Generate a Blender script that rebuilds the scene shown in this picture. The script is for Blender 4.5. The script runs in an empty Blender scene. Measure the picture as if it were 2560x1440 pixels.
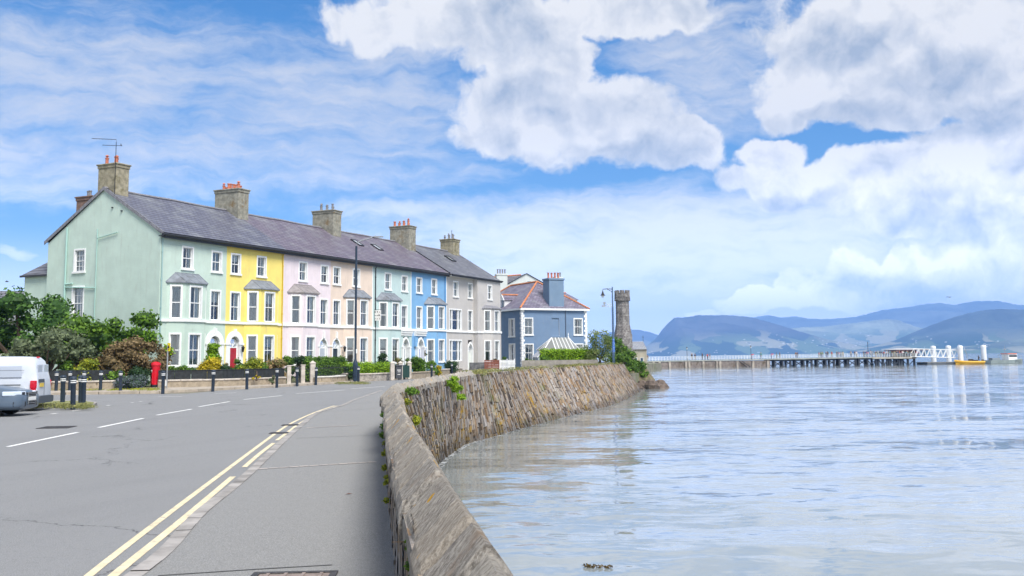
import bpy, math, random
import numpy as np
from mathutils import Vector, Matrix
random.seed(7); RNG = np.random.default_rng(7)
S = bpy.context.scene
COL = S.collection
# ------------------------------------------------------------------ camera
F_PX = 2489.0; PITCH = math.radians(6.55); ROLL = 0.0095; CX = 1280.0; CY = 607.0; EYE = 1.65
_F = Vector((0, math.cos(PITCH), math.sin(PITCH)))
_U0 = Vector((0, -math.sin(PITCH), math.cos(PITCH))); _R0 = Vector((1, 0, 0))
_R = _R0*math.cos(ROLL) - _U0*math.sin(ROLL); _U = _R0*math.sin(ROLL) + _U0*math.cos(ROLL)
cam = bpy.data.cameras.new('camera'); co = bpy.data.objects.new('camera', cam); COL.objects.link(co)
cam.sensor_width = 36; cam.lens = 36*F_PX/2560; cam.shift_y = -(720-CY)/2560
cam.clip_start = 0.1; cam.clip_end = 60000
mw = Matrix(((_R.x, _U.x, -_F.x, 0), (_R.y, _U.y, -_F.y, 0), (_R.z, _U.z, -_F.z, EYE), (0, 0, 0, 1)))
co.matrix_world = mw; S.camera = co
def ray(x, y):
    return _F + _R*((x-CX)/F_PX) - _U*((y-CY)/F_PX)
def G(x, y, z=0.0):                      # point on the level z seen at photo pixel x, y
    d = ray(x, y); k = (z-EYE)/d.z
    return Vector((d.x*k, d.y*k, z))
def AT(x, y, dist):                      # point at plan distance (along Y) seen at a pixel
    d = ray(x, y); k = dist/d.y
    return Vector((d.x*k, d.y*k, EYE+d.z*k))
def azel(x, y):
    d = ray(x, y).normalized(); return math.atan2(d.x, d.y), math.asin(d.z)
S.render.resolution_x = 1024; S.render.resolution_y = 576
S.view_settings.view_transform = 'Standard'; S.view_settings.look = 'None'
S.view_settings.gamma = 1; S.view_settings.exposure = 0.47
# ------------------------------------------------------------------ node helper
class NG:
    def __init__(s, t): s.t = t; s.n = t.nodes; s.l = t.links
    def new(s, typ, **kw):
        n = s.n.new(typ)
        for k, v in kw.items(): setattr(n, k, v)
        return n
    def put(s, sock, v):
        if v is None: return
        if isinstance(v, bpy.types.NodeSocket): s.l.new(v, sock)
        else: sock.default_value = v
    def m(s, op, a, b=None, c=None, clamp=False):
        n = s.new('ShaderNodeMath', operation=op, use_clamp=clamp)
        s.put(n.inputs[0], a); s.put(n.inputs[1], b); s.put(n.inputs[2], c); return n.outputs[0]
    def vm(s, op, a, b=None):
        n = s.new('ShaderNodeVectorMath', operation=op)
        s.put(n.inputs[0], a); s.put(n.inputs[1], b); return n.outputs[0]
    def noise(s, vec, scale, detail=4, rough=.55, dist=0, col=False, dim='3D'):
        n = s.new('ShaderNodeTexNoise', noise_dimensions=dim); s.put(n.inputs['Vector'], vec)
        n.inputs['Scale'].default_value = scale; n.inputs['Detail'].default_value = detail
        n.inputs['Roughness'].default_value = rough; n.inputs['Distortion'].default_value = dist
        return n.outputs['Color' if col else 'Fac']
    def vor(s, vec, scale, feature='F1', out='Distance', rnd=1):
        n = s.new('ShaderNodeTexVoronoi', feature=feature); s.put(n.inputs['Vector'], vec)
        n.inputs['Scale'].default_value = scale; n.inputs['Randomness'].default_value = rnd
        return n.outputs[out]
    def map(s, vec, scale=(1, 1, 1), rot=(0, 0, 0), loc=(0, 0, 0)):
        n = s.new('ShaderNodeMapping'); s.put(n.inputs[0], vec)
        n.inputs['Scale'].default_value = scale; n.inputs['Rotation'].default_value = rot; n.inputs['Location'].default_value = loc
        return n.outputs[0]
    def ramp(s, v, a, b, lo=0., hi=1., smooth=True):
        n = s.new('ShaderNodeMapRange'); n.interpolation_type = 'SMOOTHSTEP' if smooth else 'LINEAR'
        s.put(n.inputs[0], v); n.inputs[1].default_value = a; n.inputs[2].default_value = b
        n.inputs[3].default_value = lo; n.inputs[4].default_value = hi; return n.outputs[0]
    def mix(s, f, a, b, mode='MIX'):
        n = s.new('ShaderNodeMix', data_type='RGBA', blend_type=mode)
        s.put(n.inputs[0], f)
        for i, v in ((6, a), (7, b)):
            if isinstance(v, (tuple, list)): v = (*v[:3], 1)
            s.put(n.inputs[i], v)
        return n.outputs[2]
    def comb(s, x, y, z=0.):
        n = s.new('ShaderNodeCombineXYZ'); s.put(n.inputs[0], x); s.put(n.inputs[1], y); s.put(n.inputs[2], z); return n.outputs[0]
    def bump(s, h, strength=.3, dist=.02, nrm=None):
        n = s.new('ShaderNodeBump'); s.put(n.inputs['Height'], h); n.inputs['Strength'].default_value = strength
        n.inputs['Distance'].default_value = dist
        if nrm is not None: s.l.new(nrm, n.inputs['Normal'])
        return n.outputs[0]
# ------------------------------------------------------------------ world: nishita sky with clouds
SUN_EL = math.radians(54); SUN_AZ = math.radians(147)
W = bpy.data.worlds.new('World'); S.world = W; W.use_nodes = True
g = NG(W.node_tree); g.n.clear()
sky = g.new('ShaderNodeTexSky', sky_type='NISHITA'); sky.sun_disc = False
sky.sun_elevation = SUN_EL; sky.sun_rotation = SUN_AZ; sky.air_density = 1.0; sky.dust_density = 0.6; sky.ozone_density = 2.2
tc = g.new('ShaderNodeTexCoord').outputs['Generated']
sp = g.new('ShaderNodeSeparateXYZ'); g.l.new(tc, sp.inputs[0])
az = g.m('ARCTAN2', sp.outputs[0], sp.outputs[1]); el = g.m('ARCSINE', sp.outputs[2])
P = g.comb(az, el)
w1 = g.noise(P, 7, 3, .6, col=True)
wv = g.vm('SCALE', g.vm('SUBTRACT', w1, (.5, .5, .5))); wv.node.inputs['Scale'].default_value = .05
w2 = g.noise(P, 32, 3, .6, col=True)
wv2 = g.vm('SCALE', g.vm('SUBTRACT', w2, (.5, .5, .5))); wv2.node.inputs['Scale'].default_value = .018
PW = g.vm('ADD', g.vm('ADD', P, wv), wv2)
spw = g.new('ShaderNodeSeparateXYZ'); g.l.new(PW, spw.inputs[0])
def field(blobs, X, Y, k=.25):
    cur = None
    for b in blobs:
        cx, cy, rx, ry = b[:4]; wt = b[4] if len(b) > 4 else 1.
        a, e = azel(cx, cy)
        dx = g.m('MULTIPLY', g.m('SUBTRACT', X, a), F_PX/rx); dy = g.m('MULTIPLY', g.m('SUBTRACT', Y, e), F_PX/ry)
        q = g.m('MULTIPLY_ADD', dx, dx, g.m('MULTIPLY', dy, dy))
        q = g.m('MAXIMUM', g.m('SUBTRACT', wt, q), -3.)
        cur = q if cur is None else g.m('SMOOTH_MAX', cur, q, k)
    return cur
CUM = [(1290, 290, 200, 115), (1470, 300, 230, 135), (1650, 365, 150, 75), (1420, 150, 85, 80), (1340, 200, 130, 70), (1180, 40, 330, 110), (1560, 20, 240, 75), (1240, 150, 150, 60, .8),
       (2130, 40, 235, 115), (2350, 150, 420, 165), (2020, 200, 150, 105), (2200, 270, 260, 62),
       (1950, 385, 100, 48), (2060, 445, 210, 66), (2300, 440, 330, 88), (2500, 400, 260, 115), (2480, 535, 300, 40),
       (1990, 712, 60, 48), (1890, 757, 120, 30), (1760, 778, 60, 14, .9), (2130, 690, 78, 78), (2240, 665, 70, 55), (2330, 655, 80, 52), (2480, 655, 150, 85), (2300, 730, 360, 42), (1010, 55, 150, 50, .6)]
THIN = [(220, 190, 560, 160, 1.), (150, 390, 560, 110, .9), (800, 270, 430, 190, 1.05), (1050, 110, 240, 90, 1.), (750, 420, 520, 90, .75), (1750, 110, 210, 130, 1.05), (1790, 240, 190, 110, 1.05),
        (1600, 610, 620, 100, 1.9), (1350, 690, 500, 80, 1.6), (1950, 560, 480, 75, 1.7), (1950, 650, 520, 100, 1.7), (2350, 600, 400, 40, 1.5), (1000, 535, 200, 24, 1.), (30, 622, 50, 16, 1.1), (560, 315, 26, 14, 1.), (682, 278, 30, 18, 1.),
        (1700, 770, 520, 70, 1.2), (1000, 700, 600, 100, .6)]
fA = field(CUM, spw.outputs[0], spw.outputs[1]); fB = field(THIN, spw.outputs[0], spw.outputs[1], .3)
outside = g.m('MAXIMUM', g.ramp(g.m('ABSOLUTE', az), .56, .8), g.ramp(el, .27, .45))
fA = g.m('ADD', g.m('MULTIPLY', fA, g.m('SUBTRACT', 1., outside)), g.m('MULTIPLY', outside, .12))
fA = g.m('MAXIMUM', fA, -1.2); fB = g.m('MAXIMUM', fB, -1.2)
def cnoise(vec):
    a = g.noise(vec, 9, 10, .60, .1); b = g.vor(vec, 24, 'SMOOTH_F1')
    return g.m('ADD', g.m('MULTIPLY', a, 1.), g.m('MULTIPLY', g.m('SUBTRACT', .45, b), .42))
fine_ = g.m('SUBTRACT', g.noise(PW, 36, 6, .68), .5); nA = g.m('ADD', cnoise(PW), g.m('MULTIPLY', fine_, .20))
dA = g.m('ADD', g.m('MULTIPLY', fA, .85), g.m('MULTIPLY', g.m('SUBTRACT', nA, .50), 2.1))
maskA = g.ramp(dA, -.08, .24)
# streaky high cloud
PS = g.map(PW, (1, 4.5, 1), (0, 0, .16))
nB = g.noise(PS, 10, 8, .62, .3); nB2 = g.noise(g.map(PW, (1, 2.2, 1), (0, 0, .3)), 38, 4, .6)
dB = g.m('ADD', g.m('MULTIPLY', fB, .42), g.m('ADD', g.m('MULTIPLY', g.m('SUBTRACT', nB, .5), 1.5), g.m('MULTIPLY', g.m('SUBTRACT', nB2, .5), .5)))
maskB = g.m('MULTIPLY', g.ramp(dB, -.35, .85), .92)
maskB = g.m('MAXIMUM', maskB, g.m('MULTIPLY', g.ramp(el, .025, .13, 1, 0), .97))
SH = [(1230, 70, 130, 80), (2090, 120, 140, 55), (2420, 545, 340, 52, 1.6), (1480, 410, 300, 48, 1.2), (2080, 300, 200, 32), (2420, 300, 320, 45), (2050, 505, 160, 30), (1250, 330, 70, 60, .6), (2400, 190, 130, 60), (2350, 730, 250, 55), (1320, 250, 130, 60, .7), (2200, 705, 90, 40, .6), (1700, 400, 60, 30, .3)]
shf = g.ramp(field(SH, spw.outputs[0], spw.outputs[1], .3), -.9, .9)
def snoise(vec): return g.m('ADD', g.noise(vec, 8, 4, .5), g.m('MULTIPLY', g.noise(vec, 34, 5, .6), .42))
rel = g.m('MULTIPLY', g.m('SUBTRACT', snoise(PW), snoise(g.vm('ADD', PW, (.006, .022, 0)))), 2.9)
thick = g.ramp(dA, .1, .95)
lum = g.m('ADD', .98, g.m('MULTIPLY', rel, 1.0)); lum = g.m('SUBTRACT', lum, g.m('MULTIPLY', shf, .52)); lum = g.m('SUBTRACT', lum, g.m('MULTIPLY', thick, .18), clamp=True)
cA = g.mix(lum, (.49, .57, .69), (1.06, 1.05, 1.03))
cB = (.90, .92, .96)
boost = g.ramp(el, .0, .24, 2.2, 1.0); boostS = g.ramp(el, .0, .20, 1.15, 1.0)
bgS = g.new('ShaderNodeBackground'); hs = g.new('ShaderNodeHueSaturation'); hs.inputs['Saturation'].default_value = 1.38; g.l.new(sky.outputs[0], hs.inputs['Color']); g.l.new(g.mix(1., g.mix(1., hs.outputs[0], (.93, 1.04, 1.12), 'MULTIPLY'), g.mix(g.ramp(el, .0, .32), (.60, .68, .84), (1.0, 1.0, 1.0)), 'MULTIPLY'), bgS.inputs[0]); g.l.new(g.m('MULTIPLY', boostS, .090), bgS.inputs[1])
bgB = g.new('ShaderNodeBackground'); bgB.inputs[0].default_value = (*cB, 1); g.l.new(g.m('MULTIPLY', boost, .60), bgB.inputs[1])
bgA = g.new('ShaderNodeBackground'); g.l.new(cA, bgA.inputs[0]); g.l.new(g.m('MULTIPLY', boost, .63), bgA.inputs[1])
m1 = g.new('ShaderNodeMixShader'); g.l.new(maskB, m1.inputs[0]); g.l.new(bgS.outputs[0], m1.inputs[1]); g.l.new(bgB.outputs[0], m1.inputs[2])
m2 = g.new('ShaderNodeMixShader'); g.l.new(maskA, m2.inputs[0]); g.l.new(m1.outputs[0], m2.inputs[1]); g.l.new(bgA.outputs[0], m2.inputs[2])
wo = g.new('ShaderNodeOutputWorld'); g.l.new(m2.outputs[0], wo.inputs[0])
W.cycles.sampling_method = 'MANUAL'; W.cycles.sample_map_resolution = 512
# ------------------------------------------------------------------ sun
sl = bpy.data.lights.new('sun', 'SUN'); sl.energy = 4.0; sl.angle = math.radians(26); sl.color = (1, .96, .90)
so = bpy.data.objects.new('sun', sl); COL.objects.link(so)
sd = Vector((math.sin(SUN_AZ)*math.cos(SUN_EL), math.cos(SUN_AZ)*math.cos(SUN_EL), math.sin(SUN_EL)))
so.rotation_euler = sd.to_track_quat('Z', 'Y').to_euler(); so.location = (20, -20, 40)
# ------------------------------------------------------------------ materials
MATS = {}
def mat(name, base, rough=.8, var=.0, vs=4., bump=0., bs=40., metal=0., spec=.4, coord='Object', stain=None, stain_s=2., stain_t=(.5, .7), bd=.02, stretch=None, coat=0):
    if name in MATS: return MATS[name]
    m = bpy.data.materials.new(name); m.use_nodes = True; g = NG(m.node_tree)
    b = g.n['Principled BSDF']; b.inputs['Roughness'].default_value = rough; b.inputs['Metallic'].default_value = metal
    b.inputs['Specular IOR Level'].default_value = spec; b.inputs['Coat Weight'].default_value = coat
    b.inputs['Base Color'].default_value = (*base, 1)
    v = g.new('ShaderNodeTexCoord').outputs[coord]
    if stretch: v = g.map(v, stretch)
    c = base
    if var:
        n = g.noise(v, vs, 5, .6); lo = tuple(x*(1-var) for x in base); hi = tuple(min(1, x*(1+var)) for x in base)
        c = g.mix(g.ramp(n, .3, .7), lo, hi)
    if stain: c = g.mix(g.ramp(g.noise(v, stain_s, 5, .65, .4), *stain_t), c, stain)
    if var or stain: g.l.new(c, b.inputs['Base Color'])
    if bump: g.l.new(g.bump(g.noise(v, bs, 4, .6), bump, bd), b.inputs['Normal'])
    MATS[name] = m; return m
def render_wall(name, base, brick=False):
    if name in MATS: return MATS[name]
    m = bpy.data.materials.new(name); m.use_nodes = True; g = NG(m.node_tree); b = g.n['Principled BSDF']
    b.inputs['Roughness'].default_value = .85; b.inputs['Specular IOR Level'].default_value = .25
    v = g.new('ShaderNodeTexCoord').outputs['Object']
    n = g.noise(v, .9, 6, .6); c = g.mix(g.ramp(n, .3, .75), tuple(x*.93 for x in base), tuple(min(1, x*1.05) for x in base))
    st = g.noise(g.map(v, (3, 3, .5)), 1.3, 5, .65)      # rain streaks
    c = g.mix(g.m('MULTIPLY', g.ramp(st, .52, .78), .32), c, (.33, .32, .28))
    g.l.new(c, b.inputs['Base Color'])
    h = g.noise(v, 30, 3, .6)
    if brick:
        s = g.new('ShaderNodeSeparateXYZ'); g.l.new(v, s.inputs[0])
        w = g.m('PINGPONG', g.m('DIVIDE', s.outputs[2], .055), 1.)
        h = g.m('ADD', g.m('MULTIPLY', h, .5), g.m('MULTIPLY', g.ramp(w, .0, .25), .25))
    g.l.new(g.bump(h, .35, .02), b.inputs['Normal']); MATS[name] = m; return m
def slate(name, c1, c2, row=.36, moss=.25):
    if name in MATS: return MATS[name]
    m = bpy.data.materials.new(name); m.use_nodes = True; g = NG(m.node_tree); b = g.n['Principled BSDF']
    b.inputs['Roughness'].default_value = .55; b.inputs['Specular IOR Level'].default_value = .4
    uv = g.new('ShaderNodeUVMap').outputs[0]
    br = g.new('ShaderNodeTexBrick'); g.l.new(uv, br.inputs['Vector'])
    br.inputs['Scale'].default_value = 1; br.inputs['Brick Width'].default_value = .42; br.inputs['Row Height'].default_value = row
    br.inputs['Mortar Size'].default_value = .02; br.inputs['Color1'].default_value = (*c1, 1); br.inputs['Color2'].default_value = (*c2, 1)
    br.inputs['Mortar'].default_value = (.035, .035, .045, 1); br.inputs['Bias'].default_value = 0
    n = g.noise(uv, .5, 6, .65, .5); c = g.mix(g.m('MULTIPLY', g.ramp(n, .45, .72), moss*2.6), br.outputs[0], (.31, .33, .33))
    n2 = g.noise(uv, 2.2, 4, .7); c = g.mix(g.m('MULTIPLY', g.ramp(n2, .3, .8), .35), c, tuple(x*.62 for x in c1))
    g.l.new(c, b.inputs['Base Color'])
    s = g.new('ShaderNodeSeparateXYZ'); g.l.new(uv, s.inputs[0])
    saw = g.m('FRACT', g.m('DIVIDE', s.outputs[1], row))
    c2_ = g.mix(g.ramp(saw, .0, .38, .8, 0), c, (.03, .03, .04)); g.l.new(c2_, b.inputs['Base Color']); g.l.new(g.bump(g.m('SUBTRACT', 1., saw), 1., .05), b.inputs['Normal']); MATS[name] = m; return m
def leafmat(name, base, alt, trans=.25):
    if name in MATS: return MATS[name]
    m = bpy.data.materials.new(name); m.use_nodes = True; g = NG(m.node_tree); b = g.n['Principled BSDF']
    a = g.new('ShaderNodeAttribute', attribute_name='tint'); c = g.mix(a.outputs['Fac'], base, alt)
    g.l.new(c, b.inputs['Base Color']); b.inputs['Roughness'].default_value = .6; b.inputs['Specular IOR Level'].default_value = .3
    t = g.new('ShaderNodeBsdfTranslucent'); g.l.new(c, t.inputs[0])
    mx = g.new('ShaderNodeMixShader'); mx.inputs[0].default_value = trans
    g.l.new(b.outputs[0], mx.inputs[1]); g.l.new(t.outputs[0], mx.inputs[2]); g.l.new(mx.outputs[0], g.n['Material Output'].inputs[0])
    MATS[name] = m; return m
def glassmat(name='window_glass'):
    if name in MATS: return MATS[name]
    m = bpy.data.materials.new(name); m.use_nodes = True; g = NG(m.node_tree); g.n.remove(g.n['Principled BSDF'])
    tr = g.new('ShaderNodeBsdfTransparent'); tr.inputs[0].default_value = (.80, .86, .86, 1)
    gl = g.new('ShaderNodeBsdfGlossy'); gl.inputs['Roughness'].default_value = .03; gl.inputs[0].default_value = (.9, .95, 1, 1)
    fr = g.new('ShaderNodeFresnel'); fr.inputs[0].default_value = 1.5
    mx = g.new('ShaderNodeMixShader'); g.l.new(g.m('MULTIPLY_ADD', fr.outputs[0], 1.0, .07), mx.inputs[0])
    g.l.new(tr.outputs[0], mx.inputs[1]); g.l.new(gl.outputs[0], mx.inputs[2]); g.l.new(mx.outputs[0], g.n['Material Output'].inputs[0])
    MATS[name] = m; return m
WHITE = mat('white_paint', (.82, .83, .82), .55, .05, 3, .1, 30)
BLACK = mat('black_iron', (.018, .020, .024), .45, .2, 6)
DARKG = mat('dark_gutter', (.025, .026, .03), .4)
GLASS = glassmat()
DARKROOM = mat('dark_room', (.08, .095, .11), .9)  # dark panel colour stands in for the shade of unlit rooms
CURT = mat('curtain_cloth', (.82, .81, .76), .9, .25, 9, stretch=(6, 6, .3))
CURT2 = mat('curtain_grey', (.46, .50, .52), .9, .3, 9, stretch=(6, 6, .3))
LEAD = mat('lead_sheet', (.19, .21, .24), .55, .18, 4, stain=(.13, .14, .16), stain_s=.8)
SLATEGREY = mat('grey_slate_trim', (.20, .20, .22), .7, .3, 6, .3)
STONEC = mat('weathered_stone', (.30, .27, .19), .9, .3, 3, .5, 25, stain=(.16, .14, .07), stain_s=1.6)
STONEG = mat('grey_weathered_stone', (.27, .26, .21), .9, .3, 3, .5, 25, stain=(.20, .13, .05), stain_s=1.8, stain_t=(.52, .75))
TERRA = mat('terracotta', (.50, .17, .10), .8, .2, 8)
BUFFPOT = mat('buff_pot', (.22, .22, .23), .7, .2, 8)
# ------------------------------------------------------------------ mesh helpers
class MB:
    def __init__(s): s.v = []; s.f = []; s.mi = []; s.uv = []; s.cur = 0; s.attr = None
    def face(s, pts, uv=None, mi=None):
        i = len(s.v); s.v += [tuple(p) for p in pts]; s.f.append(tuple(range(i, i+len(pts)))); s.mi.append(s.cur if mi is None else mi); s.uv.append(uv); return s
    def box(s, x0, x1, y0, y1, z0, z1, M=None, mi=None):
        c = [(x, y, z) for z in (z0, z1) for x, y in ((x0, y0), (x1, y0), (x1, y1), (x0, y1))]
        if M is not None: c = [tuple(M @ Vector(p)) for p in c]
        i = len(s.v); s.v += c
        for f in ((3, 2, 1, 0), (4, 5, 6, 7), (0, 1, 5, 4), (1, 2, 6, 5), (2, 3, 7, 6), (3, 0, 4, 7)):
            s.f.append(tuple(i+k for k in f)); s.mi.append(s.cur if mi is None else mi); s.uv.append(None)
        return s
    def cbox(s, c, size, rz=0, mi=None):
        M = Matrix.Translation(c) @ Matrix.Rotation(rz, 4, 'Z'); a, b, d = (k/2 for k in size)
        return s.box(-a, a, -b, b, -d, d, M, mi)
    def tube(s, pts, r, n=8, cap=True, mi=None):
        pts = [Vector(p) for p in pts]; rr = r if isinstance(r, (list, tuple)) else [r]*len(pts); base = len(s.v)
        for k, p in enumerate(pts):
            d = (pts[min(k+1, len(pts)-1)]-pts[max(k-1, 0)]).normalized()
            a = Vector((0, 0, 1)) if abs(d.z) < .95 else Vector((1, 0, 0)); u = d.cross(a).normalized(); w = d.cross(u)
            for j in range(n):
                t = 2*math.pi*j/n; s.v.append(tuple(p+(u*math.cos(t)+w*math.sin(t))*rr[k]))
        for k in range(len(pts)-1):
            for j in range(n):
                a = base+k*n+j; b = base+k*n+(j+1) % n; s.f.append((a, a+n, b+n, b)); s.mi.append(s.cur if mi is None else mi); s.uv.append(None)
        if cap:
            for o, rev in ((base, 0), (base+(len(pts)-1)*n, 1)):
                f = tuple(range(o, o+n)); s.f.append(f[::-1] if rev else f); s.mi.append(s.cur if mi is None else mi); s.uv.append(None)
        return s
    def lathe(s, prof, c=(0, 0, 0), n=12, rot=0, mi=None):
        base = len(s.v); m = len(prof)
        for (r, z) in prof:
            for j in range(n):
                t = 2*math.pi*j/n+rot; s.v.append((c[0]+r*math.cos(t), c[1]+r*math.sin(t), c[2]+z))
        for k in range(m-1):
            for j in range(n):
                a = base+k*n+j; b = base+k*n+(j+1) % n; s.f.append((a, b, b+n, a+n)); s.mi.append(s.cur if mi is None else mi); s.uv.append(None)
        s.f.append(tuple(range(base+n-1, base-1, -1))); s.f.append(tuple(range(base+(m-1)*n, base+m*n))); s.mi += [s.cur if mi is None else mi]*2; s.uv += [None]*2
        return s
    def prism(s, poly, z0, z1, mi=None, top=True, bot=True):
        n = len(poly); i = len(s.v); s.v += [(p[0], p[1], z0) for p in poly]+[(p[0], p[1], z1) for p in poly]
        fs = [(i+k, i+(k+1) % n, i+n+(k+1) % n, i+n+k) for k in range(n)]
        if top: fs.append(tuple(range(i+n, i+2*n)))
        if bot: fs.append(tuple(range(i+n-1, i-1, -1)))
        for f in fs: s.f.append(f); s.mi.append(s.cur if mi is None else mi); s.uv.append(None)
        return s
    def build(s, name, mats, parent=None, smooth=False, bevel=0, loc=None, rz=0):
        me = bpy.data.meshes.new(name); me.from_pydata(s.v, [], s.f)
        for m in (mats if isinstance(mats, (list, tuple)) else [mats]): me.materials.append(m)
        me.polygons.foreach_set('material_index', s.mi)
        if any(u is not None for u in s.uv):
            l = me.uv_layers.new(name='UVMap'); k = 0
            for f, u in zip(s.f, s.uv):
                for j in range(len(f)): l.data[k].uv = u[j] if u is not None else (s.v[f[j]][0]+s.v[f[j]][1], s.v[f[j]][2]); k += 1
        if s.attr is not None:
            a = me.attributes.new('tint', 'FLOAT', 'FACE'); a.data.foreach_set('value', s.attr)
        if smooth: me.polygons.foreach_set('use_smooth', [True]*len(me.polygons))
        me.update(); o = bpy.data.objects.new(name, me); COL.objects.link(o)
        if smooth and len(s.v) < 50000:
            import bmesh
            bm = bmesh.new(); bm.from_mesh(me); bmesh.ops.remove_doubles(bm, verts=bm.verts, dist=1e-5); bmesh.ops.recalc_face_normals(bm, faces=bm.faces)
            for e in bm.edges:
                if len(e.link_faces) == 2 and e.calc_face_angle(0) > (.28 if name == 'coping' else .7): e.smooth = False
            bm.to_mesh(me); bm.free()
        if parent: o.parent = parent
        if loc is not None: o.location = loc
        if rz: o.rotation_euler = (0, 0, rz)
        if bevel:
            b = o.modifiers.new('bevel', 'BEVEL'); b.width = bevel; b.segments = 1; b.limit_method = 'ANGLE'; b.angle_limit = .6
        return o
def empty(name, loc=(0, 0, 0), rz=0):
    o = bpy.data.objects.new(name, None); o.empty_display_size = .1; COL.objects.link(o); o.location = loc; o.rotation_euler = (0, 0, rz); return o
def tag(o, label=None, cat=None, group=None, kind=None):
    for k, v in (('label', label), ('category', cat), ('group', group), ('kind', kind)):
        if v: o[k] = v
    return o
def thing(name, label, cat, loc=(0, 0, 0), rz=0, group=None): return tag(empty(name, loc, rz), label, cat, group)
def kids(o): return [c for c in bpy.data.objects if c.parent == o]
def copy_tree(o, ch=None):
    def cp(a, par):
        c = a.copy(); COL.objects.link(c); c.parent = par
        for k in (KID.get(a.name) or []): cp(k, c)
        return c
    return cp(o, None)
KID = {}
def index_kids():
    KID.clear()
    for o in bpy.data.objects:
        if o.parent: KID.setdefault(o.parent.name, []).append(o)
# ------------------------------------------------------------------ foliage
def foliage(name, clumps, size, m, parent, dens=1., seed=1, up=.3, core=True, aspect=1.6):
    """many leaf-sized quads through the volume of overlapping ellipsoid clumps, around a ragged inner core"""
    rg = np.random.default_rng(seed); V = []; T = []
    for c in clumps:
        cx, cy, cz, rx, ry, rz = c[:6]; n = int(dens*26*(rx*ry+ry*rz+rx*rz)/(size*size)/3.2)
        n = max(20, min(n, 9000)); d = rg.normal(size=(n, 3)); d /= np.linalg.norm(d, axis=1)[:, None]
        lump = 1+.16*np.sin(d[:, 0]*5+cx*3+seed)*np.cos(d[:, 2]*6+cy)+.10*np.sin(d[:, 1]*11+cz*2)
        r = (.55+.5*rg.random(n)**.6)*lump; p = d*r[:, None]*np.array([rx, ry, rz])+np.array([cx, cy, cz])
        nn = d*.7+rg.normal(size=(n, 3))*.55; nn[:, 2] += up; nn /= np.linalg.norm(nn, axis=1)[:, None]
        t = np.cross(nn, rg.normal(size=(n, 3))); t /= np.linalg.norm(t, axis=1)[:, None]+1e-9; b = np.cross(nn, t)
        s1 = size*(.5+.7*rg.random(n))[:, None]; s2 = s1/aspect
        V.append(np.stack([p-t*s1*.5, p-b*s2*.5, p+t*s1*.5, p+b*s2*.5], axis=1).reshape(-1, 3))
        ct = rg.random()*.45; T.append(np.clip(ct+.15*np.sin(d[:, 0]*4+d[:, 2]*3+cx)+rg.random(n)*.45, 0, 1))
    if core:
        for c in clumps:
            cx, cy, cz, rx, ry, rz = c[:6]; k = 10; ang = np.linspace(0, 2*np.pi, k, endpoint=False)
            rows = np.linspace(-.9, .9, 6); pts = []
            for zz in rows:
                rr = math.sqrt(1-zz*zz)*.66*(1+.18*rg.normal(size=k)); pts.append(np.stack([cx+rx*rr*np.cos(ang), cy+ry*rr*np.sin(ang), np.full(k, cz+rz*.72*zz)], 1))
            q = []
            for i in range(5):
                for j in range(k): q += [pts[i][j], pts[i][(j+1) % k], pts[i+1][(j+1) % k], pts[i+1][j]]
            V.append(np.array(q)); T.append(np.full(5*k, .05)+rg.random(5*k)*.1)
    V = np.concatenate(V); T = np.concatenate(T); nf = len(V)//4
    me = bpy.data.meshes.new(name); me.vertices.add(len(V)); me.vertices.foreach_set('co', V.astype(np.float32).ravel())
    me.loops.add(len(V)); me.loops.foreach_set('vertex_index', np.arange(len(V), dtype=np.int32))
    me.polygons.add(nf); me.polygons.foreach_set('loop_start', np.arange(0, len(V), 4, dtype=np.int32)); me.polygons.foreach_set('loop_total', np.full(nf, 4, dtype=np.int32))
    me.materials.append(m); me.update(); a = me.attributes.new('tint', 'FLOAT', 'FACE'); a.data.foreach_set('value', T.astype(np.float32))
    o = bpy.data.objects.new(name, me); COL.objects.link(o); o.parent = parent; return o
def blob_clumps(w, d, h, z0, n, r, seed, base=.0):
    rg = random.Random(seed); out = []
    for i in range(n):
        a = rg.random()*6.283; q = rg.random()**.5; zz = rg.random(); k = 1-.55*abs(zz-.45)**1.5*2
        rr = r*(.7+.6*rg.random()); out.append((math.cos(a)*q*(w/2-rr*.6)*k, math.sin(a)*q*(d/2-rr*.6)*k, z0+rr*.6+zz*(h-rr*1.3), rr, rr, rr*.8))
    return out
LM = dict(dark=leafmat('leaves_dark_green', (.022, .065, .014), (.14, .29, .045)), mid=leafmat('leaves_mid_green', (.03, .08, .010), (.21, .37, .035)),
          olive=leafmat('leaves_olive', (.06, .085, .04), (.22, .27, .14)), bronze=leafmat('leaves_bronze', (.085, .065, .025), (.34, .24, .12)),
          bright=leafmat('leaves_bright_green', (.08, .17, .006), (.38, .60, .02)), yellow=leafmat('leaves_yellow', (.30, .24, .01), (.78, .62, .03)),
          lime=leafmat('leaves_lime', (.10, .15, .01), (.50, .50, .04)), rose=leafmat('leaves_rose', (.07, .12, .02), (.62, .36, .20)),
          deep=leafmat('leaves_deep', (.012, .035, .012), (.06, .13, .04)), hedge=leafmat('leaves_hedge', (.02, .06, .008), (.20, .38, .02)),
          purple=leafmat('leaves_purple_flower', (.04, .09, .03), (.20, .20, .30)), grass=leafmat('grass_blades', (.10, .13, .03), (.40, .38, .14)))
BARK = mat('bark', (.09, .065, .045), .95, .35, 8, .8, 14)
# ================================================================== SETTING
def struct(o): o['kind'] = 'structure'; return o
WZ = -1.5
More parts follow.
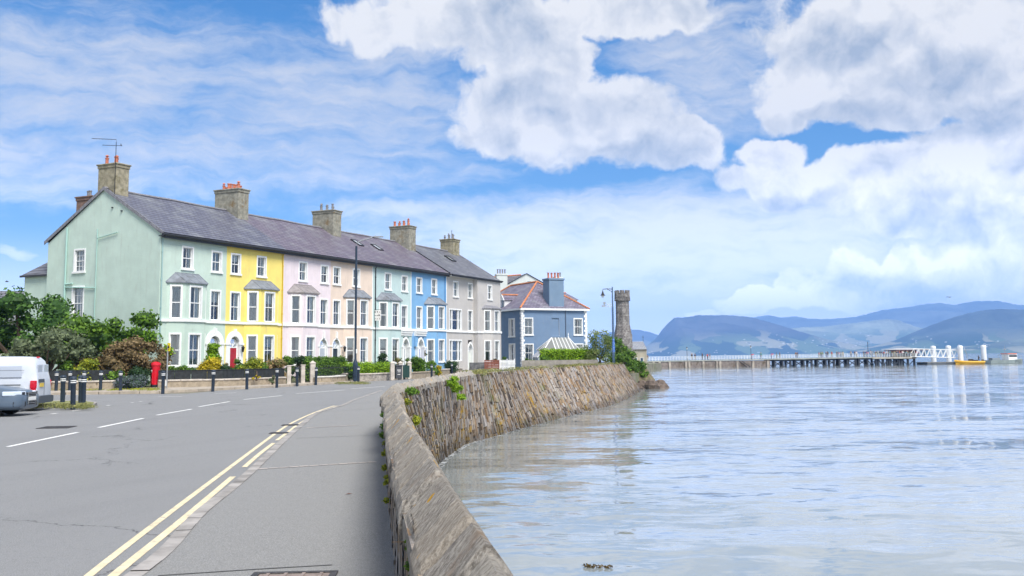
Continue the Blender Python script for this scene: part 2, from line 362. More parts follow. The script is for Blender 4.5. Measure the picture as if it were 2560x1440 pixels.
# top edge (sea side) and foot of the sea wall: (x, y, ztop), (foot x, foot y)
TOPS = [(.33, 1.2, .97), (.16, 2.4, .97), (-.07, 4.0, .97), (-.38, 6.1, .97), (-.79, 9.0, .97), (-1.47, 14.0, .97), (-2.07, 19.0, .98)]
TOPS += [tuple(G(x, y, z)) for x, y, z in [(1000, 975, .98), (1060, 955, .99), (1120, 945, 1.0), (1155, 937, 1.03), (1200, 930, 1.08), (1250, 925, 1.10), (1350, 918, 1.10), (1450, 912, 1.14), (1500, 909.5, 1.12), (1560, 907.5, 1.03)]]
FOOT = [(.48, 1.2), (.30, 2.4), (.07, 4.0), (-.24, 6.1), (-.66, 9.0), (-1.28, 14.0), (-1.62, 19.0)]
_f = [G(x, y, WZ) for x, y in [(1085, 1205), (1110, 1152), (1140, 1128), (1172, 1109), (1236, 1093), (1310, 1072), (1420, 1045), (1510, 1022), (1560, 1006), (1614, 977)]]
FOOT += [(p.x, p.y) for p in _f]
def resample(pts, n):
    pts = [Vector(p) for p in pts]; out = []
    m = len(pts)-1
    for i in range(n+1):
        t = i*m/n; k = min(int(t), m-1); u = t-k
        p0, p1, p2, p3 = pts[max(k-1, 0)], pts[k], pts[k+1], pts[min(k+2, m)]
        out.append(.5*((2*p1)+(p2-p0)*u+(2*p0-5*p1+4*p2-p3)*u*u+(3*p1-p0-3*p2+p3)*u*u*u))
    return out
NW = 640
TS = resample(TOPS, NW); FS = resample([(x, y, WZ-.6) for x, y in FOOT], NW)
def sidevec(L, i):
    d = L[min(i+1, len(L)-1)]-L[max(i-1, 0)]; d.z = 0; d.normalize(); return Vector((-d.y, d.x, 0))   # to the left (land side)
# coping inner edge (land side) follows at a width of 0.46 m
NC = next(i for i, p in enumerate(TS) if p.y > 38.5)
sea = MB()
# ---- water
wm = bpy.data.materials.new('sea_water'); wm.use_nodes = True; g = NG(wm.node_tree); b = g.n['Principled BSDF']
tco = g.new('ShaderNodeTexCoord').outputs['Object']
b.inputs['Roughness'].default_value = .07; b.inputs['IOR'].default_value = 1.6; b.inputs['Specular IOR Level'].default_value = .75
wn = g.noise(tco, .05, 4, .6); g.l.new(g.mix(g.ramp(wn, .3, .7), (.22, .25, .245), (.30, .34, .35)), b.inputs['Base Color'])
d1 = g.noise(g.map(tco, (1, 1, 1)), .8, 3, .5, col=True)
wv = g.vm('ADD', tco, g.vm('MULTIPLY', g.vm('SUBTRACT', d1, (.5, .5, .5)), (.9, .9, 0)))
h1 = g.noise(g.map(wv, (.55, 1.9, 1), (0, 0, .12)), 1.0, 4, .5)
h2 = g.noise(g.map(wv, (1.6, 5., 1), (0, 0, -.1)), 1.6, 3, .5)
h3 = g.noise(g.map(tco, (.08, .28, 1), (0, 0, .05)), 1.0, 3, .5)
calm = g.ramp(g.noise(g.map(tco, (.02, .07, 1), (0, 0, .1)), 1.2, 4, .6), .35, .68)
def slope(vec, sc, det, ax, ay):
    c_ = g.noise(vec, sc, det, .55, col=True); return g.vm('MULTIPLY', g.vm('SUBTRACT', c_, (.5, .5, .5)), (ax, ay, 0))
amp = g.m('MULTIPLY_ADD', calm, .75, .55)
sl_ = g.vm('ADD', slope(g.map(wv, (.5, 1.5, 1), (0, 0, .12)), 1.0, 3, .11, .27), g.vm('ADD', slope(g.map(wv, (1.5, 4.6, 1), (0, 0, -.1)), 1.7, 3, .06, .15), slope(g.map(tco, (.06, .22, 1), (0, 0, .05)), 1., 2, .06, .19)))
sc_ = g.vm('SCALE', sl_); g.l.new(amp, sc_.node.inputs['Scale'])
nr_ = g.vm('NORMALIZE', g.vm('ADD', sc_, (0, 0, 1))); g.l.new(nr_, b.inputs['Normal'])
wmb = MB(); wmb.face([(-4000, -400, WZ), (14000, -400, WZ), (14000, 16000, WZ), (-4000, 16000, WZ)])
struct(wmb.build('water', wm))
# ---- land behind the sea wall
LM_ = mat('rough_ground', (.20, .19, .14), .95, .3, .6, .5, 6, stain=(.12, .16, .05), stain_s=.4)
coast = [(p.x-.25, p.y) for p in TS[::16]]
tip = coast[-1]
poly = [(-400, -60)]+[(.0, -60)]+coast+[(12.5, 100), (11, 118), (16, 150), (24, 190), (34, 230), (34, 262), (6, 262), (-400, 400)]
lm = MB(); lm.face([(x, y, -.03) for x, y in poly]); n_ = len(poly)
for i in range(1, n_-1):
    a, b_ = poly[i], poly[i+1]
    lm.face([(a[0], a[1], -2.4), (b_[0], b_[1], -2.4), (b_[0], b_[1], -.03), (a[0], a[1], -.03)])
struct(lm.build('ground', LM_))
# ---- road
am = bpy.data.materials.new('asphalt'); am.use_nodes = True; g = NG(am.node_tree); b = g.n['Principled BSDF']
v = g.new('ShaderNodeTexCoord').outputs['Object']
ag = g.noise(v, 90, 3, .8); big = g.noise(g.map(v, (1, .35, 1), (0, 0, .3)), .35, 6, .65)
c = g.mix(g.ramp(ag, .35, .68), (.125, .128, .13), (.35, .352, .352)); c = g.mix(g.m('MULTIPLY', g.ramp(big, .35, .7), .5), c, (.25, .252, .254))
pat = g.noise(v, 2.5, 6, .7); c = g.mix(g.m('MULTIPLY', g.ramp(pat, .58, .8), .35), c, (.17, .17, .172))
dist_ = g.vm('ADD', v, g.vm('MULTIPLY', g.vm('SUBTRACT', g.noise(v, .6, 5, .7, col=True), (.5, .5, .5)), (2.2, 2.2, 0)))
ck = g.vor(g.map(dist_, (.22, .16, 0)), 1., 'DISTANCE_TO_EDGE'); ckm = g.m('MULTIPLY', g.ramp(ck, .0, .006, 1, 0), g.ramp(g.noise(v, .35, 2), .47, .56))
wear = g.noise(g.map(g.map(v, (1, 1, 1), (0, 0, .45)), (.9, .07, 1)), 1.1, 5, .6); c = g.mix(g.m('MULTIPLY', g.ramp(wear, .45, .7), .30), c, (.19, .19, .195)); spk = g.noise(v, 38, 3, .9); med = g.noise(v, 14, 5, .8); c = g.mix(g.m('MULTIPLY', g.ramp(med, .50, .70), .45), c, (.13, .132, .135)); c = g.mix(g.m('MULTIPLY', g.ramp(spk, .60, .74), .5), c, (.50, .50, .49)); c = g.mix(g.m('MULTIPLY', ckm, .75), c, (.045, .045, .05)); g.l.new(c, b.inputs['Base Color']); b.inputs['Roughness'].default_value = .88; b.inputs['Specular IOR Level'].default_value = .3
g.l.new(g.bump(ag, .6, .008), b.inputs['Normal'])
ASPH = am
def asph2(name, lo, hi, lines=0):
    m = bpy.data.materials.new(name); m.use_nodes = True; g = NG(m.node_tree); b = g.n['Principled BSDF']
    v = g.new('ShaderNodeTexCoord').outputs['Object']; ag = g.noise(v, 110, 3, .8); big = g.noise(v, .5, 6, .65)
    c = g.mix(g.ramp(ag, .35, .68), lo, hi); md_ = g.noise(v, 12, 5, .8); c = g.mix(g.m('MULTIPLY', g.ramp(md_, .52, .72), .35), c, tuple(x*.9 for x in lo)); c = g.mix(g.m('MULTIPLY', g.ramp(big, .35, .7), .45), c, tuple((a+d)/2.1 for a, d in zip(lo, hi)))
    sp_ = g.noise(v, 7, 5, .75); c = g.mix(g.m('MULTIPLY', g.ramp(sp_, .62, .78), .4), c, tuple(x*.6 for x in lo)); g.l.new(c, b.inputs['Base Color'])
    b.inputs['Roughness'].default_value = .9; b.inputs['Specular IOR Level'].default_value = .25; g.l.new(g.bump(ag, .6, .008), b.inputs['Normal']); return m
PAVE = asph2('footway_asphalt', (.15, .15, .148), (.36, .36, .352))
KERB = mat('kerb_stone', (.33, .31, .29), .85, .25, 3, .4, 40, stain=(.2, .19, .18), stain_s=2)
CONC = mat('pavement_slabs', (.40, .35, .29), .9, .2, 1.2, .4, 40, stain=(.25, .22, .17), stain_s=.8)
# right kerb line in photo pixels (road edge of the seaside footway)
KR = [(343, 1440), (484, 1299), (605, 1200), (704, 1106), (746, 1070), (788, 1038), (849, 1019), (880, 1005), (918, 991), (950, 979.5)]
KP = [Vector((-2.98, -6, 0)), Vector((-2.9, 1, 0)), Vector((-2.85, 5, 0))]+[G(x, y, 0) for x, y in KR]
KP = resample(KP, 90)
# left road edge
LR = [G(x, y, 0) for x, y in [(470, 984), (555, 975.5), (700, 968), (880, 957), (1000, 948), (1100, 940)]]
rd = MB()
rp = [(-2.98, -40, .0)]+[(p.x, p.y, .0) for p in KP]+[(-3.6, 40, 0), (-3.4, 60, 0), (-2.2, 75, 0), (0, 95, 0), (2, 120, 0), (-1.8, 121, 0), (-5.2, 100, 0)]+[(p.x, p.y, 0) for p in LR[::-1]]
rp += [(-20.5, 50.0, 0), (-33, 49.5, 0), (-60, 52, 0), (-60, 30, 0), (-60, -40, 0)]
rd.face(rp); struct(rd.build('road', ASPH))
# ---- seaside footway, kerb
INN = []                                   # land side of wall
for i in range(0, NW+1, 8):
    s_ = sidevec(TS, i); p = TS[i]+s_*.24; INN.append(Vector((p.x, p.y, 0)))
INN = [p for p in INN if p.y < 42]
fw = MB()
poly = [(p.x, p.y, .07) for p in KP if p.y > 0]+[(-3.5, 43, .07)]+[(p.x+.02, p.y, .07) for p in INN[::-1]]+[(.1, -6, .07), (-2.95, -6, .07)]
fw.face(poly); struct(fw.build('pavement', PAVE))
kb = MB(); KW = .14; kat = []
i_ = 0; seg = []; acc = 0.
for i in range(len(KP)-1):
    a, b_ = KP[i], KP[i+1]; n = max(1, round((b_-a).length/.9)); s0, s1 = sidevec(KP, i), sidevec(KP, i+1)
    for k in range(n):
        p, q = a.lerp(b_, (k+.008)/n), a.lerp(b_, (k+.992)/n); u_, w_ = p-s0*KW, q-s1*KW; z = .078+random.uniform(-.004, .004)
        kb.face([(p.x, p.y, -.02), (p.x, p.y, z), (q.x, q.y, z), (q.x, q.y, -.02)]); kb.face([(p.x, p.y, z), (u_.x, u_.y, z), (w_.x, w_.y, z), (q.x, q.y, z)])
struct(kb.build('kerb', KERB))
# ---- landward pavement in front of the garden walls and its kerb
PL = [(-60, 49.9), (-33, 49.3), (-25.5, 49.4), (-22.3, 50.1), (-20.9, 50.7), (-17.9, 50.9)]
PL = [Vector((x, y, 0)) for x, y in PL]+[G(x, y, 0) for x, y in [(555, 975), (700, 968), (790, 962.5), (880, 957), (1000, 948), (1100, 940)]]+[Vector((-5.2, 100, 0)), Vector((-1.8, 121, 0))]
BACK = [(-60, 58), (-33, 57.5), (-24, 57.5), (-20.2, 58.5), (-14.6, 64.5), (-11, 75), (-8.0, 86), (-6.4, 97), (-4.5, 108), (-5, 121)]
pm = MB(); pm.face([(p.x, p.y, .11) for p in PL]+[(x, y, .11) for x, y in BACK[::-1]]); struct(pm.build('pavement', CONC))
kb = MB()
for i in range(len(PL)-1):
    a, b_ = PL[i], PL[i+1]; n = max(1, int((b_-a).length/.9))
    s0, s1 = sidevec(PL, i), sidevec(PL, i+1)
    for k in range(n):
        p, q = a.lerp(b_, (k+.012)/n), a.lerp(b_, (k+.988)/n); sp_, sq = s0.lerp(s1, k/n), s0.lerp(s1, (k+1)/n); u, w_ = p+sp_*.16, q+sq*.16; z = .12+random.uniform(-.004, .004)
        kb.face([(p.x, p.y, -.02), (q.x, q.y, -.02), (q.x, q.y, z), (p.x, p.y, z)]); kb.face([(p.x, p.y, z), (q.x, q.y, z), (w_.x, w_.y, z), (u.x, u.y, z)])
struct(kb.build('kerb', mat('buff_kerb', (.42, .36, .29), .85, .2, 2, .3, 40)))
# ---- garden ground rising to the houses
gm = MB(); gz = .55
gm.face([(x, y, .115) for x, y in BACK[3:]]+[(-12, 121, gz), (-40, 121, gz), (-60, 62, gz), (-60, 58, .115), (-24, 57.6, .115)])
struct(gm.build('ground', mat('garden_soil', (.12, .13, .06), .95, .4, 1.5, .5, 10)))
# ---- markings
YEL = mat('yellow_line_paint', (.70, .60, .40), .8, .12, 4, .3, 90, stain=(.36, .34, .30), stain_s=14, stain_t=(.54, .68))
WHI = mat('white_line_paint', (.78, .78, .76), .8, .1, 4, .3, 90, stain=(.34, .34, .34), stain_s=9, stain_t=(.60, .70))
def strip(pts, w, z, mb):
    pts = [Vector((p[0], p[1], 0)) for p in pts]
    for i in range(len(pts)-1):
        s0, s1 = sidevec(pts, i)*w/2, sidevec(pts, i+1)*w/2; a, b_ = pts[i], pts[i+1]
        mb.face([(a-s0).to_tuple()[:2]+(z,), (b_-s1).to_tuple()[:2]+(z,), (b_+s1).to_tuple()[:2]+(z,), (a+s0).to_tuple()[:2]+(z,)])
def pxline(px, z=0, n=4): return resample([G(x, y, z) for x, y in px], (len(px)-1)*n)
ym = MB()
strip(pxline([(150, 1510), (222, 1440), (397, 1303), (573, 1170), (685, 1086.5), (727, 1059), (785, 1032), (836, 1014.5)]), .075, .004, ym)
strip(pxline([(200, 1520), (283, 1440), (448, 1306), (582, 1192)]), .085, .004, ym)
strip(pxline([(611, 1168), (650, 1134), (684, 1108)]), .08, .004, ym)
strip(pxline([(692, 1101), (727, 1075), (746, 1061), (797, 1032), (845, 1014.5)]), .075, .004, ym)
struct(ym.build('road_marking', YEL))
wm_ = MB()
for a, b_ in [((20, 1117), (195, 1081)), ((247, 1069), (358, 1046)), ((392, 1038), (479, 1023)), ((497, 1017), (574, 1004)), ((609, 999), (705, 989)), ((741, 984), (862, 975)), ((877, 972), (962, 966))]:
    p, q = G(*a), G(*b_); md = p.lerp(q, .5); wdt = .11
    strip([p, md, q], wdt, .004, wm_)
for a, b_ in [((127, 1035), (142, 1033.5)), ((180, 1027.5), (200, 1025.5)), ((266, 1014), (276, 1013)), ((327, 1006.5), (334, 1006)), ((348, 1004), (355, 1003.5)), ((160, 988), (232, 987)), ((395, 992), (455, 991.5)), ((535, 984), (590, 982))]:
    strip([G(*a), G(*b_)], .12, .004, wm_)
struct(wm_.build('road_marking', WHI))
# setts crossing the footway, iron drain and manhole covers
st = MB()
for (a, b_) in (((645, 1173), (942, 1155)), ((765, 1070), (891, 1063.5))):
    p, q = G(*a, .07), G(*b_, .07); n = 12
    for k in range(n):
        u, w_ = p.lerp(q, (k+.05)/n), p.lerp(q, (k+.93)/n); strip([u, w_], .10+random.uniform(-.02, .02), .076, st)
struct(st.build('pavement', mat('granite_setts', (.40, .36, .33), .85, .2, 6)))
jn = MB()
for px in ([(742, 1096), (840, 1092), (941, 1088)], [(770, 1030), (860, 1027), (945, 1020)], [(395, 1440), (640, 1424), (830, 1413)], [(805, 1013), (880, 1010), (946, 1005)]): strip(pxline(px, .07, 6), .022, .074, jn)
struct(jn.build('pavement', mat('tar_joint', (.07, .07, .07), .8)))
IRON = mat('worn_iron', (.09, .085, .085), .6, .3, 20, .6, 60, metal=.5)
def iron_cover(name, lab, c, sx, sy, rz, z, bars, group=None):
    t = thing(name, lab, 'iron cover', (c[0], c[1], z), rz, group)
    fr = MB(); e = .05
    fr.box(-sx/2, sx/2, -sy/2, -sy/2+e, 0, .012).box(-sx/2, sx/2, sy/2-e, sy/2, 0, .012).box(-sx/2, -sx/2+e, -sy/2+e, sy/2-e, 0, .012).box(sx/2-e, sx/2, -sy/2+e, sy/2-e, 0, .012)
    fr.build('frame', IRON, t); pl = MB(); pl.box(-sx/2+e, sx/2-e, -sy/2+e, sy/2-e, -.02, .004)
    for k in range(bars):
        x = -sx/2+e+(sx-2*e)*(k+.5)/bars; pl.box(x-.012, x+.012, -sy/2+e, sy/2-e, .004, .012)
    pl.build('lid', IRON if bars > 5 else mat('cover_concrete', (.25, .20, .18), .9, .25, 8, .5, 60), t); return t
c_ = G(728, 1449, .07); iron_cover('manhole_cover', 'rusty framed rectangular inspection cover set in the seaside footway', c_, .62, .45, .05, .072, 4)
for q, lab in (((733, 1063), 'iron drain grate by the kerb where the yellow lines bend'), ((706, 1083), 'iron drain grate interrupting the yellow lines, nearer one')):
    c_ = G(*q); iron_cover('drain_grate', lab, (c_.x, c_.y), .55, .4, .1, .003, 7, 'drain grates along the kerb')
c_ = G(142, 1069); iron_cover('manhole_cover', 'dark round-edged iron cover in the carriageway left of the white dashes', c_, .75, .75, .1, .003, 6)
# ================================================================== SEA WALL
def stone_mat(name):
    m = bpy.data.materials.new(name); m.use_nodes = True; g = NG(m.node_tree); b = g.n['Principled BSDF']
    a = g.new('ShaderNodeAttribute', attribute_name='tint').outputs['Fac']
    v = g.new('ShaderNodeTexCoord').outputs['Object']; uv = g.new('ShaderNodeUVMap').outputs[0]
    r = g.new('ShaderNodeValToRGB'); g.l.new(a, r.inputs[0]); e = r.color_ramp.elements; e[0].color = (.10, .085, .075, 1); e[1].color = (.50, .47, .45, 1)
    for p_, cc in ((.15, (.20, .15, .11)), (.3, (.40, .26, .14)), (.45, (.30, .28, .27)), (.6, (.42, .34, .26)), (.75, (.37, .36, .37)), (.88, (.52, .40, .27))):
        q = e.new(p_); q.color = (*cc, 1)
    n1 = g.noise(g.map(uv, (14, 3, 1)), 1.5, 6, .7, .4); c = g.mix(g.m('MULTIPLY', g.ramp(n1, .25, .75, 1, 0), .55), r.outputs[0], (.06, .05, .045))
    c = g.mix(g.m('MULTIPLY', g.ramp(n1, .55, .8), .5), c, (.62, .58, .52))  # pale flecks paint highlights into the stone colour
    li = g.noise(v, .45, 6, .65); c = g.mix(g.m('MULTIPLY', g.ramp(li, .52, .66), g.ramp(g.noise(v, 4, 5, .7), .45, .6)), c, (.42, .26, .03))
    ms = g.noise(v, .3, 5, .6, .5); c = g.mix(g.m('MULTIPLY', g.ramp(ms, .52, .7), g.ramp(g.noise(v, 3, 5, .7), .42, .62)), c, (.16, .17, .03))
    sz = g.new('ShaderNodeSeparateXYZ'); g.l.new(v, sz.inputs[0]); zz = g.m('ADD', sz.outputs[2], g.m('MULTIPLY', g.m('SUBTRACT', g.noise(v, 1.2, 4), .5), .5))
    wet = g.ramp(zz, -1.35, -.95, 1, 0); c = g.mix(g.m('MULTIPLY', wet, .5), c, (.045, .035, .02)); g.l.new(c, b.inputs['Base Color'])
    g.l.new(g.m('MULTIPLY_ADD', wet, -.45, .9), b.inputs['Roughness']); b.inputs['Specular IOR Level'].default_value = .35
    hgt = g.noise(g.map(uv, (16, 4, 1)), 1.5, 6, .75); g.l.new(g.bump(hgt, .9, .035), b.inputs['Normal']); return m
STW = stone_mat('sea_wall_stone')
wall = thing('sea_wall', 'long curving rubble sea wall with saddle-backed coping beside the water', 'wall', (0, 0, 0))
cum = [0.]
for i in range(NW): cum.append(cum[-1]+(TS[i+1]-TS[i]).length)
def wpt(s, v, off=0.):                    # point on the battered face: s metres along the top, v 0 (top) .. 1 (foot)
    s = max(0, min(s, cum[-1]-.001)); i = int(np.searchsorted(cum, s, 'right'))-1; i = max(0, min(i, NW-1)); u = (s-cum[i])/(cum[i+1]-cum[i])
    a = TS[i].lerp(TS[i+1], u); b_ = FS[i].lerp(FS[i+1], u); a = Vector((a.x, a.y, a.z-.12))
    p = a.lerp(b_, v)-(-sidevec(TS, i))*.06; nrm = -sidevec(TS, i)
    bul = math.sin(v*math.pi)*.0
    return p+nrm*(off+bul)+Vector((0, 0, off*.4))
fm = MB(); at = []; s = 0.
while s < cum[-1]-.2:
    near = wpt(s, 0).y
    w_ = random.uniform(.11, .24)*(1.0 if near < 50 else 1.25); v_ = random.uniform(-.1, 0.); i0 = int(np.searchsorted(cum, s))
    L = (TS[min(i0, NW)]-FS[min(i0, NW)]).length
    while v_ < 1.:
        hh = random.uniform(.2, .62)/L; o = random.uniform(.0, .085)*(1 if near > 20 else .25); j = [random.uniform(-.045, .045) for _ in range(8)]; g_ = .007
        lean = .06
        cs = [(s+g_+j[0]+lean*v_, v_+g_/L), (s+w_-g_+j[1]+lean*v_, v_+g_/L+j[2]*.3), (s+w_-g_+j[3]+lean*(v_+hh), min(v_+hh-g_/L, 1.06)), (s+g_+j[4]+lean*(v_+hh), min(v_+hh-g_/L+j[5]*.3, 1.06))]
        cs = [(a, max(b_, -.01)) for a, b_ in cs]
        ou = [wpt(a, b_, o) for a, b_ in cs]; cx_ = sum((p for p in ou), Vector())/4; ou = [cx_+(p-cx_)*.95 for p in ou]; inn = [wpt(a, b_, -.07) for a, b_ in cs]
        uo = random.random()*50; uvs = [(uo+a, b_*L) for a, b_ in cs]; tn = random.random()
        fm.face(ou[::-1], uvs[::-1]); at.append(tn)
        for k in range(4):
            q = (k+1) % 4; fm.face([inn[k], inn[q], ou[q], ou[k]][::-1], [uvs[k], uvs[q], uvs[q], uvs[k]][::-1]); at.append(tn*.8)
        v_ += hh
    s += w_
for i in range(0, NW, 2):                 # mortar and rubble backing behind the stones
    k = min(i+2, NW); a, c_, d_, e_ = wpt(cum[i], 0, -.045), wpt(cum[k], 0, -.045), wpt(cum[k], 1.05, -.045), wpt(cum[i], 1.05, -.045)
    fm.face([a, e_, d_, c_], [(cum[i], 0), (cum[i], 3), (cum[k], 3), (cum[k], 0)]); at.append(.05)
fm.attr = at; fm.build('battered_face', STW, wall)
# land-side face and core
lf = MB(); at = []
for i in range(0, NC, 2):
    k = i+2; s0, s1 = sidevec(TS, i), sidevec(TS, k); a, b_ = TS[i]+s0*.28, TS[k]+s1*.28
    for q in range(4):
        z0, z1 = -.05+q*.24, -.05+(q+1)*.24; jo = random.uniform(-.02, .02); A_, B_ = a+s0*jo, b_+s1*jo
        lf.face([(A_.x, A_.y, z0), (A_.x, A_.y, z1), (B_.x, B_.y, z1), (B_.x, B_.y, z0)], [(cum[i], z0), (cum[i], z1), (cum[k], z1), (cum[k], z0)]); at.append(random.random())
for i in range(0, NW, 4):                 # top strip of the wall
    k = min(i+4, NW); s0, s1 = sidevec(TS, i), sidevec(TS, k); wd = .32 if i < NC else .6
    a, b_, c_, d_ = TS[i]-Vector((0, 0, .1)), TS[k]-Vector((0, 0, .1)), TS[k]+s1*wd-Vector((0, 0, .1)), TS[i]+s0*wd-Vector((0, 0, .1))
    lf.face([a, b_, c_, d_], [(cum[i], 0), (cum[k], 0), (cum[k], .4), (cum[i], .4)]); at.append(random.random())
    if i >= NC-4: lf.face([(d_.x, d_.y, -.05), d_, c_, (c_.x, c_.y, -.05)], [(cum[i], 0), (cum[i], 1), (cum[k], 1), (cum[k], 0)]); at.append(random.random())
lf.attr = at; lf.build('landward_face', STW, wall)
# end return of the wall at its far corner
er = MB(); at = []; e0 = wpt(cum[-1], 0); e1 = wpt(cum[-1], 1.)
for q in range(40):
    v0 = q/40.; p0, p1 = e0.lerp(e1, v0), e0.lerp(e1, v0+.028)
    for w_ in range(9):
        dx = random.uniform(-.04, .04); o_ = Vector((-1.0, .22, 0))*w_*.7+Vector((0, .9, 0)); lo = o_
        er.face([p0+Vector((-w_*.66, w_*.5+dx, 0)), p0+Vector((-(w_+1)*.66, (w_+1)*.5+dx, 0)), p1+Vector((-(w_+1)*.66, (w_+1)*.5+dx, 0)), p1+Vector((-w_*.66, w_*.5+dx, 0))], [(w_, v0*3), (w_+1, v0*3), (w_+1, v0*3+.1), (w_, v0*3+.1)]); at.append(random.random())
er.attr = at; er.build('end_return', STW, wall)
# coping stones
cm = bpy.data.materials.new('coping_stone'); cm.use_nodes = True; g = NG(cm.node_tree); b = g.n['Principled BSDF']
uv = g.new('ShaderNodeUVMap').outputs[0]; v = g.new('ShaderNodeTexCoord').outputs['Object']
a = g.new('ShaderNodeAttribute', attribute_name='tint').outputs['Fac']
wv = g.vm('ADD', v, g.vm('MULTIPLY', g.vm('SUBTRACT', g.noise(v, 6, 3, .6, col=True), (.5, .5, .5)), (.03, .03, .03)))
stn = g.noise(g.map(g.map(wv, (1, 1, 1), (0, 0, -.72)), (.28, 1, .6)), 46, 8, .76, 0); fine = g.noise(v, 120, 4, .8); mid = g.noise(v, 9, 6, .7)
c = g.mix(g.ramp(stn, .36, .64), (.10, .093, .085), (.54, .50, .44)); c = g.mix(g.m('MULTIPLY', g.ramp(fine, .5, .72), .55), c, (.66, .63, .58)); c = g.mix(g.m('MULTIPLY', g.ramp(mid, .3, .55, 1, 0), .35), c, (.10, .095, .095))
c = g.mix(g.m('MULTIPLY', a, .35), c, (.56, .46, .34))
rs = g.noise(v, 2.2, 5, .65); c = g.mix(g.m('MULTIPLY', g.ramp(rs, .58, .72), .5), c, (.34, .20, .10))
li = g.noise(v, 5.5, 3, .5, .3); c = g.mix(g.m('MULTIPLY', g.ramp(li, .67, .71), .95), c, (.62, .34, .03))
pl_ = g.noise(v, 1.3, 6, .75); c = g.mix(g.m('MULTIPLY', g.ramp(pl_, .5, .72), .5), c, (.68, .62, .52)); g.l.new(c, b.inputs['Base Color'])
b.inputs['Roughness'].default_value = .92; b.inputs['Specular IOR Level'].default_value = .2
g.l.new(g.bump(g.m('ADD', g.m('ADD', stn, g.m('MULTIPLY', fine, .35)), mid), 1.0, .03), b.inputs['Normal'])
cp = MB(); at = []; s = 0.; sN = cum[NC]
def cpt(s, u, z):                         # u across: 0 sea edge .. 1 land edge
    i = int(np.searchsorted(cum, s, 'right'))-1; i = max(0, min(i, NW-1)); t_ = (s-cum[i])/(cum[i+1]-cum[i]); p = TS[i].lerp(TS[i+1], t_); q = sidevec(TS, i).lerp(sidevec(TS, min(i+1, NW)), t_)
    r_ = p+q*(u*(.30 if i < 220 else .36)+.02); return Vector((r_.x, r_.y, p.z-.97+z))
PROF = [(-.02, .78), (-.04, .87), (.0, .915), (.16, .985), (.33, 1.055), (.40, 1.066), (.50, 1.04), (.65, .99), (.82, .935), (.96, .895), (1.03, .85), (1.02, .76)]
while s < sN:
    L_ = random.uniform(.45, 1.15); e_ = min(s+L_, sN+.3); ns = max(3, int((e_-s)/(.07 if s < 14 else .2))); tn = random.random(); rows = []; tw = random.uniform(-.014, .014); zz = random.uniform(-.02, .02); skew = random.uniform(-.05, .05)
    for k in range(ns+1):
        t_ = k/ns; end = min(t_, 1-t_)*(e_-s); drop = .06*max(0, 1-end/.045); row = []
        for pi, (u, z) in enumerate(PROF):
            ss = s+(e_-s)*t_+skew*(u-.5)*.0; am_ = .013 if .1 < u < .9 else .02
            rgh = am_*(.5*math.sin(ss*5+u*3+tn*9)+random.uniform(-1, 1)*.55)
            row.append((cpt(ss+.013*(1 if k == 0 else -1 if k == ns else 0), u+tw*3+(rgh*.6 if pi in (0, 1, 2, 9, 10, 11) else 0), z+zz+rgh*.5-drop), (ss, pi*.05)))
        rows.append(row)
    for k in range(ns):
        for q in range(len(PROF)-1):
            A_, B_, C_, D_ = rows[k][q], rows[k][q+1], rows[k+1][q+1], rows[k+1][q]; cp.face([x[0] for x in (D_, C_, B_, A_)], [x[1] for x in (D_, C_, B_, A_)]); at.append(tn)
    for row in (rows[0], rows[-1]): cp.face([x[0] for x in row], [x[1] for x in row]); at.append(tn)
    s = e_
cp.attr = at; o = cp.build('coping', cm, wall, smooth=True)
# foam line and grass on top of the far wall
foam = MB(); at = []
for k in range(900):
    s = random.uniform(14, cum[-1]); p = wpt(s, (1.03+WZ*-1-.12)/(1.03+2.1-.12), 0); p = wpt(s, .81, .0); ra = random.uniform(.0, .18); i = int(np.searchsorted(cum, s))-1; n_ = -sidevec(TS, max(i, 0))
    fx = FS[max(i, 0)].lerp(TS[max(i, 0)], .6/(TS[max(i, 0)].z+2.1)); q = Vector((fx.x, fx.y, WZ+.006))+n_*(.03+ra*.5); a_ = random.uniform(.03, .09)
    foam.face([(q.x-a_, q.y-a_*.6, q.z), (q.x+a_, q.y-a_*.4, q.z), (q.x+a_*.8, q.y+a_*.6, q.z), (q.x-a_*.9, q.y+a_*.5, q.z)])
tag(foam.build('foam', mat('foam_white', (.55, .57, .58), .6)), 'thin line of foam along the foot of the sea wall', 'foam', kind='stuff')
gc = []
rg = random.Random(3)
for i in range(NC, NW, 3):
    s_ = sidevec(TS, i); p = TS[i]+s_*rg.uniform(.1, .8); gc.append((p.x, p.y, p.z-.06, .35, .35, .13))
t = tag(foliage('grass', gc, .12, LM['grass'], None, .6, 5, .2, False, 4), 'dry yellowish grass growing along the top of the far sea wall', 'grass', kind='stuff')
# ================================================================== TERRACE OF PAINTED HOUSES
TA = Vector((-23.855, 67.12, 0)); TD = Vector((.4356, .90014, 0)); TN = Vector((.90014, -.4356, 0)); TRZ = math.atan2(TD.y, TD.x)
GZ = .5                                   # house ground level
def TW(t, w, z=0.): return TA+TD*t-TN*w+Vector((0, 0, z))
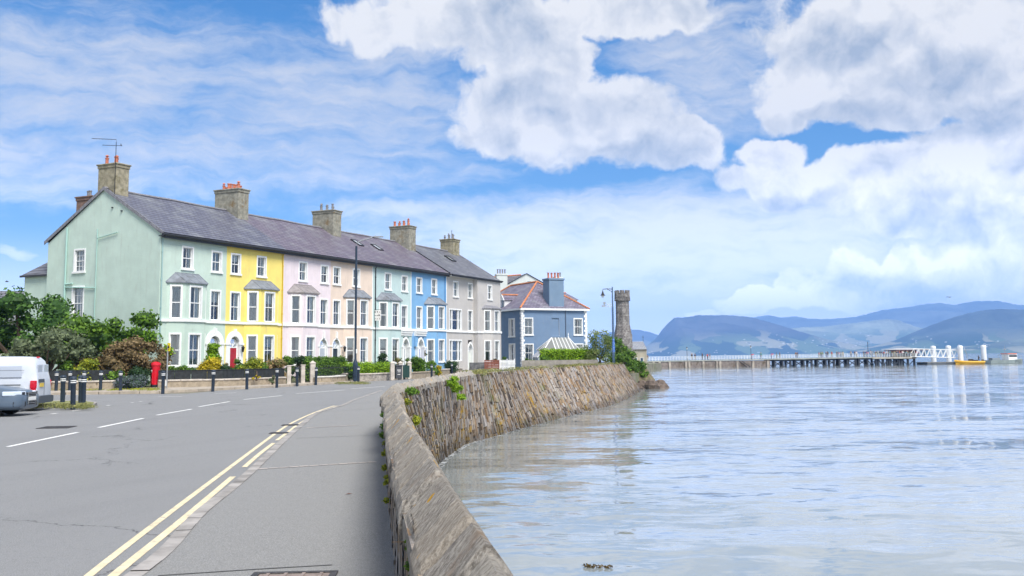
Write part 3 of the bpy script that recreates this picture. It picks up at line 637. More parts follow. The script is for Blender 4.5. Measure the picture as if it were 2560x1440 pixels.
# --- walls with real openings -------------------------------------------------
def wall_panel(mb, P0, P1, z0, z1, holes, depth=.16, mi=0, rmi=1, uvo=0.):
    """vertical wall from plan point P0 to P1 (outside on the right of P0->P1 seen from above); holes = (u0,u1,za,zb)"""
    P0 = Vector((P0[0], P0[1], 0)); P1 = Vector((P1[0], P1[1], 0)); L = (P1-P0).length; d = (P1-P0)/L; inn = Vector((-d.y, d.x, 0))
    us = sorted({0., L}|{h[0] for h in holes}|{h[1] for h in holes}); zs = sorted({z0, z1}|{h[2] for h in holes}|{h[3] for h in holes})
    pt = lambda u, z, o=0.: P0+d*u+inn*o+Vector((0, 0, z))
    for i in range(len(us)-1):
        for j in range(len(zs)-1):
            um, zm = (us[i]+us[i+1])/2, (zs[j]+zs[j+1])/2
            if any(h[0] < um < h[1] and h[2] < zm < h[3] for h in holes): continue
            mb.face([pt(us[i], zs[j]), pt(us[i+1], zs[j]), pt(us[i+1], zs[j+1]), pt(us[i], zs[j+1])], None, mi)
    for a, b, c, e in holes:
        for p, q in (((a, c), (a, e)), ((a, e), (b, e)), ((b, e), (b, c)), ((b, c), (a, c))):
            mb.face([pt(*p), pt(*p, depth), pt(*q, depth), pt(*q)], None, rmi)
WCACHE = {}
def win_meshes(w, h, style):
    key = (round(w, 2), round(h, 2), style)
    if key in WCACHE: return WCACHE[key]
    s = .115
    f = MB()                              # surround: stands proud of the wall
    for (a, b, c, e) in ((-w/2-s, -w/2, -.0, h), (w/2, w/2+s, -.0, h), (-w/2-s, w/2+s, h, h+s)): f.box(a, b, -.035, .01, c, e)
    y0, y1 = .11, .16; fr = .045 # sash
    f.box(-w/2, -w/2+fr, y0, y1, 0, h); f.box(w/2-fr, w/2, y0, y1, 0, h); f.box(-w/2+fr, w/2-fr, y0, y1, 0, fr*1.5); f.box(-w/2+fr, w/2-fr, y0, y1, h-fr, h)
    f.box(-w/2+fr, w/2-fr, y0-.02, y1, h*.5-.03, h*.5+.03)
    b_ = .028
    if style in ('two', 'tall'): f.box(-b_/2, b_/2, y0+.01, y1-.005, fr*1.5, h*.5-.03); f.box(-b_/2, b_/2, y0+.01, y1-.005, h*.5+.03, h-fr)
    if style == 'multi':
        for k in (1, 2): x = -w/2+w*k/3; f.box(x-.014, x+.014, y0+.01, y1-.005, fr*1.5, h*.5-.03); f.box(x-.014, x+.014, y0+.01, y1-.005, h*.5+.03, h-fr)
        for k in (1, 3): z = h*k/4; f.box(-w/2+fr, w/2-fr, y0+.012, y1-.006, z-.014, z+.014)
    if style == 'triple':
        for x in (-w*.27, w*.27): f.box(x-.09, x+.09, .03, y1-.003, 0, h)
    fo = f.build('window', WHITE); me = fo.data; bpy.data.objects.remove(fo)
    p = MB().face([(-w/2, .14, 0), (w/2, .14, 0), (w/2, .14, h), (-w/2, .14, h)]); po = p.build('pane', GLASS); pm_ = po.data; bpy.data.objects.remove(po)
    si = MB(); si.box(-w/2-s-.05, w/2+s+.05, -.10, .11, -.13, .0); so_ = si.build('sill', WHITE); sm = so_.data; bpy.data.objects.remove(so_)
    cs = []
    for kind in range(4):
        c = MB()
        def drape(x0, x1, z0, z1, n=10):
            for k in range(n):
                a, b = x0+(x1-x0)*k/n, x0+(x1-x0)*(k+1)/n; ya, yb = .20+.025*math.sin(k*1.9), .20+.025*math.sin((k+1)*1.9); c.face([(a, ya, z0), (b, yb, z0), (b, yb, z1), (a, ya, z1)])
        if kind == 0: drape(-w/2, -w*.22, 0, h); drape(w*.2, w/2, 0, h)
        elif kind == 1: drape(-w/2, w/2, h*.62, h, 1); drape(-w/2, -w*.3, 0, h, 4)
        elif kind == 2: drape(-w/2, w/2, 0, h, 16)
        else: drape(w*.05, w/2, 0, h)
        co_ = c.build('curtain', CURT if kind != 2 else CURT2); cs.append(co_.data); bpy.data.objects.remove(co_)
    WCACHE[key] = (me, pm_, sm, cs); return WCACHE[key]
def link(name, me, parent, loc=(0, 0, 0), rz=0):
    o = bpy.data.objects.new(name, me); COL.objects.link(o); o.parent = parent; o.location = loc; o.rotation_euler = (0, 0, rz); return o
def add_window(parent, x, y, z, w, h, rz=0, style='two', cur=None, sill=True, sillmul=1., curtain=True):
    me, pm_, sm, cs = win_meshes(w, h, style); o = link('window', me, parent, (x, y, z), rz)
    link('pane', pm_, o)
    if sill: link('sill', sm, o)
    if curtain: link('curtain', cs[random.randrange(4) if cur is None else cur], o)
    return o
def arch_outline(cx, w, zs, kind='round', n=12):
    """points of an arch from left springing over to the right, half width w, springing zs"""
    if kind == 'round': return [(cx-w*math.cos(math.pi*k/n), zs+w*math.sin(math.pi*k/n)) for k in range(n+1)]
    R_ = w*1.55; L = []
    a_end = math.acos((R_-w)/R_)
    for k in range(n//2+1): t = a_end*k/(n//2); L.append((cx-w+R_-R_*math.cos(t), zs+R_*math.sin(t)))
    return L+[(2*cx-x, z) for x, z in L[-2::-1]]
def arch_ring(mb, cx, wi, wo, zs, z0, y0, y1, kind='round', dz=0., mi=None):
    a, b = arch_outline(cx, wi, zs, kind), arch_outline(cx, wo, zs, kind)
    A_ = [(cx-wi, z0)]+a+[(cx+wi, z0)]; B_ = [(cx-wo, z0)]+b+[(cx+wo, z0)]
    for k in range(len(A_)-1):
        (ax, az_), (bx, bz), (cx_, cz), (dx, dz_) = A_[k], B_[k], B_[k+1], A_[k+1]
        mb.face([(ax, y0, az_), (bx, y0, bz), (cx_, y0, cz), (dx, y0, dz_)][::-1], None, mi)
        mb.face([(bx, y0, bz), (bx, .02, bz), (cx_, .02, cz), (cx_, y0, cz)][::-1], None, mi)
        mb.face([(ax, y0, az_), (dx, y0, dz_), (dx, y1, dz_), (ax, y1, az_)][::-1], None, mi)
def make_door(root, cx, z0, wd, zs, col, kind, yd, glazed=False):
    """door leaf, transom and fanlight in an arched opening, recessed yd"""
    dm = mat('door_'+col[0], col[1], .45, .05, 3, coat=.3)
    zt = zs-.28; d = MB(); d.box(cx-wd/2, cx+wd/2, yd, yd+.05, z0, zt)
    for k in range(3):
        for sx in (-1, 1):
            zc = z0+.35+(zt-z0-.5)*k/2.4; d.box(cx+sx*wd*.24-wd*.15, cx+sx*wd*.24+wd*.15, yd-.012, yd+.01, zc, zc+(zt-z0)*.2)
    o = d.build('door', dm, root)
    hb = MB(); hb.lathe([(.02, -.03), (.03, 0), (.02, .03)], (cx-wd*.36, yd-.04, z0+1.05), 8); hb.build('handle', mat('brass', (.6, .42, .12), .3, metal=.9), o)
    f = MB(); f.box(cx-wd/2-.09, cx-wd/2, yd-.02, yd+.08, z0, zs); f.box(cx+wd/2, cx+wd/2+.09, yd-.02, yd+.08, z0, zs); f.box(cx-wd/2, cx+wd/2, yd-.02, yd+.08, zt, zt+.09)
    H_ = .52 if kind == 'round' else .7
    out = arch_outline(cx, wd/2, zt+.09+.15, kind); base = zt+.09
    for k in range(len(out)-1):         # fanlight frame and glazing bars
        a, b = out[k], out[k+1]; f.tube([(a[0], yd+.0, a[1]), (b[0], yd+.0, b[1])], .028, 5, False)
        if k % 2 == 0 and k: f.tube([(cx, yd, base), (a[0], yd, a[1])], .016, 4, False)
    f.build('fanlight_frame', WHITE, root); gl = MB(); gl.face([(cx-wd/2, yd+.02, base)]+[(x, yd+.02, z) for x, z in out]+[(cx+wd/2, yd+.02, base)]); gl.build('fanlight', GLASS, root)
    bk = MB(); bk.box(cx-wd/2-.3, cx+wd/2+.3, yd+.3, yd+.35, z0, zs+.9); bk.build('hall', DARKROOM, root)
def sash_set(root, pts, zb, zt, wall_mb, sizes):
    pass
def bay(root, x0, x1, dp, wallm, revm, zroof=6.95, roofm=LEAD, upper=True, flip=False, leads=2):
    """canted bay, ground and first floor, with its own roof; local frame: front of house at y=0, outward -y"""
    A_, B_, C_, D_ = (x0, 0), (x0+dp, -dp), (x1-dp, -dp), (x1, 0); mb = MB(); cl = dp*math.sqrt(2); fl = (x1-dp)-(x0+dp)
    cw, fw_ = cl*.50, min(fl*.52, 1.05); z1, h1, z2, h2 = 1.28-0.0, 2.12, 4.50, 2.18
    def holes(L, w): return [(L/2-w/2, L/2+w/2, z1, z1+h1), (L/2-w/2, L/2+w/2, z2, z2+h2)]
    wall_panel(mb, A_, B_, GZ-.2, zroof, holes(cl, cw)); wall_panel(mb, B_, C_, GZ-.2, zroof, holes(fl, fw_)); wall_panel(mb, C_, D_, GZ-.2, zroof, holes(cl, cw))
    o = mb.build('bay_window', [wallm, revm], root)
    for (P, Q, w, rz, st_) in ((A_, B_, cw, -math.pi/4, 'one'), (B_, C_, fw_, 0, 'two'), (C_, D_, cw, math.pi/4, 'one')):
        mx, my = (P[0]+Q[0])/2, (P[1]+Q[1])/2
        for z, h in ((z1, h1), (z2, h2)):
            me, pm_, sm, cs = win_meshes(w, h, st_); wdw = link('window', me, root, (mx, my, z), rz); link('pane', pm_, wdw); link('curtain', random.choice(cs), wdw)
            if z < 2: link('sill', sm, wdw)
    r = MB(); e = .13; P = [(x0-e*1.2, .0), (x0+dp-e*.4, -dp-e), (x1-dp+e*.4, -dp-e), (x1+e*1.2, .0)]; T = [(x0+.45*dp+.35, 0), (x1-.45*dp-.35, 0)]; zt = zroof+.72
    p3 = [(p[0], p[1], zroof+.03) for p in P]; t3 = [(T[0][0], -.02, zt), (T[1][0], -.02, zt)]
    r.face([p3[0], p3[1], t3[0]]); r.face([p3[1], p3[2], t3[1], t3[0]]); r.face([p3[2], p3[3], t3[1]]); r.prism(P, zroof-.03, zroof+.03)
    for a, b in ((p3[1], t3[0]), (p3[2], t3[1]), (p3[0], t3[0]), (p3[3], t3[1]), (t3[0], t3[1])): r.tube([a, b], .03, 6)
    for k in range(1, leads+1):
        u = k/(leads+1); a = Vector(p3[1]).lerp(Vector(p3[2]), u); b = Vector(t3[0]).lerp(Vector(t3[1]), u); r.tube([a, b], .025, 6)
    r.build('bay_roof', roofm, o); r2 = MB()
    return o
def chimney(root, cx, w0, w1, th, z0, z1, m, pots, potm, cap=True, name='chimney'):
    """stack across the ridge: local x centre, from depth w0 to w1, thickness th"""
    c = MB(); c.box(cx-th/2, cx+th/2, w0, w1, z0, z1-.32)
    c.box(cx-th/2-.04, cx+th/2+.04, w0-.04, w1+.04, z0, z0+ (z1-z0)*.38) if cap else None
    c.box(cx-th/2-.05, cx+th/2+.05, w0-.05, w1+.05, z1-.32, z1-.10); c.box(cx-th/2-.11, cx+th/2+.11, w0-.11, w1+.11, z1-.10, z1)
    o = c.build(name, m, root, bevel=.02); n = pots; rg = random.Random(int(cx*100+n*7+w0*31))
    for k in range(n):
        row = k % 2; x = cx+(.24 if row else -.24)*(th/1.2); w = w0+.25+(w1-w0-.5)*(k//2+.5*(n % 2))/max(1, (n-1)//2+.001) if n > 2 else w0+.4+.6*k
        w = w0+.22+(w1-w0-.44)*(k+.5)/n; h = rg.uniform(.32, .62); r = rg.uniform(.11, .14); p = MB()
        p.lathe([(r*1.15, 0), (r*1.15, .08), (r*.92, .1), (r*.85, h-.1), (r*1.1, h-.08), (r*1.1, h), (r*.8, h), (r*.8, h-.15)], (x, w, z1), 10)
        if rg.random() < .3: p.lathe([(r*.5, h), (r*.5, h+.1), (r*1.2, h+.12), (r*.3, h+.22)], (x, w, z1), 8)
        p.build('chimney_pot', potm, o, smooth=True)
    return o
SLA = slate('blue_grey_slate', (.115, .12, .165), (.17, .175, .22)); SLB = slate('purple_slate', (.145, .12, .165), (.21, .18, .22)); SLC = slate('weathered_grey_slate', (.13, .135, .16), (.195, .195, .22))
RIDGE_W, RIDGE_Z, EAVE_Z, EAVE_W, BACK_W = 5.45, 13.85, 10.28, -.38, 11.25
def roof_pair(root, x0, x1, m, verge0=False, verge1=False):
    r = MB(); sl = math.hypot(RIDGE_W-EAVE_W, RIDGE_Z-EAVE_Z); a = -.08 if verge0 else 0; b = x1-x0+(.10 if verge1 else 0); c0 = .15 if verge0 else 0; c1 = b-(.25 if verge1 else 0); sag = [0, -.03, -.05, -.03, 0]
    n = 4
    for k in range(n):
        xa, xb = a+(b-a)*k/n, a+(b-a)*(k+1)/n; ra, rb = RIDGE_Z+sag[k], RIDGE_Z+sag[k+1]
        r.face([(xa, EAVE_W, EAVE_Z), (xb, EAVE_W, EAVE_Z), (xb, RIDGE_W, rb), (xa, RIDGE_W, ra)], [(xa, 0), (xb, 0), (xb, sl), (xa, sl)])
        r.face([(xa, RIDGE_W, ra), (xb, RIDGE_W, rb), (xb, BACK_W, EAVE_Z), (xa, BACK_W, EAVE_Z)], [(xa, sl), (xb, sl), (xb, 0), (xa, 0)])
        xa, xb = max(xa, c0), min(xb, c1); r.face([(xa, EAVE_W, EAVE_Z-.06), (xa, BACK_W, EAVE_Z-.06), (xb, BACK_W, EAVE_Z-.06), (xb, EAVE_W, EAVE_Z-.06)], [(0, 0)]*4)
    for x in ((.12 if verge0 else a), (b-.32 if verge1 else b)):
        if verge0 or verge1: continue
        r.face([(x, EAVE_W, EAVE_Z-.06), (x, EAVE_W, EAVE_Z), (x, RIDGE_W, RIDGE_Z), (x, BACK_W, EAVE_Z), (x, BACK_W, EAVE_Z-.06)], [(0, 0)]*5)
    o = r.build('roof', m, root)
    rt = MB()
    nn = int((b-a)/.45)
    for k in range(nn):
        xa, xb = a+(b-a)*k/nn, a+(b-a)*(k+.96)/nn; q = (k+.5)/nn*4; i = min(int(q), 3); z = RIDGE_Z+sag[i]+(sag[i+1]-sag[i])*(q-i)
        for s_ in (-1, 1): rt.face([(xa, RIDGE_W, z+.08), (xb, RIDGE_W, z+.08), (xb, RIDGE_W+s_*.2, z-.06), (xa, RIDGE_W+s_*.2, z-.06)][::s_])
    rt.build('ridge_tiles', SLATEGREY, o)
    if verge0 or verge1:
        x = a if verge0 else b; s = -1 if verge0 else 1; v = MB()
        for (y0, z0, y1, z1) in ((EAVE_W, EAVE_Z, RIDGE_W, RIDGE_Z), (BACK_W, EAVE_Z, RIDGE_W, RIDGE_Z)):
            P_ = [(x, y0, z0-.20), (x, y1, z1-.20), (x, y1, z1+.05), (x, y0, z0+.05)]; Q_ = [(x+.05*s, *p[1:]) for p in P_]
            v.face(P_); v.face(Q_); v.face([P_[3], P_[2], Q_[2], Q_[3]]); v.face([P_[0], P_[1], Q_[1], Q_[0]])
        v.build('verge', SLATEGREY, o)
    return o
def house(label, x0, x1, colr, col, flip, roofm, arch='white', door=('red', (.42, .02, .03)), gable=False, chim=None, pots=6, potm=TERRA, rev=WHITE, brick=False, frontcol=None, bayroof=LEAD, chm=STONEG, skylights=()):
    L = x1-x0; p = TW(x0, 0, 0); root = thing('terraced_house', label, 'house', p, TRZ, 'painted terraced houses along the seafront')
    wm_ = render_wall('render_'+colr, col, brick); mb = MB(); X = (lambda x: L-x) if flip else (lambda x: x)
    wins = [(2.55, 8.02, .92, 1.46), (5.45, 8.02, .90, 1.40), (5.42, 4.50, .92, 2.08)]
    holes = [(X(x)-w/2, X(x)+w/2, z, z+h) for x, z, w, h in wins]; dx = X(5.42)
    holes.append((dx-.56, dx+.56, GZ-.2, 3.42)); bx0, bx1 = sorted((X(.72), X(4.38)))
    wall_panel(mb, (0, 0), (L, 0), GZ-.2, 10.1, holes, mi=0, rmi=1)
    if gable:
        gh = [(BACK_W-.3-8.15, BACK_W-.3-7.2, 7.98, 9.5), (BACK_W-.3-8.2, BACK_W-.3-7.2, 4.6, 6.85), (BACK_W-.3-8.1, BACK_W-.3-7.2, 1.7, 3.3)]
        wall_panel(mb, (0, BACK_W-.3), (0, 0), GZ-.2, 10.1, gh)
        mb.face([(0, -.2, 10.1), (0, BACK_W-.2, 10.1), (0, RIDGE_W, 13.72)][::-1])
        mb.face([(0, -.36, 9.95), (0, 0, 9.95), (0, 0, 10.25), (0, -.36, 10.25)])
    wall_panel(mb, (L, 0), (L, BACK_W-.3), GZ-.2, 10.1, []) ; wall_panel(mb, (L, BACK_W-.3), (0, BACK_W-.3), GZ-.2, 10.1, [])
    if not gable: wall_panel(mb, (0, BACK_W-.3), (0, 0), GZ-.2, 10.1, [])
    mb.build('wall', [wm_, rev], root)
    inn = MB(); inn.box(.05, L-.05, .75, .8, GZ, 10.0)
    for z in (4.0, 7.5): inn.box(.05, L-.05, .2, .76, z-.1, z)
    inn.build('interior', DARKROOM, root)
    if gable: MB().box(.6, .65, 6.6, 8.8, GZ, 10).build('interior', DARKROOM, root)
    for x, z, w, h in wins: add_window(root, X(x), 0, z, w, h, sill=(z > 5), style='two')
    if gable:
        for (w_, z, w, h) in ((7.67, 7.98, .95, 1.52), (7.7, 4.6, 1.0, 2.25), (7.65, 1.7, .9, 1.6)): add_window(root, 0, w_, z, w, h, -math.pi/2, 'multi', cur=2)
    bay(root, bx0, bx1, .85, wm_, rev, roofm=bayroof)
    # string course, wrapping the bay
    sc = MB(); zz0, zz1 = 4.27, 4.45; pr = .09
    for a, b in ((0, bx0), (bx1, L)):
        if b-a > .02: sc.box(a, b, -pr, .0, zz0, zz1)
    dp = .85; pl0 = [(bx0, 0), (bx0+dp, -dp), (bx1-dp, -dp), (bx1, 0)]; pl1 = [(bx0-pr*1.2, -.0), (bx0+dp-pr*.41, -dp-pr), (bx1-dp+pr*.41, -dp-pr), (bx1+pr*1.2, 0)]
    for k in range(3): sc.prism([pl0[k], pl1[k], pl1[k+1], pl0[k+1]], zz0+.002, zz1-.002)
    if gable: sc.box(-.09, .0, 0, .6, zz0, zz1)
    sc.build('string_course', WHITE, root)
    gt = MB(); a_ = -.2 if gable else 0
    gt.box(a_, L, -.36, -.30, 9.92, 10.24); gt.box(a_, L, -.30, .0, 10.02, 10.08); gt.tube([(a_, -.43, 10.14), (L, -.43, 10.14)], .09, 8); gt.build('gutter', DARKG, root)
    # doorway
    ds = MB()
    if arch == 'white':
        arch_ring(ds, dx, .50, .92, 2.86, GZ-.2, -.07, .3); 
        for s in (-1, 1): ds.box(dx+s*.71-.27, dx+s*.71+.27, -.11, .0, 2.74, 2.86)
        ds.box(dx-.1, dx+.1, -.16, 0, 3.36, 3.92); dmw = WHITE
        ds.build('door_surround', WHITE, root)
    elif arch == 'plain':
        arch_ring(ds, dx, .48, .60, 2.80, GZ-.2, -.02, .3); ds.build('door_surround', WHITE, root); ds = MB(); arch_ring(ds, dx, .595, .80, 2.80, GZ-.2, -.012, .02); 
        ds.build('door_recess', wm_, root); k_ = MB(); k_.box(dx-.1, dx+.1, -.12, 0, 3.38, 3.95)
        k_.build('keystone', WHITE, root)
        for s in (-1, 1): MB().box(dx+s*.68-.2, dx+s*.68+.2, -.06, .0, 2.66, 2.78).build('impost', WHITE, root)
    elif arch == 'gothic':
        arch_ring(ds, dx, .50, .66, 2.75, GZ-.2, -.22, .5, 'pointed')
        for s in (-1, 1): ds.box(dx+s*.62-.14, dx+s*.62+.14, -.32, .0, GZ-.2, 2.62); ds.box(dx+s*.62-.17, dx+s*.62+.17, -.35, 0, 2.62, 2.75)
        a, b = sorted((X(4.5), X(6.45))); ds.box(a, b, -.28, -.0, 3.78, 4.0); ds.box(a-.0, b, -.36, -.0, 4.0, 4.2); ds.box(a-.0, b, -.42, -.0, 4.2, 4.27)
        ds.build('door_surround', WHITE, root)
        pn = MB(); pn.box(a, dx-.52, -.20, 0, 2.75, 3.78); pn.box(dx+.52, b, -.20, 0, 2.75, 3.78); pn.box(dx-.52, dx+.52, -.2, 0, 3.66, 3.78); pn.build('porch_panel', wm_, root)
    make_door(root, dx, GZ, .86, 2.80, door, 'pointed' if arch == 'gothic' else 'round', .17)
    rf = roof_pair(root, x0, x1, roofm, verge0=gable)
    for (sx, w_) in skylights:
        s_ = math.atan2(RIDGE_Z-EAVE_Z, RIDGE_W-EAVE_W); z = EAVE_Z+(w_-EAVE_W)*math.tan(s_)
        M_ = Matrix.Translation((sx, w_, z)) @ Matrix.Rotation(s_, 4, 'X'); k = MB(); 
        for a, b, c, e in ((-.4, .4, -.6, -.53), (-.4, .4, .53, .6), (-.4, -.33, -.53, .53), (.33, .4, -.53, .53)): k.box(a, b, c, e, -.02, .09, M_)
        sk = k.build('skylight', DARKG, root); MB().box(-.33, .33, -.53, .53, 0, .05, M_).build('pane', mat('skylight_glass', (.55, .6, .65), .08, metal=.6), sk)
    if chim is not None:
        for (cx, w0, w1, th, z1, np_, pm2, cm2) in chim: chimney(root, cx, w0, w1, th, 11.0, z1, cm2, np_, pm2)
    return root
def downpipe(root, x, z0, z1, m, y=-.08, r=.045):
    d = MB(); d.tube([(x, -.36, z1+.1), (x, y, z1-.15), (x, y, z0)], r, 8)
    z = z0+.8
    while z < z1: d.lathe([(r*1.4, -.05), (r*1.4, .05)], (x, y, z), 8); z += 1.9
    d.build('drainpipe', m, root)
GREEN = (.53, .65, .57); MINTC = (.45, .60, .58)
h1 = house('sage green end house with a broad windowed gable at the near end of the row', 0, 6.5, 'green', GREEN, False, SLA, 'white', ('cream', (.6, .62, .58)), gable=True, brick=True,
           chim=[(.78, 4.6, 6.4, 1.15, 15.6, 3, TERRA, STONEC)])
h2 = house('bright yellow house with a red front door', 6.5, 12.93, 'yellow', (.86, .70, .20), True, SLA, 'white', ('red', (.38, .015, .03)), chim=[(6.4, 4.1, 6.6, 1.25, 15.55, 8, TERRA, STONEG)])
h3 = house('pale pink house beside the yellow one', 12.95, 19.3, 'pink', (.76, .67, .70), False, SLB, 'plain', ('grey', (.42, .46, .52)), bayroof=mat('brown_lead', (.24, .22, .22), .55, .2, 4))
h4 = house('peach house behind the tall dark street lamp', 19.3, 25.6, 'peach', (.74, .61, .51), True, SLB, 'plain', ('black', (.02, .035, .05)), chim=[(6.4, 4.0, 6.4, 1.25, 15.43, 6, BUFFPOT, STONEG)])
h5 = house('pale mint house with a black drainpipe and a pointed white porch', 25.62, 32.25, 'mint', (.49, .62, .61), False, SLB, 'gothic', ('slate', (.25, .29, .34)), skylights=((2.3, 3.3), (5.2, 3.0)))
h6 = house('sky blue house with a royal blue front door', 32.25, 39.2, 'blue', (.20, .40, .64), True, SLB, 'gothic', ('royal', (.01, .06, .42)), chim=[(6.3, 3.7, 6.1, 1.3, 15.42, 7, TERRA, STONEG)])
# green gable details
gp_ = MB(); GP = mat('green_pipe', (.36, .56, .50), .6)
def gpipe(pts, r): gp_.tube([(-.1, w, z) for w, z in pts], r, 8)
gpipe([(8.95, 11.2), (8.95, .6)], .07); gpipe([(5.9, 10.9), (5.9, .6)], .035); gpipe([(5.9, 10.25), (3.95, 10.55)], .035); gpipe([(8.95, 6.9), (5.9, 6.75)], .045); gpipe([(8.95, 7.1), (8.2, 7.15)], .06)
gp_.build('drainpipe', GP, h1); vt = MB()
for w, z in ((4.6, 12.3), (3.7, 12.0)): vt.lathe([(.07, 0), (.07, .08)], (-.05, w, z), 8)
vt.build('vent', DARKG, h1)
downpipe(h1, .12, .6, 10.0, mat('grey_green_pipe', (.30, .45, .44), .6)); downpipe(h2, 6.36, .6, 10.0, mat('yellow_pipe', (.62, .44, .02), .6)); downpipe(h5, 1.35-.95, .6, 10.0, DARKG); downpipe(h6, 6.55, 7.1, 10.0, mat('blue_pipe', (.08, .28, .55), .6))
WHL = MB(); WHL.box(-.06, .06, -.015, .005, GZ, 10.0); o_ = WHL.build('painted_strip', WHITE, h5, loc=(.0, 0, 0)); o_ = link('painted_strip', o_.data, h6, (0, 0, 0)); o_ = link('painted_strip', o_.data, h6, (6.9, 0, 0))
# rear wing of the green house
rw = MB(); rw.box(.25, 4.2, BACK_W-.3, 13.6, GZ-.2, 8.0); rw.build('rear_wing', MATS['render_green'], h1); r = MB()
r.face([(.05, 13.8, 7.95), (.05, 10.95, 7.95), (2.2, 10.95, 9.75), (2.2, 11.6, 9.75)][::-1], [(0, 0), (2.9, 0), (2.9, 2.7), (2.2, 2.7)]); r.face([(.05, 13.8, 7.95), (2.2, 11.6, 9.75), (4.4, 13.8, 7.95)][::-1], [(0, 0), (2, 2.7), (4, 0)])
r.face([(4.4, 13.8, 7.95), (2.2, 11.6, 9.75), (2.2, 10.95, 9.75), (4.4, 10.95, 7.95)], [(0, 0), (0, 2), (2, 2), (2, 0)]); r.build('wing_roof', SLC, h1)
g_ = MB(); g_.box(-.0, .08, 10.95, 13.85, 7.82, 7.96); g_.build('gutter', DARKG, h1)
c_ = chimney(h1, 1.6, 8.0, 9.6, .9, 10.6, 13.65, mat('red_brown_brick', (.20, .13, .10), .9, .25, 6, .4, 20), 2, BUFFPOT)
# ---- grey double-fronted house at the far end
def grey_house():
    root = thing('terraced_house', 'large unpainted grey rendered house with white window trims closing the far end of the row', 'house', TW(39.2, 0), TRZ, 'painted terraced houses along the seafront')
    wm_ = render_wall('render_grey', (.50, .48, .46)); L = 11.4; xr = 5.85; pj = .5; mb = MB()
    w1 = [(1.9, 8.02, .9, 1.5), (5.1, 8.02, .85, 1.5), (5.1, 4.5, .9, 2.1), (1.85, 4.5, 2.5, 2.1), (1.85, 1.3, 2.5, 2.1)]
    wall_panel(mb, (0, 0), (xr, 0), GZ-.2, 10.1, [(x-w/2, x+w/2, z, z+h) for x, z, w, h in w1]+[(5.1-.5, 5.1+.5, GZ-.2, 3.5)])
    wall_panel(mb, (xr, 0), (xr, -pj), GZ-.2, 10.1, [])
    wall_panel(mb, (xr, -pj), (L, -pj), GZ-.2, 10.1, [(8.3-xr, 9.2-xr, 8.02, 9.52)])
    wall_panel(mb, (L, -pj), (L, BACK_W-.3), GZ-.2, 10.1, []); wall_panel(mb, (L, BACK_W-.3), (0, BACK_W-.3), GZ-.2, 10.1, []); mb.face([(L, -.2, 10.1), (L, BACK_W-.2, 10.1), (L, RIDGE_W, 13.72)])
    mb.build('wall', [wm_, WHITE], root); i_ = MB(); i_.box(.05, L-.05, .8, .85, GZ, 10); i_.build('interior', DARKROOM, root)
    for x, z, w, h in w1: add_window(root, x, 0, z, w, h, style='triple' if w > 2 else 'two', sill=z > 5)
    add_window(root, 8.75, -pj, 8.02, .9, 1.5)
    # bay on the projecting part
    sub = MB(); dp = .8; x0, x1 = 7.0, 10.7; A_, B_, C_, D_ = (x0, -pj), (x0+dp, -pj-dp), (x1-dp, -pj-dp), (x1, -pj); cl = dp*1.414; fl = x1-x0-2*dp
    hs_ = lambda L_, w: [(L_/2-w/2, L_/2+w/2, 1.28, 3.4), (L_/2-w/2, L_/2+w/2, 4.5, 6.68)]
    wall_panel(sub, A_, B_, GZ-.2, 6.95, hs_(cl, .58)); wall_panel(sub, B_, C_, GZ-.2, 6.95, hs_(fl, 1.0)); wall_panel(sub, C_, D_, GZ-.2, 6.95, hs_(cl, .58)); o = sub.build('bay_window', [wm_, WHITE], root)
    for (P, Q, w, rz, st_) in ((A_, B_, .58, -math.pi/4, 'one'), (B_, C_, 1.0, 0, 'two'), (C_, D_, .58, math.pi/4, 'one')):
        for z, h in ((1.28, 2.12), (4.5, 2.18)): add_window(root, (P[0]+Q[0])/2, (P[1]+Q[1])/2, z, w, h, rz, st_, sill=True)
    r = MB(); e = .14; P = [(x0-e, -pj), (x0+dp-e*.4, -pj-dp-e), (x1-dp+e*.4, -pj-dp-e), (x1+e, -pj)]; p3 = [(p[0], p[1], 6.98) for p in P]; t3 = [(x0+.6, -pj, 7.35), (x1-.6, -pj, 7.35)]
    r.face([p3[0], p3[1], t3[0]]); r.face([p3[1], p3[2], t3[1], t3[0]]); r.face([p3[2], p3[3], t3[1]]); r.prism(P, 6.92, 6.98); r.build('bay_roof', SLATEGREY, o)
    sc = MB(); sc.box(0, xr-.0, -.09, 0, 4.27, 4.45); sc.box(xr-.09, xr, -pj, -.09, 4.27, 4.45); sc.box(xr-.09, x0-.07, -pj-.09, -pj, 4.27, 4.45); sc.box(x1+.07, L, -pj-.09, -pj, 4.27, 4.45)
    sc.prism([A_, (x0-.09, -pj), (x0+dp-.04, -pj-dp-.09), (x1-dp+.04, -pj-dp-.09), (x1+.09, -pj), D_, C_, B_], 4.272, 4.448); sc.build('string_course', WHITE, root)
    gt = MB(); gt.box(0, L+.2, -.66, -.6, 10.0, 10.24); gt.tube([(0, -.72, 10.16), (L+.2, -.72, 10.16)], .07, 8); gt.build('gutter', DARKG, root); sf = MB(); sf.box(0, L, -.6, 0, 10.06, 10.1); sf.build('soffit', WHITE, root)
    ds = MB(); arch_ring(ds, 5.1, .46, .62, 2.45, GZ-.2, -.04, .4, 'pointed'); ds.build('door_surround', WHITE, root); make_door(root, 5.1, GZ, .84, 2.6, ('pale', (.45, .52, .42)), 'pointed', .35)
    rf = roof_pair(root, 0, L, SLC, verge1=True); e_ = MB(); e_.face([(0, -.7, 10.12), (L+.18, -.7, 10.12), (L+.18, EAVE_W+.02, EAVE_Z+.03), (0, EAVE_W+.02, EAVE_Z+.03)], [(0, 0), (L, 0), (L, .4), (0, .4)]); e_.build('eave_slates', SLC, rf)
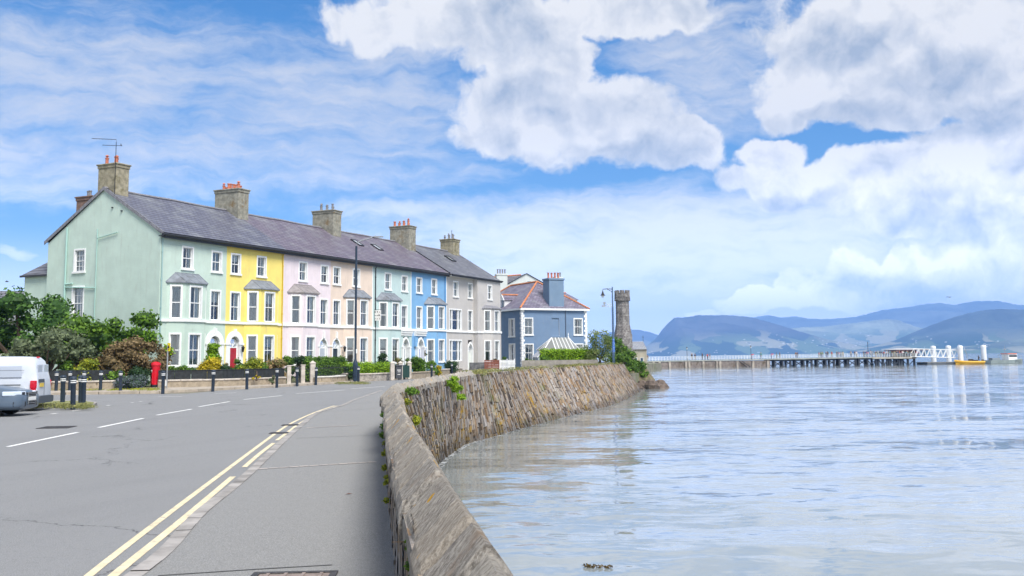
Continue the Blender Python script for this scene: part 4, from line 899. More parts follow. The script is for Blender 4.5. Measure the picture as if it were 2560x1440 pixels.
    rv = MB(); rv.box(-.06, .06, 0, 1, 0, 1); s_ = math.atan2(RIDGE_Z-EAVE_Z, RIDGE_W-EAVE_W)
    vb = MB(); M_ = Matrix.Translation((.0, EAVE_W, EAVE_Z)) @ Matrix.Rotation(s_, 4, 'X'); vb.box(-.05, .05, 0, 6.8, -.02, .09, M_); vb.build('party_flashing', DARKG, rf)
    M_ = Matrix.Translation((6.6, 3.3, EAVE_Z+(3.3-EAVE_W)*math.tan(s_))) @ Matrix.Rotation(s_, 4, 'X'); k = MB()
    for a, b, c, e in ((-.5, .5, -.6, -.5), (-.5, .5, .5, .6), (-.5, -.4, -.5, .5), (.4, .5, -.5, .5)): k.box(a, b, c, e, -.02, .1, M_)
    sk = k.build('skylight', DARKG, root); MB().box(-.4, .4, -.5, .5, 0, .05, M_).build('pane', MATS['skylight_glass'], sk)
    chimney(root, 10.4, 4.6, 6.3, 1.5, 11, 15.2, STONEC, 5, BUFFPOT); return root
h7 = grey_house()
# wall lanterns, alarm box, bracket sign, aerials : each a thing fixed on a house
def lantern(t, w, z, lab, s=1.):
    th_ = thing('wall_lantern', lab, 'lantern', TW(t, -.02, z), TRZ, 'black lanterns beside front doors'); b = MB(); b.tube([(0, 0, .1*s), (0, -.14*s, .16*s), (0, -.2*s, .1*s)], .015, 6); b.build('bracket', BLACK, th_)
    l = MB(); l.lathe([(.05*s, -.22*s), (.09*s, .02*s), (.11*s, .04*s), (.02*s, .14*s)], (0, -.2*s, 0), 6); l.build('lamp_head', BLACK, th_)
lantern(8.15, 0, 2.5, 'black lantern on the yellow wall right of the red door', 1.3); lantern(21.0, 0, 2.55, 'black bracket lantern on the peach wall beside the black door', 1.4)
ab = thing('alarm_box', 'small white burglar alarm box on the peach house', 'alarm', TW(22.0, -.0, 5.6), TRZ); MB().box(-.13, .13, -.08, 0, -.16, .16).build('box', WHITE, ab, bevel=.02); MB().box(-.09, .09, -.085, -.08, -.12, -.02).build('light_strip', mat('blue_lens', (.2, .35, .6), .3), ab)
bs = thing('hanging_sign', 'small white bracket sign with dark marks at the edge of the mint house', 'sign', TW(25.9, -.02, 5.5), TRZ)
MB().tube([(0, 0, .55), (0, -.75, .55)], .02, 6).build('bracket', BLACK, bs); MB().box(-.02, .02, -.72, -.08, -.45, .48).build('board', WHITE, bs); k = MB(); rg = random.Random(4)
for i in range(9): y, z = -.62+.22*(i % 3), -.32+.3*(i//3); k.box(-.026, -.02, y, y+rg.uniform(.06, .16), z, z+rg.uniform(.04, .12))
k.build('lettering', BLACK, bs)
def aerial(p, lab, h, big=True):
    t = thing('tv_aerial', lab, 'aerial', p, .4, 'television aerials on the chimneys'); MB().tube([(0, 0, -2.2 if big else 0), (0, 0, h)], .025, 6).build('mast', BLACK, t); b = MB()
    if big:
        b.tube([(-1.6, 0, h+.15), (0, 0, h+.2), (0, 0, h-.2)], .02, 5); b.tube([(-.9, .1, h-.25), (.4, .1, h-.2)], .02, 5); b.tube([(.3, -.2, h-.15), (.35, .3, h-.15)], .03, 5)
        for k in range(7): x = -1.5+k*.2; b.tube([(x, -.16, h+.16), (x, .16, h+.16)], .01, 4)
    else: b.tube([(-.05, 0, h), (.05, 0, h+.1)], .03, 5)
    b.build('boom', BLACK, t)
aerial(TW(.0, 4.5, 15.5), 'tall television aerial strapped to the first chimney', 1.5); aerial(TW(49.2, 5, 15.2), 'thin whip aerial on the last rough chimney', .9, False)
# ================================================================== BUILDINGS BEHIND
ORID = mat('orange_ridge_tile', (.52, .20, .09), .85, .3, 6)
def far_chimney(root, x, y, z0, z1, sx, sy, m, n, potm, capc=None, along='x'):
    c = MB(); c.box(x-sx/2, x+sx/2, y-sy/2, y+sy/2, z0, z1-.25); c.box(x-sx/2-.08, x+sx/2+.08, y-sy/2-.08, y+sy/2+.08, z1-.25, z1); o = c.build('chimney', m, root, bevel=.03)
    for k in range(n):
        u = (k+.5)/n-.5; px, py = (x+u*sx*.9, y) if along == 'x' else (x, y+u*sy*.9)
        MB().lathe([(.15, 0), (.15, .08), (.11, .12), (.11, .62), (.15, .66), (.15, .72), (.09, .72)], (px, py, z1), 10).build('chimney_pot', potm, o, smooth=True)
    return o
def hip(root, x0, x1, y0, y1, z, rx, ry0, ry1, rz, m, ov=.3):
    r = MB(); a, b, c, d = (x0-ov, y0-ov, z), (x1+ov, y0-ov, z), (x1+ov, y1+ov, z), (x0-ov, y1+ov, z); p, q = (rx, ry0, rz), (rx, ry1, rz); h = math.hypot(ry0-y0, rz-z)
    r.face([a, b, p], [(a[0], 0), (b[0], 0), (rx, h)]); r.face([b, c, q, p], [(b[1], 0), (c[1], 0), (ry1, h), (ry0, h)]); r.face([c, d, q], [(0, 0), (8, 0), (4, h)]); r.face([d, a, p, q], [(d[1], 0), (a[1], 0), (ry0, h), (ry1, h)]); r.face([a, d, c, b], [(0, 0)]*4)
    o = r.build('roof', m, root); t = MB()
    for u, v in ((a, p), (b, p), (p, q), (d, q), (c, q)):
        u, v = Vector(u), Vector(v); n = max(3, int((v-u).length/.42))
        for k in range(n): t.tube([u.lerp(v, k/n)+Vector((0, 0, .03)), u.lerp(v, (k+.93)/n)+Vector((0, 0, .05))], .12, 6)
    t.build('ridge_tiles', ORID, o); return o
# ---- slate blue detached villa
BP = AT(1305, 915, 121.); BZ = .6
vil = thing('detached_villa', 'slate blue villa with white quoins and orange hip tiles beyond the terrace', 'house', (BP.x, BP.y, BZ), math.radians(27))
VB = render_wall('villa_blue', (.16, .24, .36)); VW, VL, VH = 9.2, 16.5, 6.85
mb = MB()
k_ = .0486
def vx(px): return (px-1308)*k_*1.16*(1+.00045*(px-1308))
fw_ = [(.95, 3.75, 1.05, 1.95), (7.95, 3.75, 1.1, 1.95), (.98, .55, 1.05, 2.0), (8.0, .55, 1.1, 2.0)]
wall_panel(mb, (0, 0), (VW, 0), -1.2, VH, [(x-w/2, x+w/2, z, z+h) for x, z, w, h in fw_]+[(4.2, 5.25, 3.55, 5.8)], .14)
sw_ = [(7.9, 3.6, 1.7, 2.1), (7.9, .3, 1.7, 2.3), (2.5, 3.75, 1.1, 2.0), (2.5, .4, 1.1, 2.1)]
wall_panel(mb, (0, VL), (0, 0), -1.2, VH, [(VL-y-w/2, VL-y+w/2, z, z+h) for y, z, w, h in [(2.6, 3.6, 1.5, 2.1), (2.6, .3, 1.5, 2.3), (9, 3.75, 1.1, 2.), (9, .5, 1.1, 2.)]], .14)
wall_panel(mb, (VW, 0), (VW, VL), -1.2, VH, [], .14); wall_panel(mb, (VW, VL), (0, VL), -1.2, VH, [], .14)
mb.face([(4.2, .12, 3.55), (5.25, .12, 3.55), (5.25, .12, 5.8), (4.2, .12, 5.8)]); mb.box(4.1, 5.35, -.08, 0, 3.42, 3.55); mb.build('wall', [VB, WHITE], vil)
i_ = MB(); i_.box(.1, VW-.1, .7, .75, -.5, 6.7); i_.build('interior', DARKROOM, vil); MB().box(.7, .75, .8, VL-.1, -.5, 6.7).build('interior', DARKROOM, vil)
for x, z, w, h in fw_: add_window(vil, x, 0, z, w, h, cur=2 if x < 2 else 0)
for y, z, w, h in [(2.6, 3.6, 1.5, 2.1), (2.6, .3, 1.5, 2.3)]: add_window(vil, 0, y, z, w, h, -math.pi/2, 'triple')
for y, z, w, h in [(9, 3.75, 1.1, 2.), (9, .5, 1.1, 2.)]: add_window(vil, 0, y, z, w, h, -math.pi/2)
for cx_, cy_, sx in ((0, 0, 1), (VW, 0, -1)):
    q = MB(); z = -1.0; i = 0
    while z < VH-.3: l = .38 if i % 2 else .24; l2 = .24 if i % 2 else .38; q.box(*sorted((cx_-sx*.04, cx_+sx*l)), -.04, l2, z, z+.27); z += .30; i += 1
    q.build('quoins', WHITE, vil)
ev = MB(); ev.box(-.3, VW+.3, -.3, -.24, VH-.12, VH+.1); ev.box(-.3, -.24, -.24, VL+.3, VH-.12, VH+.1); ev.box(VW+.24, VW+.3, -.24, VL+.3, VH-.12, VH+.1); ev.box(-.24, VW+.24, -.24, 0, VH-.02, VH+.02); ev.build('eaves', WHITE, vil)
SLV = slate('villa_slate', (.16, .14, .20), (.30, .27, .34), .3)
rf = hip(vil, 0, VW, 0, VL, VH+.08, 4.7, 4.6, 12.0, 10.6, SLV)
far_chimney(vil, 5.0, .9, VH-.5, 10.75, 2.1, 1.6, render_wall('villa_chimney', (.17, .25, .35)), 4, TERRA)
dm_ = MB(); dm_.box(.3, 1.6, 5.2, 6.2, VH+.1, VH+1.5); o_ = dm_.build('dormer', render_wall('dormer_white', (.7, .7, .7)), vil)
r = MB(); r.face([(.2, 5.05, VH+1.35), (3.2, 5.05, VH+1.35), (3.2, 5.7, VH+2.05), (.2, 5.7, VH+2.05)], [(0, 0), (3, 0), (3, 1), (0, 1)]); r.face([(.2, 6.35, VH+1.35), (.2, 5.7, VH+2.05), (3.2, 5.7, VH+2.05), (3.2, 6.35, VH+1.35)], [(0, 0), (0, 1), (3, 1), (3, 0)]); r.build('dormer_roof', SLV, o_)
MB().tube([(.15, 5.7, VH+2.08), (3.3, 5.7, VH+2.08)], .11, 6).build('ridge_tiles', ORID, o_); f_ = MB(); f_.face([(.16, 5.05, VH+1.35), (.16, 6.35, VH+1.35), (.16, 5.7, VH+2.05)][::-1]); f_.tube([(.16, 5.0, VH+1.3), (.16, 5.7, VH+2.08), (.16, 6.4, VH+1.3)], .06, 5); f_.build('bargeboard', WHITE, o_)
MB().box(.28, .30, 5.45, 5.95, VH+.35, VH+1.35).build('pane', mat('dark_glass', (.05, .09, .13), .1), o_)
MB().tube([(6.15, -.06, VH-.1), (6.15, -.06, -1)], .05, 6).build('drainpipe', mat('slate_pipe', (.08, .11, .16), .5), vil)
# conservatory
cs_ = AT(1400, 905, 116.); con = thing('conservatory', 'white framed conservatory with a finial in front of the slate blue villa', 'conservatory', (cs_.x, cs_.y, .3), math.radians(20))
pl = [(-2.1, 1.6), (-2.1, -.6), (-1.1, -1.5), (1.1, -1.5), (2.1, -.6), (2.1, 1.6)]; f = MB(); gl = MB()
for k in range(len(pl)-1):
    a, b = Vector((*pl[k], 0)), Vector((*pl[k+1], 0)); n = 3 if (b-a).length > 1.6 else 2
    for j in range(n+1): p = a.lerp(b, j/n); f.box(p.x-.05, p.x+.05, p.y-.05, p.y+.05, 0, 2.15)
    for z in (.6, 2.1): f.tube([a+Vector((0, 0, z)), b+Vector((0, 0, z))], .06, 5)
    gl.face([a+Vector((0, 0, .6)), b+Vector((0, 0, .6)), b+Vector((0, 0, 2.1)), a+Vector((0, 0, 2.1))]); f.face([a, b, b+Vector((0, 0, .6)), a+Vector((0, 0, .6))])
rt_ = MB(); r0, r1 = Vector((-1.0, 0, 3.55)), Vector((1.1, 0, 3.55)); n = len(pl)
rfm = mat('polycarbonate', (.22, .23, .22), .5); ring = [Vector((x*1.06, y*1.06, 2.15)) for x, y in pl]
tops = [r0, r0, r0, r1, r1, r1]
for k in range(n-1): rt_.face([ring[k], ring[k+1], tops[k+1], tops[k]] if tops[k] != tops[k+1] else [ring[k], ring[k+1], tops[k]])
rt_.face([ring[5], ring[0], r0, r1]); con_r = rt_.build('roof', rfm, con); rb = MB()
for k in range(n): rb.tube([ring[k], tops[k]], .06, 5)
for j in range(1, 5): rb.tube([ring[2].lerp(ring[3], j/5), r0.lerp(r1, j/5)], .045, 5)
for j in (1, 2): rb.tube([ring[0].lerp(ring[1], j/3), r0], .04, 5); rb.tube([ring[4].lerp(ring[5], j/3), r1], .04, 5)
rb.lathe([(.05, 0), (.09, .1), (.03, .3), (.07, .4), (.01, .62)], (1.1, 0, 3.5), 8); rb.build('roof_bars', WHITE, con_r); f.build('frame', WHITE, con); gl.build('pane', GLASS, con)
bk = MB(); bk.box(-2, 2, 1.5, 1.55, .1, 2.1); bk.build('back_wall', mat('dim_room', (.2, .22, .22), .9), con)
sp_ = AT(1353, 912, 112.); sh = thing('garden_shed', 'small pale grey timber shed in front of the slate blue villa', 'shed', (sp_.x, sp_.y, .25), math.radians(22))
s_ = MB(); s_.box(-.65, .65, -.6, .9, 0, 1.45); s_.face([(-.65, -.6, 1.45), (.65, -.6, 1.45), (0, -.6, 1.95)]); 
for k in range(9): s_.box(-.66, .66, -.62, -.6, k*.16, k*.16+.145)
s_.build('wall', mat('grey_weatherboard', (.33, .38, .44), .8, .1, 3), sh); r = MB(); r.face([(-.78, -.72, 1.36), (0, -.72, 2.02), (0, 1, 2.02), (-.78, 1, 1.36)]); r.face([(.78, -.72, 1.36), (.78, 1, 1.36), (0, 1, 2.02), (0, -.72, 2.02)]); r.build('roof', mat('felt', (.36, .38, .42), .8), sh)
b_ = MB(); b_.tube([(-.78, -.74, 1.34), (0, -.74, 2.0), (.78, -.74, 1.34)], .045, 5); b_.build('bargeboard', WHITE, sh)
# ---- white houses behind
OW = render_wall('off_white', (.60, .64, .62))
P = AT(1244, 900, 150.); wh = thing('house', 'white gabled house rising behind the terrace and the villa', 'house', (P.x, P.y, 0), math.radians(12), 'white houses behind the villa')
z_ = lambda y, d=150.: EYE+(893-y)*d/F_PX
b_ = MB(); b_.box(0, 7.6, 0, 9, 0, z_(712)); gx = 4.35
b_.face([(1.6, 0, z_(712)), (7.6, 0, z_(712)), (4.6, 0, z_(684))]); b_.build('wall', OW, wh)
r = MB(); zr, ze = z_(683), z_(713)
r.face([(1.3, -.2, ze), (4.6, -.2, zr), (4.6, 9, zr), (1.3, 9, ze)][::-1], [(0, 0), (0, 3.7), (9, 3.7), (9, 0)]); r.face([(7.9, -.2, ze), (7.9, 9, ze), (4.6, 9, zr), (4.6, -.2, zr)][::1], [(0, 0), (9, 0), (9, 3.7), (0, 3.7)]); o_ = r.build('roof', SLC, wh)
r = MB(); r.face([(-.1, -.1, z_(735)), (1.7, -.1, z_(735)), (4.3, 3, z_(684)), (-.1, 3, z_(690))], [(0, 0), (2, 0), (4, 4), (0, 4)]); r.build('side_roof', SLC, wh)
MB().tube([(-.1, 3, z_(689)), (4.4, 3, z_(683))], .12, 6).build('ridge_tiles', ORID, wh)
far_chimney(wh, .75, .4, z_(760), z_(685), 1.65, 1.2, OW, 4, BUFFPOT)
wm__ = MB(); wm__.box(4.7, 5.3, -.03, .02, z_(711), z_(707)+.2); wm__.build('window', mat('dark_glass', (.05, .09, .13), .1), wh)
P = AT(1386, 900, 155.); w2 = thing('house', 'pale rendered house behind the villa with a tall pale chimney and small slate roof', 'house', (P.x, P.y, 0), math.radians(10), 'white houses behind the villa')
b_ = MB(); b_.box(0, 3.8, 0, 6, 0, z_(752, 155)); b_.build('wall', OW, w2); r = MB(); ze, zr = z_(752, 155), z_(732, 155)
r.face([(-.2, -.3, ze), (4.0, -.3, ze), (2.6, 2.6, zr), (.3, 2.6, zr)], [(0, 0), (4, 0), (3, 3), (0, 3)]); r.face([(4.0, -.3, ze), (4.0, 6.2, ze), (2.6, 2.6, zr)], [(0, 0), (4, 0), (2, 3)]); r.face([(-.2, -.3, ze), (.3, 2.6, zr), (-.2, 6.2, ze)], [(0, 0), (2, 3), (4, 0)]); r.face([(.3, 2.6, zr), (2.6, 2.6, zr), (4, 6.2, ze), (-.2, 6.2, ze)], [(0, 3), (2, 3), (4, 0), (0, 0)]); r.build('roof', SLV, w2)
MB().tube([(.3, 2.6, zr+.03), (2.6, 2.6, zr+.03)], .11, 6).build('ridge_tiles', ORID, w2); far_chimney(w2, .85, .6, z_(760, 155), z_(694, 155), 1.35, 1.1, OW, 3, BUFFPOT)
# small slate roofed house far left behind the trees
P = AT(-40, 905, 95.); lh = thing('house', 'low house with a weathered slate roof behind the far left trees', 'house', (P.x, P.y, 0), math.radians(8))
b_ = MB(); b_.box(0, 3.2, 0, 6, 0, 5.6); b_.build('wall', render_wall('cream_render', (.55, .53, .47)), lh); r = MB(); r.face([(-.3, -.4, 5.5), (3.25, -.4, 5.5), (3.25, 3, 8.6), (-.3, 3, 8.6)], [(0, 0), (4, 0), (4, 4), (0, 4)]); r.face([(-.3, 3, 8.6), (3.25, 3, 8.6), (3.25, 6.3, 5.5), (-.3, 6.3, 5.5)], [(0, 4), (4, 4), (4, 0), (0, 0)]); r.face([(3.25, -.4, 5.5), (3.25, 6.3, 5.5), (3.25, 3, 8.6)], [(0, 0)]*3); r.build('roof', SLC, lh)
add_window(lh, 1.0, 0, 3.6, .8, 1.2)
# ---- castellated stone tower
TOWM = mat('tower_stone', (.30, .285, .27), .95, .35, 1.4, .8, 5, stain=(.14, .12, .11), stain_s=2.5, stain_t=(.5, .68))
g_ = NG(TOWM.node_tree); vv = g_.new('ShaderNodeTexCoord').outputs['Object']; bsdf = g_.n['Principled BSDF']; src = bsdf.inputs['Base Color'].links[0].from_socket
cy_ = g_.new('ShaderNodeSeparateXYZ'); g_.l.new(vv, cy_.inputs[0]); ang = g_.m('ARCTAN2', cy_.outputs[1], cy_.outputs[0])
br_ = g_.new('ShaderNodeTexBrick'); g_.l.new(g_.comb(g_.m('MULTIPLY', ang, 1.5), cy_.outputs[2]), br_.inputs['Vector']); br_.inputs['Scale'].default_value = 1.; br_.inputs['Brick Width'].default_value = .55; br_.inputs['Row Height'].default_value = .27; br_.inputs['Mortar Size'].default_value = .03
br_.inputs['Color1'].default_value = (1, 1, 1, 1); br_.inputs['Color2'].default_value = (.68, .66, .66, 1); br_.inputs['Mortar'].default_value = (.4, .4, .4, 1); g_.l.new(g_.mix(1., src, br_.outputs[0], 'MULTIPLY'), bsdf.inputs['Base Color'])
TDI = 165.; kk = TDI/F_PX; P = AT(1559, 900, TDI); tw = thing('stone_tower', 'tall slender grey stone tower with battlements above the shrubs', 'tower', (P.x, P.y, 0), 0)
zt = lambda y: EYE+(890.5-y)*kk; rot = math.pi/8+.25
sh_ = MB(); sh_.lathe([(22*kk*1.05, -.5), (22*kk*1.03, zt(838)), (21.5*kk, zt(836)), (19.5*kk, zt(824)), (18.0*kk, zt(816)), (17.2*kk, zt(812)), (16.8*kk, zt(770)), (16.4*kk, zt(752)), (17.5*kk, zt(748)), (19.6*kk, zt(744)), (19.8*kk, zt(742.5)), (19.2*kk, zt(742)), (19.0*kk, zt(734)), (16*kk, zt(734))], (0, 0, 0), 8, rot); sh_.build('shaft', TOWM, tw)
mr = MB()
for k in range(8):
    a0, a1 = rot+k*math.pi/4, rot+(k+1)*math.pi/4; R1 = 19.0*kk
    p0, p1 = Vector((math.cos(a0)*R1, math.sin(a0)*R1, 0)), Vector((math.cos(a1)*R1, math.sin(a1)*R1, 0)); inn = -((p0+p1)/2).normalized()*.35
    for u0, u1 in ((-.0, .36), (.64, 1.0)):
        q = [p0.lerp(p1, u0), p0.lerp(p1, u1)]; mr.prism([tuple(v[:2]) for v in (q[0], q[1], q[1]+inn, q[0]+inn)], zt(734)-.01, zt(727.5))
mr.build('battlement', TOWM, tw); cb = MB()
for k in range(24):
    a = k*math.pi/12; R1 = 17.9*kk; cb.cbox((math.cos(a)*R1, math.sin(a)*R1, zt(750)), (.22, .22, .5), a)
cb.build('corbels', TOWM, tw)
# cottage by the pier entrance
P = AT(1617, 905, 185.); ct = thing('cottage', 'small cream gabled building with a grey slate roof at the landward end of the pier', 'building', (P.x, P.y, 0), math.radians(-8)); k2 = 185/F_PX; zc = lambda y: EYE+(890-y)*k2
b_ = MB(); W_ = 2.3; wall_panel(b_, (-W_*1.2, 0), (0, 0), -.5, zc(872), [(-W_*1.2+1.0+.35, -W_*1.2+1.0+.35+.5, .3, 1.9)] and [], .1); b_.box(-4.5, 0, 0, 3.4, -.5, zc(873)); b_.build('wall', render_wall('cream', (.70, .64, .50)), ct)
r = MB(); ze, zr = zc(874), zc(854); r.face([(-4.6, -.25, ze), (.1, -.25, ze), (-.6, 1.7, zr), (-4.6, 1.7, zr)], [(0, 0), (4, 0), (4, 2.5), (0, 2.5)]); r.face([(-4.6, 1.7, zr), (-.6, 1.7, zr), (.1, 3.6, ze), (-4.6, 3.6, ze)], [(0, 2), (4, 2), (4, 0), (0, 0)]); r.face([(.1, -.25, ze), (.1, 3.6, ze), (-.6, 1.7, zr)], [(0, 0)]*3); r.build('roof', slate('light_slate', (.30, .32, .36), (.36, .38, .42)), ct)
for x in (-.9, -2.0): o_ = MB().box(x-.3, x+.3, -.05, .0, .1, 1.35).build('window', WHITE, ct); MB().box(x-.22, x+.22, -.07, -.05, .18, 1.27).build('pane', MATS['dark_glass'], o_)
MB().tube([(-.6, 1.7, zr), (-.6, 1.7, zr+1.1)], .03, 5).tube([(-.75, 1.7, zr+.8), (-.45, 1.7, zr+.8)], .03, 5).build('finial', BLACK, ct)
# ================================================================== VEGETATION
def plant(name, label, cat, p, clumps, size, leaf, dens=1., trunk=None, group=None, seed=1, stems=True, core=True, up=.3):
    t = thing(name, label, cat, p, 0, group); foliage('crown' if name.endswith('tree') else 'foliage', clumps, size, leaf, t, dens, seed, up, core)
    if stems:
        s = MB(); rg = random.Random(seed); r0, h = trunk or (.05, .5); cl = sorted(clumps, key=lambda c: -c[3])[:7]
        zb = max(c[2] for c in clumps); s.tube([(0, 0, -.1), (.05*rg.uniform(-1, 1), 0, h*.5), (0, .05, h)], [r0*1.3, r0, r0*.8], 8)
        for c in cl: e = (c[0], c[1], c[2]); m_ = (c[0]*.5+rg.uniform(-.1, .1), c[1]*.5, h*.7+(c[2]-h)*.45); s.tube([(0, 0, h*.45), m_, e], [r0*.7, r0*.5, r0*.15], 6)
        s.build('trunk' if name.endswith('tree') else 'stem', BARK, t, smooth=True)
    return t
def pxplant(name, label, cat, px0, px1, ytop, ybot, depth, dz, leaf, size, n=14, r=None, seed=1, dens=1., z0=None, dpt=None, group=None, trunk=None, low=0.):
    """clumps spread over the silhouette a plant has between photo columns px0..px1 and rows ytop..ybot at the given distance"""
    k = depth/F_PX; c = AT((px0+px1)/2, ybot, depth); w = (px1-px0)*k; h = (ybot-ytop)*k; dpt = dpt or w*.7; zb = c.z if z0 is None else z0; h = h+(c.z-zb)
    r = r or min(w, h)*.27; cl = blob_clumps(w, dpt, h-low, low, n, r, seed)
    return plant(name, label, cat, (c.x, c.y, zb), cl, size, leaf, dens, trunk, group, seed)
def profplant(name, label, cat, prof, depth, leaf, size, zb, seed=1, dens=1., dpt=2., r=.7, trunk=None, group=None, under=None, core=True):
    """prof: list of (px, ytop); fills down to 'under' row with clumps of radius about r"""
    k = depth/F_PX; xs = [p[0] for p in prof]; c = AT((xs[0]+xs[-1])/2, 900, depth); rg = random.Random(seed); cl = []
    x = xs[0]
    while x <= xs[-1]:
        j = max(i for i in range(len(xs)) if xs[i] <= x); j = min(j, len(xs)-2); u = (x-xs[j])/(xs[j+1]-xs[j]); yt = prof[j][1]*(1-u)+prof[j+1][1]*u
        top = AT(x, yt, depth).z; bot = AT(x, under, depth).z if under else zb+.2; z = top-r*.8
        while z > bot-r*.2:
            rr = r*rg.uniform(.6, 1.15); cl.append((AT(x, 900, depth).x-c.x+rg.uniform(-.3, .3)*r, rg.uniform(-.5, .5)*dpt, z-zb, rr, rr, rr*.8)); z -= r*rg.uniform(.8, 1.2)
        x += r*.9/k*rg.uniform(.7, 1.2)
    return plant(name, label, cat, (c.x, c.y, zb), cl, size, leaf, dens, trunk, group, seed, core=core)
# big trees at the left
profplant('broadleaf_tree', 'tallest dark green tree left of the green gable, its dense crown reaching the sky', 'tree', [(-60, 760), (0, 740), (25, 738), (60, 722), (85, 716), (110, 719), (140, 742), (168, 768), (180, 800)], 63, LM['dark'], .30, .2, 11, 1., 4, 1.25, (.25, 1.8), 'trees beside the gable', under=905)
profplant('broadleaf_tree', 'mid green tree leaning against the gable between the dark tree and the corner', 'tree', [(160, 782), (185, 775), (200, 790), (225, 792), (245, 776), (262, 795), (275, 790)], 60, LM['mid'], .26, .2, 12, .9, 3, .9, (.16, 1.4), 'trees beside the gable', under=880)
profplant('broadleaf_tree', 'yellowish green tree with a pointed top close to the front corner of the gable', 'tree', [(268, 800), (290, 790), (312, 778), (325, 770), (345, 772), (365, 785), (382, 812), (385, 830)], 61, LM['hedge'], .24, .2, 13, 1., 3, .8, (.14, 1.4), 'trees beside the gable', under=880)
profplant('broadleaf_tree', 'low grey-green spreading tree with bare lower branches behind the van', 'tree', [(15, 870), (45, 850), (90, 825), (130, 812), (165, 822), (195, 835), (220, 860)], 57, LM['olive'], .22, .2, 14, .9, 3, .75, (.12, 1.2), 'trees beside the gable', under=890)
profplant('broadleaf_tree', 'shaded dark tree between the olive tree and the bronze bush', 'tree', [(180, 850), (215, 838), (250, 835), (290, 842), (320, 850)], 62, LM['dark'], .24, .2, 15, .9, 3, .8, (.14, 1.2), 'trees beside the gable', under=905)
profplant('bronze_shrub', 'large rounded bronze brown shrub behind the red pillar box', 'shrub', [(250, 890), (268, 870), (300, 850), (345, 840), (385, 848), (410, 870), (430, 895)], 59, LM['bronze'], .20, .15, 16, 1.1, 2.2, .65, (.1, .8), None, under=922)
def sh(lab, px0, px1, yt, yb, d, leaf, size=.14, n=12, seed=1, z0=.15, dens=1., grp='garden shrubs along the terrace', r=None, dp=None): return pxplant('shrub', lab, 'shrub', px0, px1, yt, yb, d, 0, LM[leaf], size, n, r, seed, dens, z0, dp, grp)
sh('fresh green shrub behind the white van', 140, 190, 902, 955, 57.5, 'mid', .16, 12, 21)
sh('golden green shrub topped with yellow leaves right of the van', 188, 250, 896, 958, 57, 'lime', .16, 16, 22)
sh('yellow-edged shrub under the bronze shrub', 240, 322, 920, 958, 57, 'mid', .15, 14, 23)
sh('dark green shrub hanging between the bronze shrub and the pillar box', 320, 380, 915, 965, 57.5, 'deep', .15, 12, 24)
sh('low spreading plant with pale purple flowers on the verge', 275, 378, 938, 973, 55.5, 'purple', .10, 18, 25, .1, 1., None, .35)
sh('small bright green bush behind the yellow bus stop flag', 392, 435, 855, 925, 60, 'bright', .15, 8, 26)
sh('dark shrub filling the gap left of the pillar box', 130, 172, 925, 962, 58, 'deep', .15, 8, 27)
sh('low green plants below the first green bay', 425, 470, 905, 930, 63, 'mid', .12, 8, 28, .3)
sh('domed golden yellow shrub below the second green bay', 494, 561, 893, 926, 62.5, 'yellow', .13, 16, 29, .3)
pxplant('conifer', 'feathery bright green conifer in front of the first white arch', 'conifer', 514, 551, 857, 915, 66, 0, LM['bright'], .16, 30, .3, 30, 1.1, .9, None, None)
sh('green shrub right of the red door', 572, 612, 894, 925, 64.5, 'mid', .13, 10, 31, .3)
sh('broad yellow-green shrub below the yellow bay', 600, 657, 892, 926, 64, 'lime', .13, 14, 32, .3)
sh('small red-flowered plant beside the red door', 561, 576, 905, 922, 63, 'rose', .10, 5, 33, .35)
sh('climbing rose bush with peach coloured blooms spilling over the black fence', 656, 728, 896, 936, 66.5, 'rose', .13, 18, 34, .2)
sh('dark pointed evergreen beside the gate posts of the pink house', 734, 765, 878, 920, 68.5, 'deep', .14, 10, 35, .2)
sh('leafy green shrub left of the pointed evergreen', 700, 742, 888, 918, 70, 'mid', .14, 10, 36, .2)
sh('leafy plants spilling over the black fence near its left end', 430, 492, 912, 934, 61.5, 'mid', .12, 9, 91, .3)
sh('dark low shrub between the golden dome and the green shrub', 548, 585, 905, 930, 62.5, 'deep', .12, 8, 92, .3)
sh('mixed low shrub right of the broad yellow-green shrub', 640, 676, 903, 932, 64.5, 'mid', .12, 9, 93, .3)
sh('pale leafed sprawling weed on the cracked garden wall', 672, 690, 940, 958, 61.5, 'olive', .08, 7, 94, .2)
sh('yellow trailing plant on top of the cracked garden wall', 624, 658, 938, 951, 61.0, 'yellow', .08, 7, 95, .45)
for q_ in (('bushy green shrub behind the black fence below the second yellow window', 572, 640, 908, 932, 65.5, 'hedge', .13, 12, 96, .3), ('dense leafy plants behind the fence left of the climbing rose', 640, 700, 905, 932, 66.8, 'mid', .13, 12, 97, .3), ('leafy ground plants between the dome shrub and the red door', 480, 560, 916, 934, 63.2, 'hedge', .12, 12, 98, .3), ('low leafy plants in front of the first green bay', 392, 450, 915, 934, 61.5, 'mid', .13, 9, 99, .3)): sh(*q_)
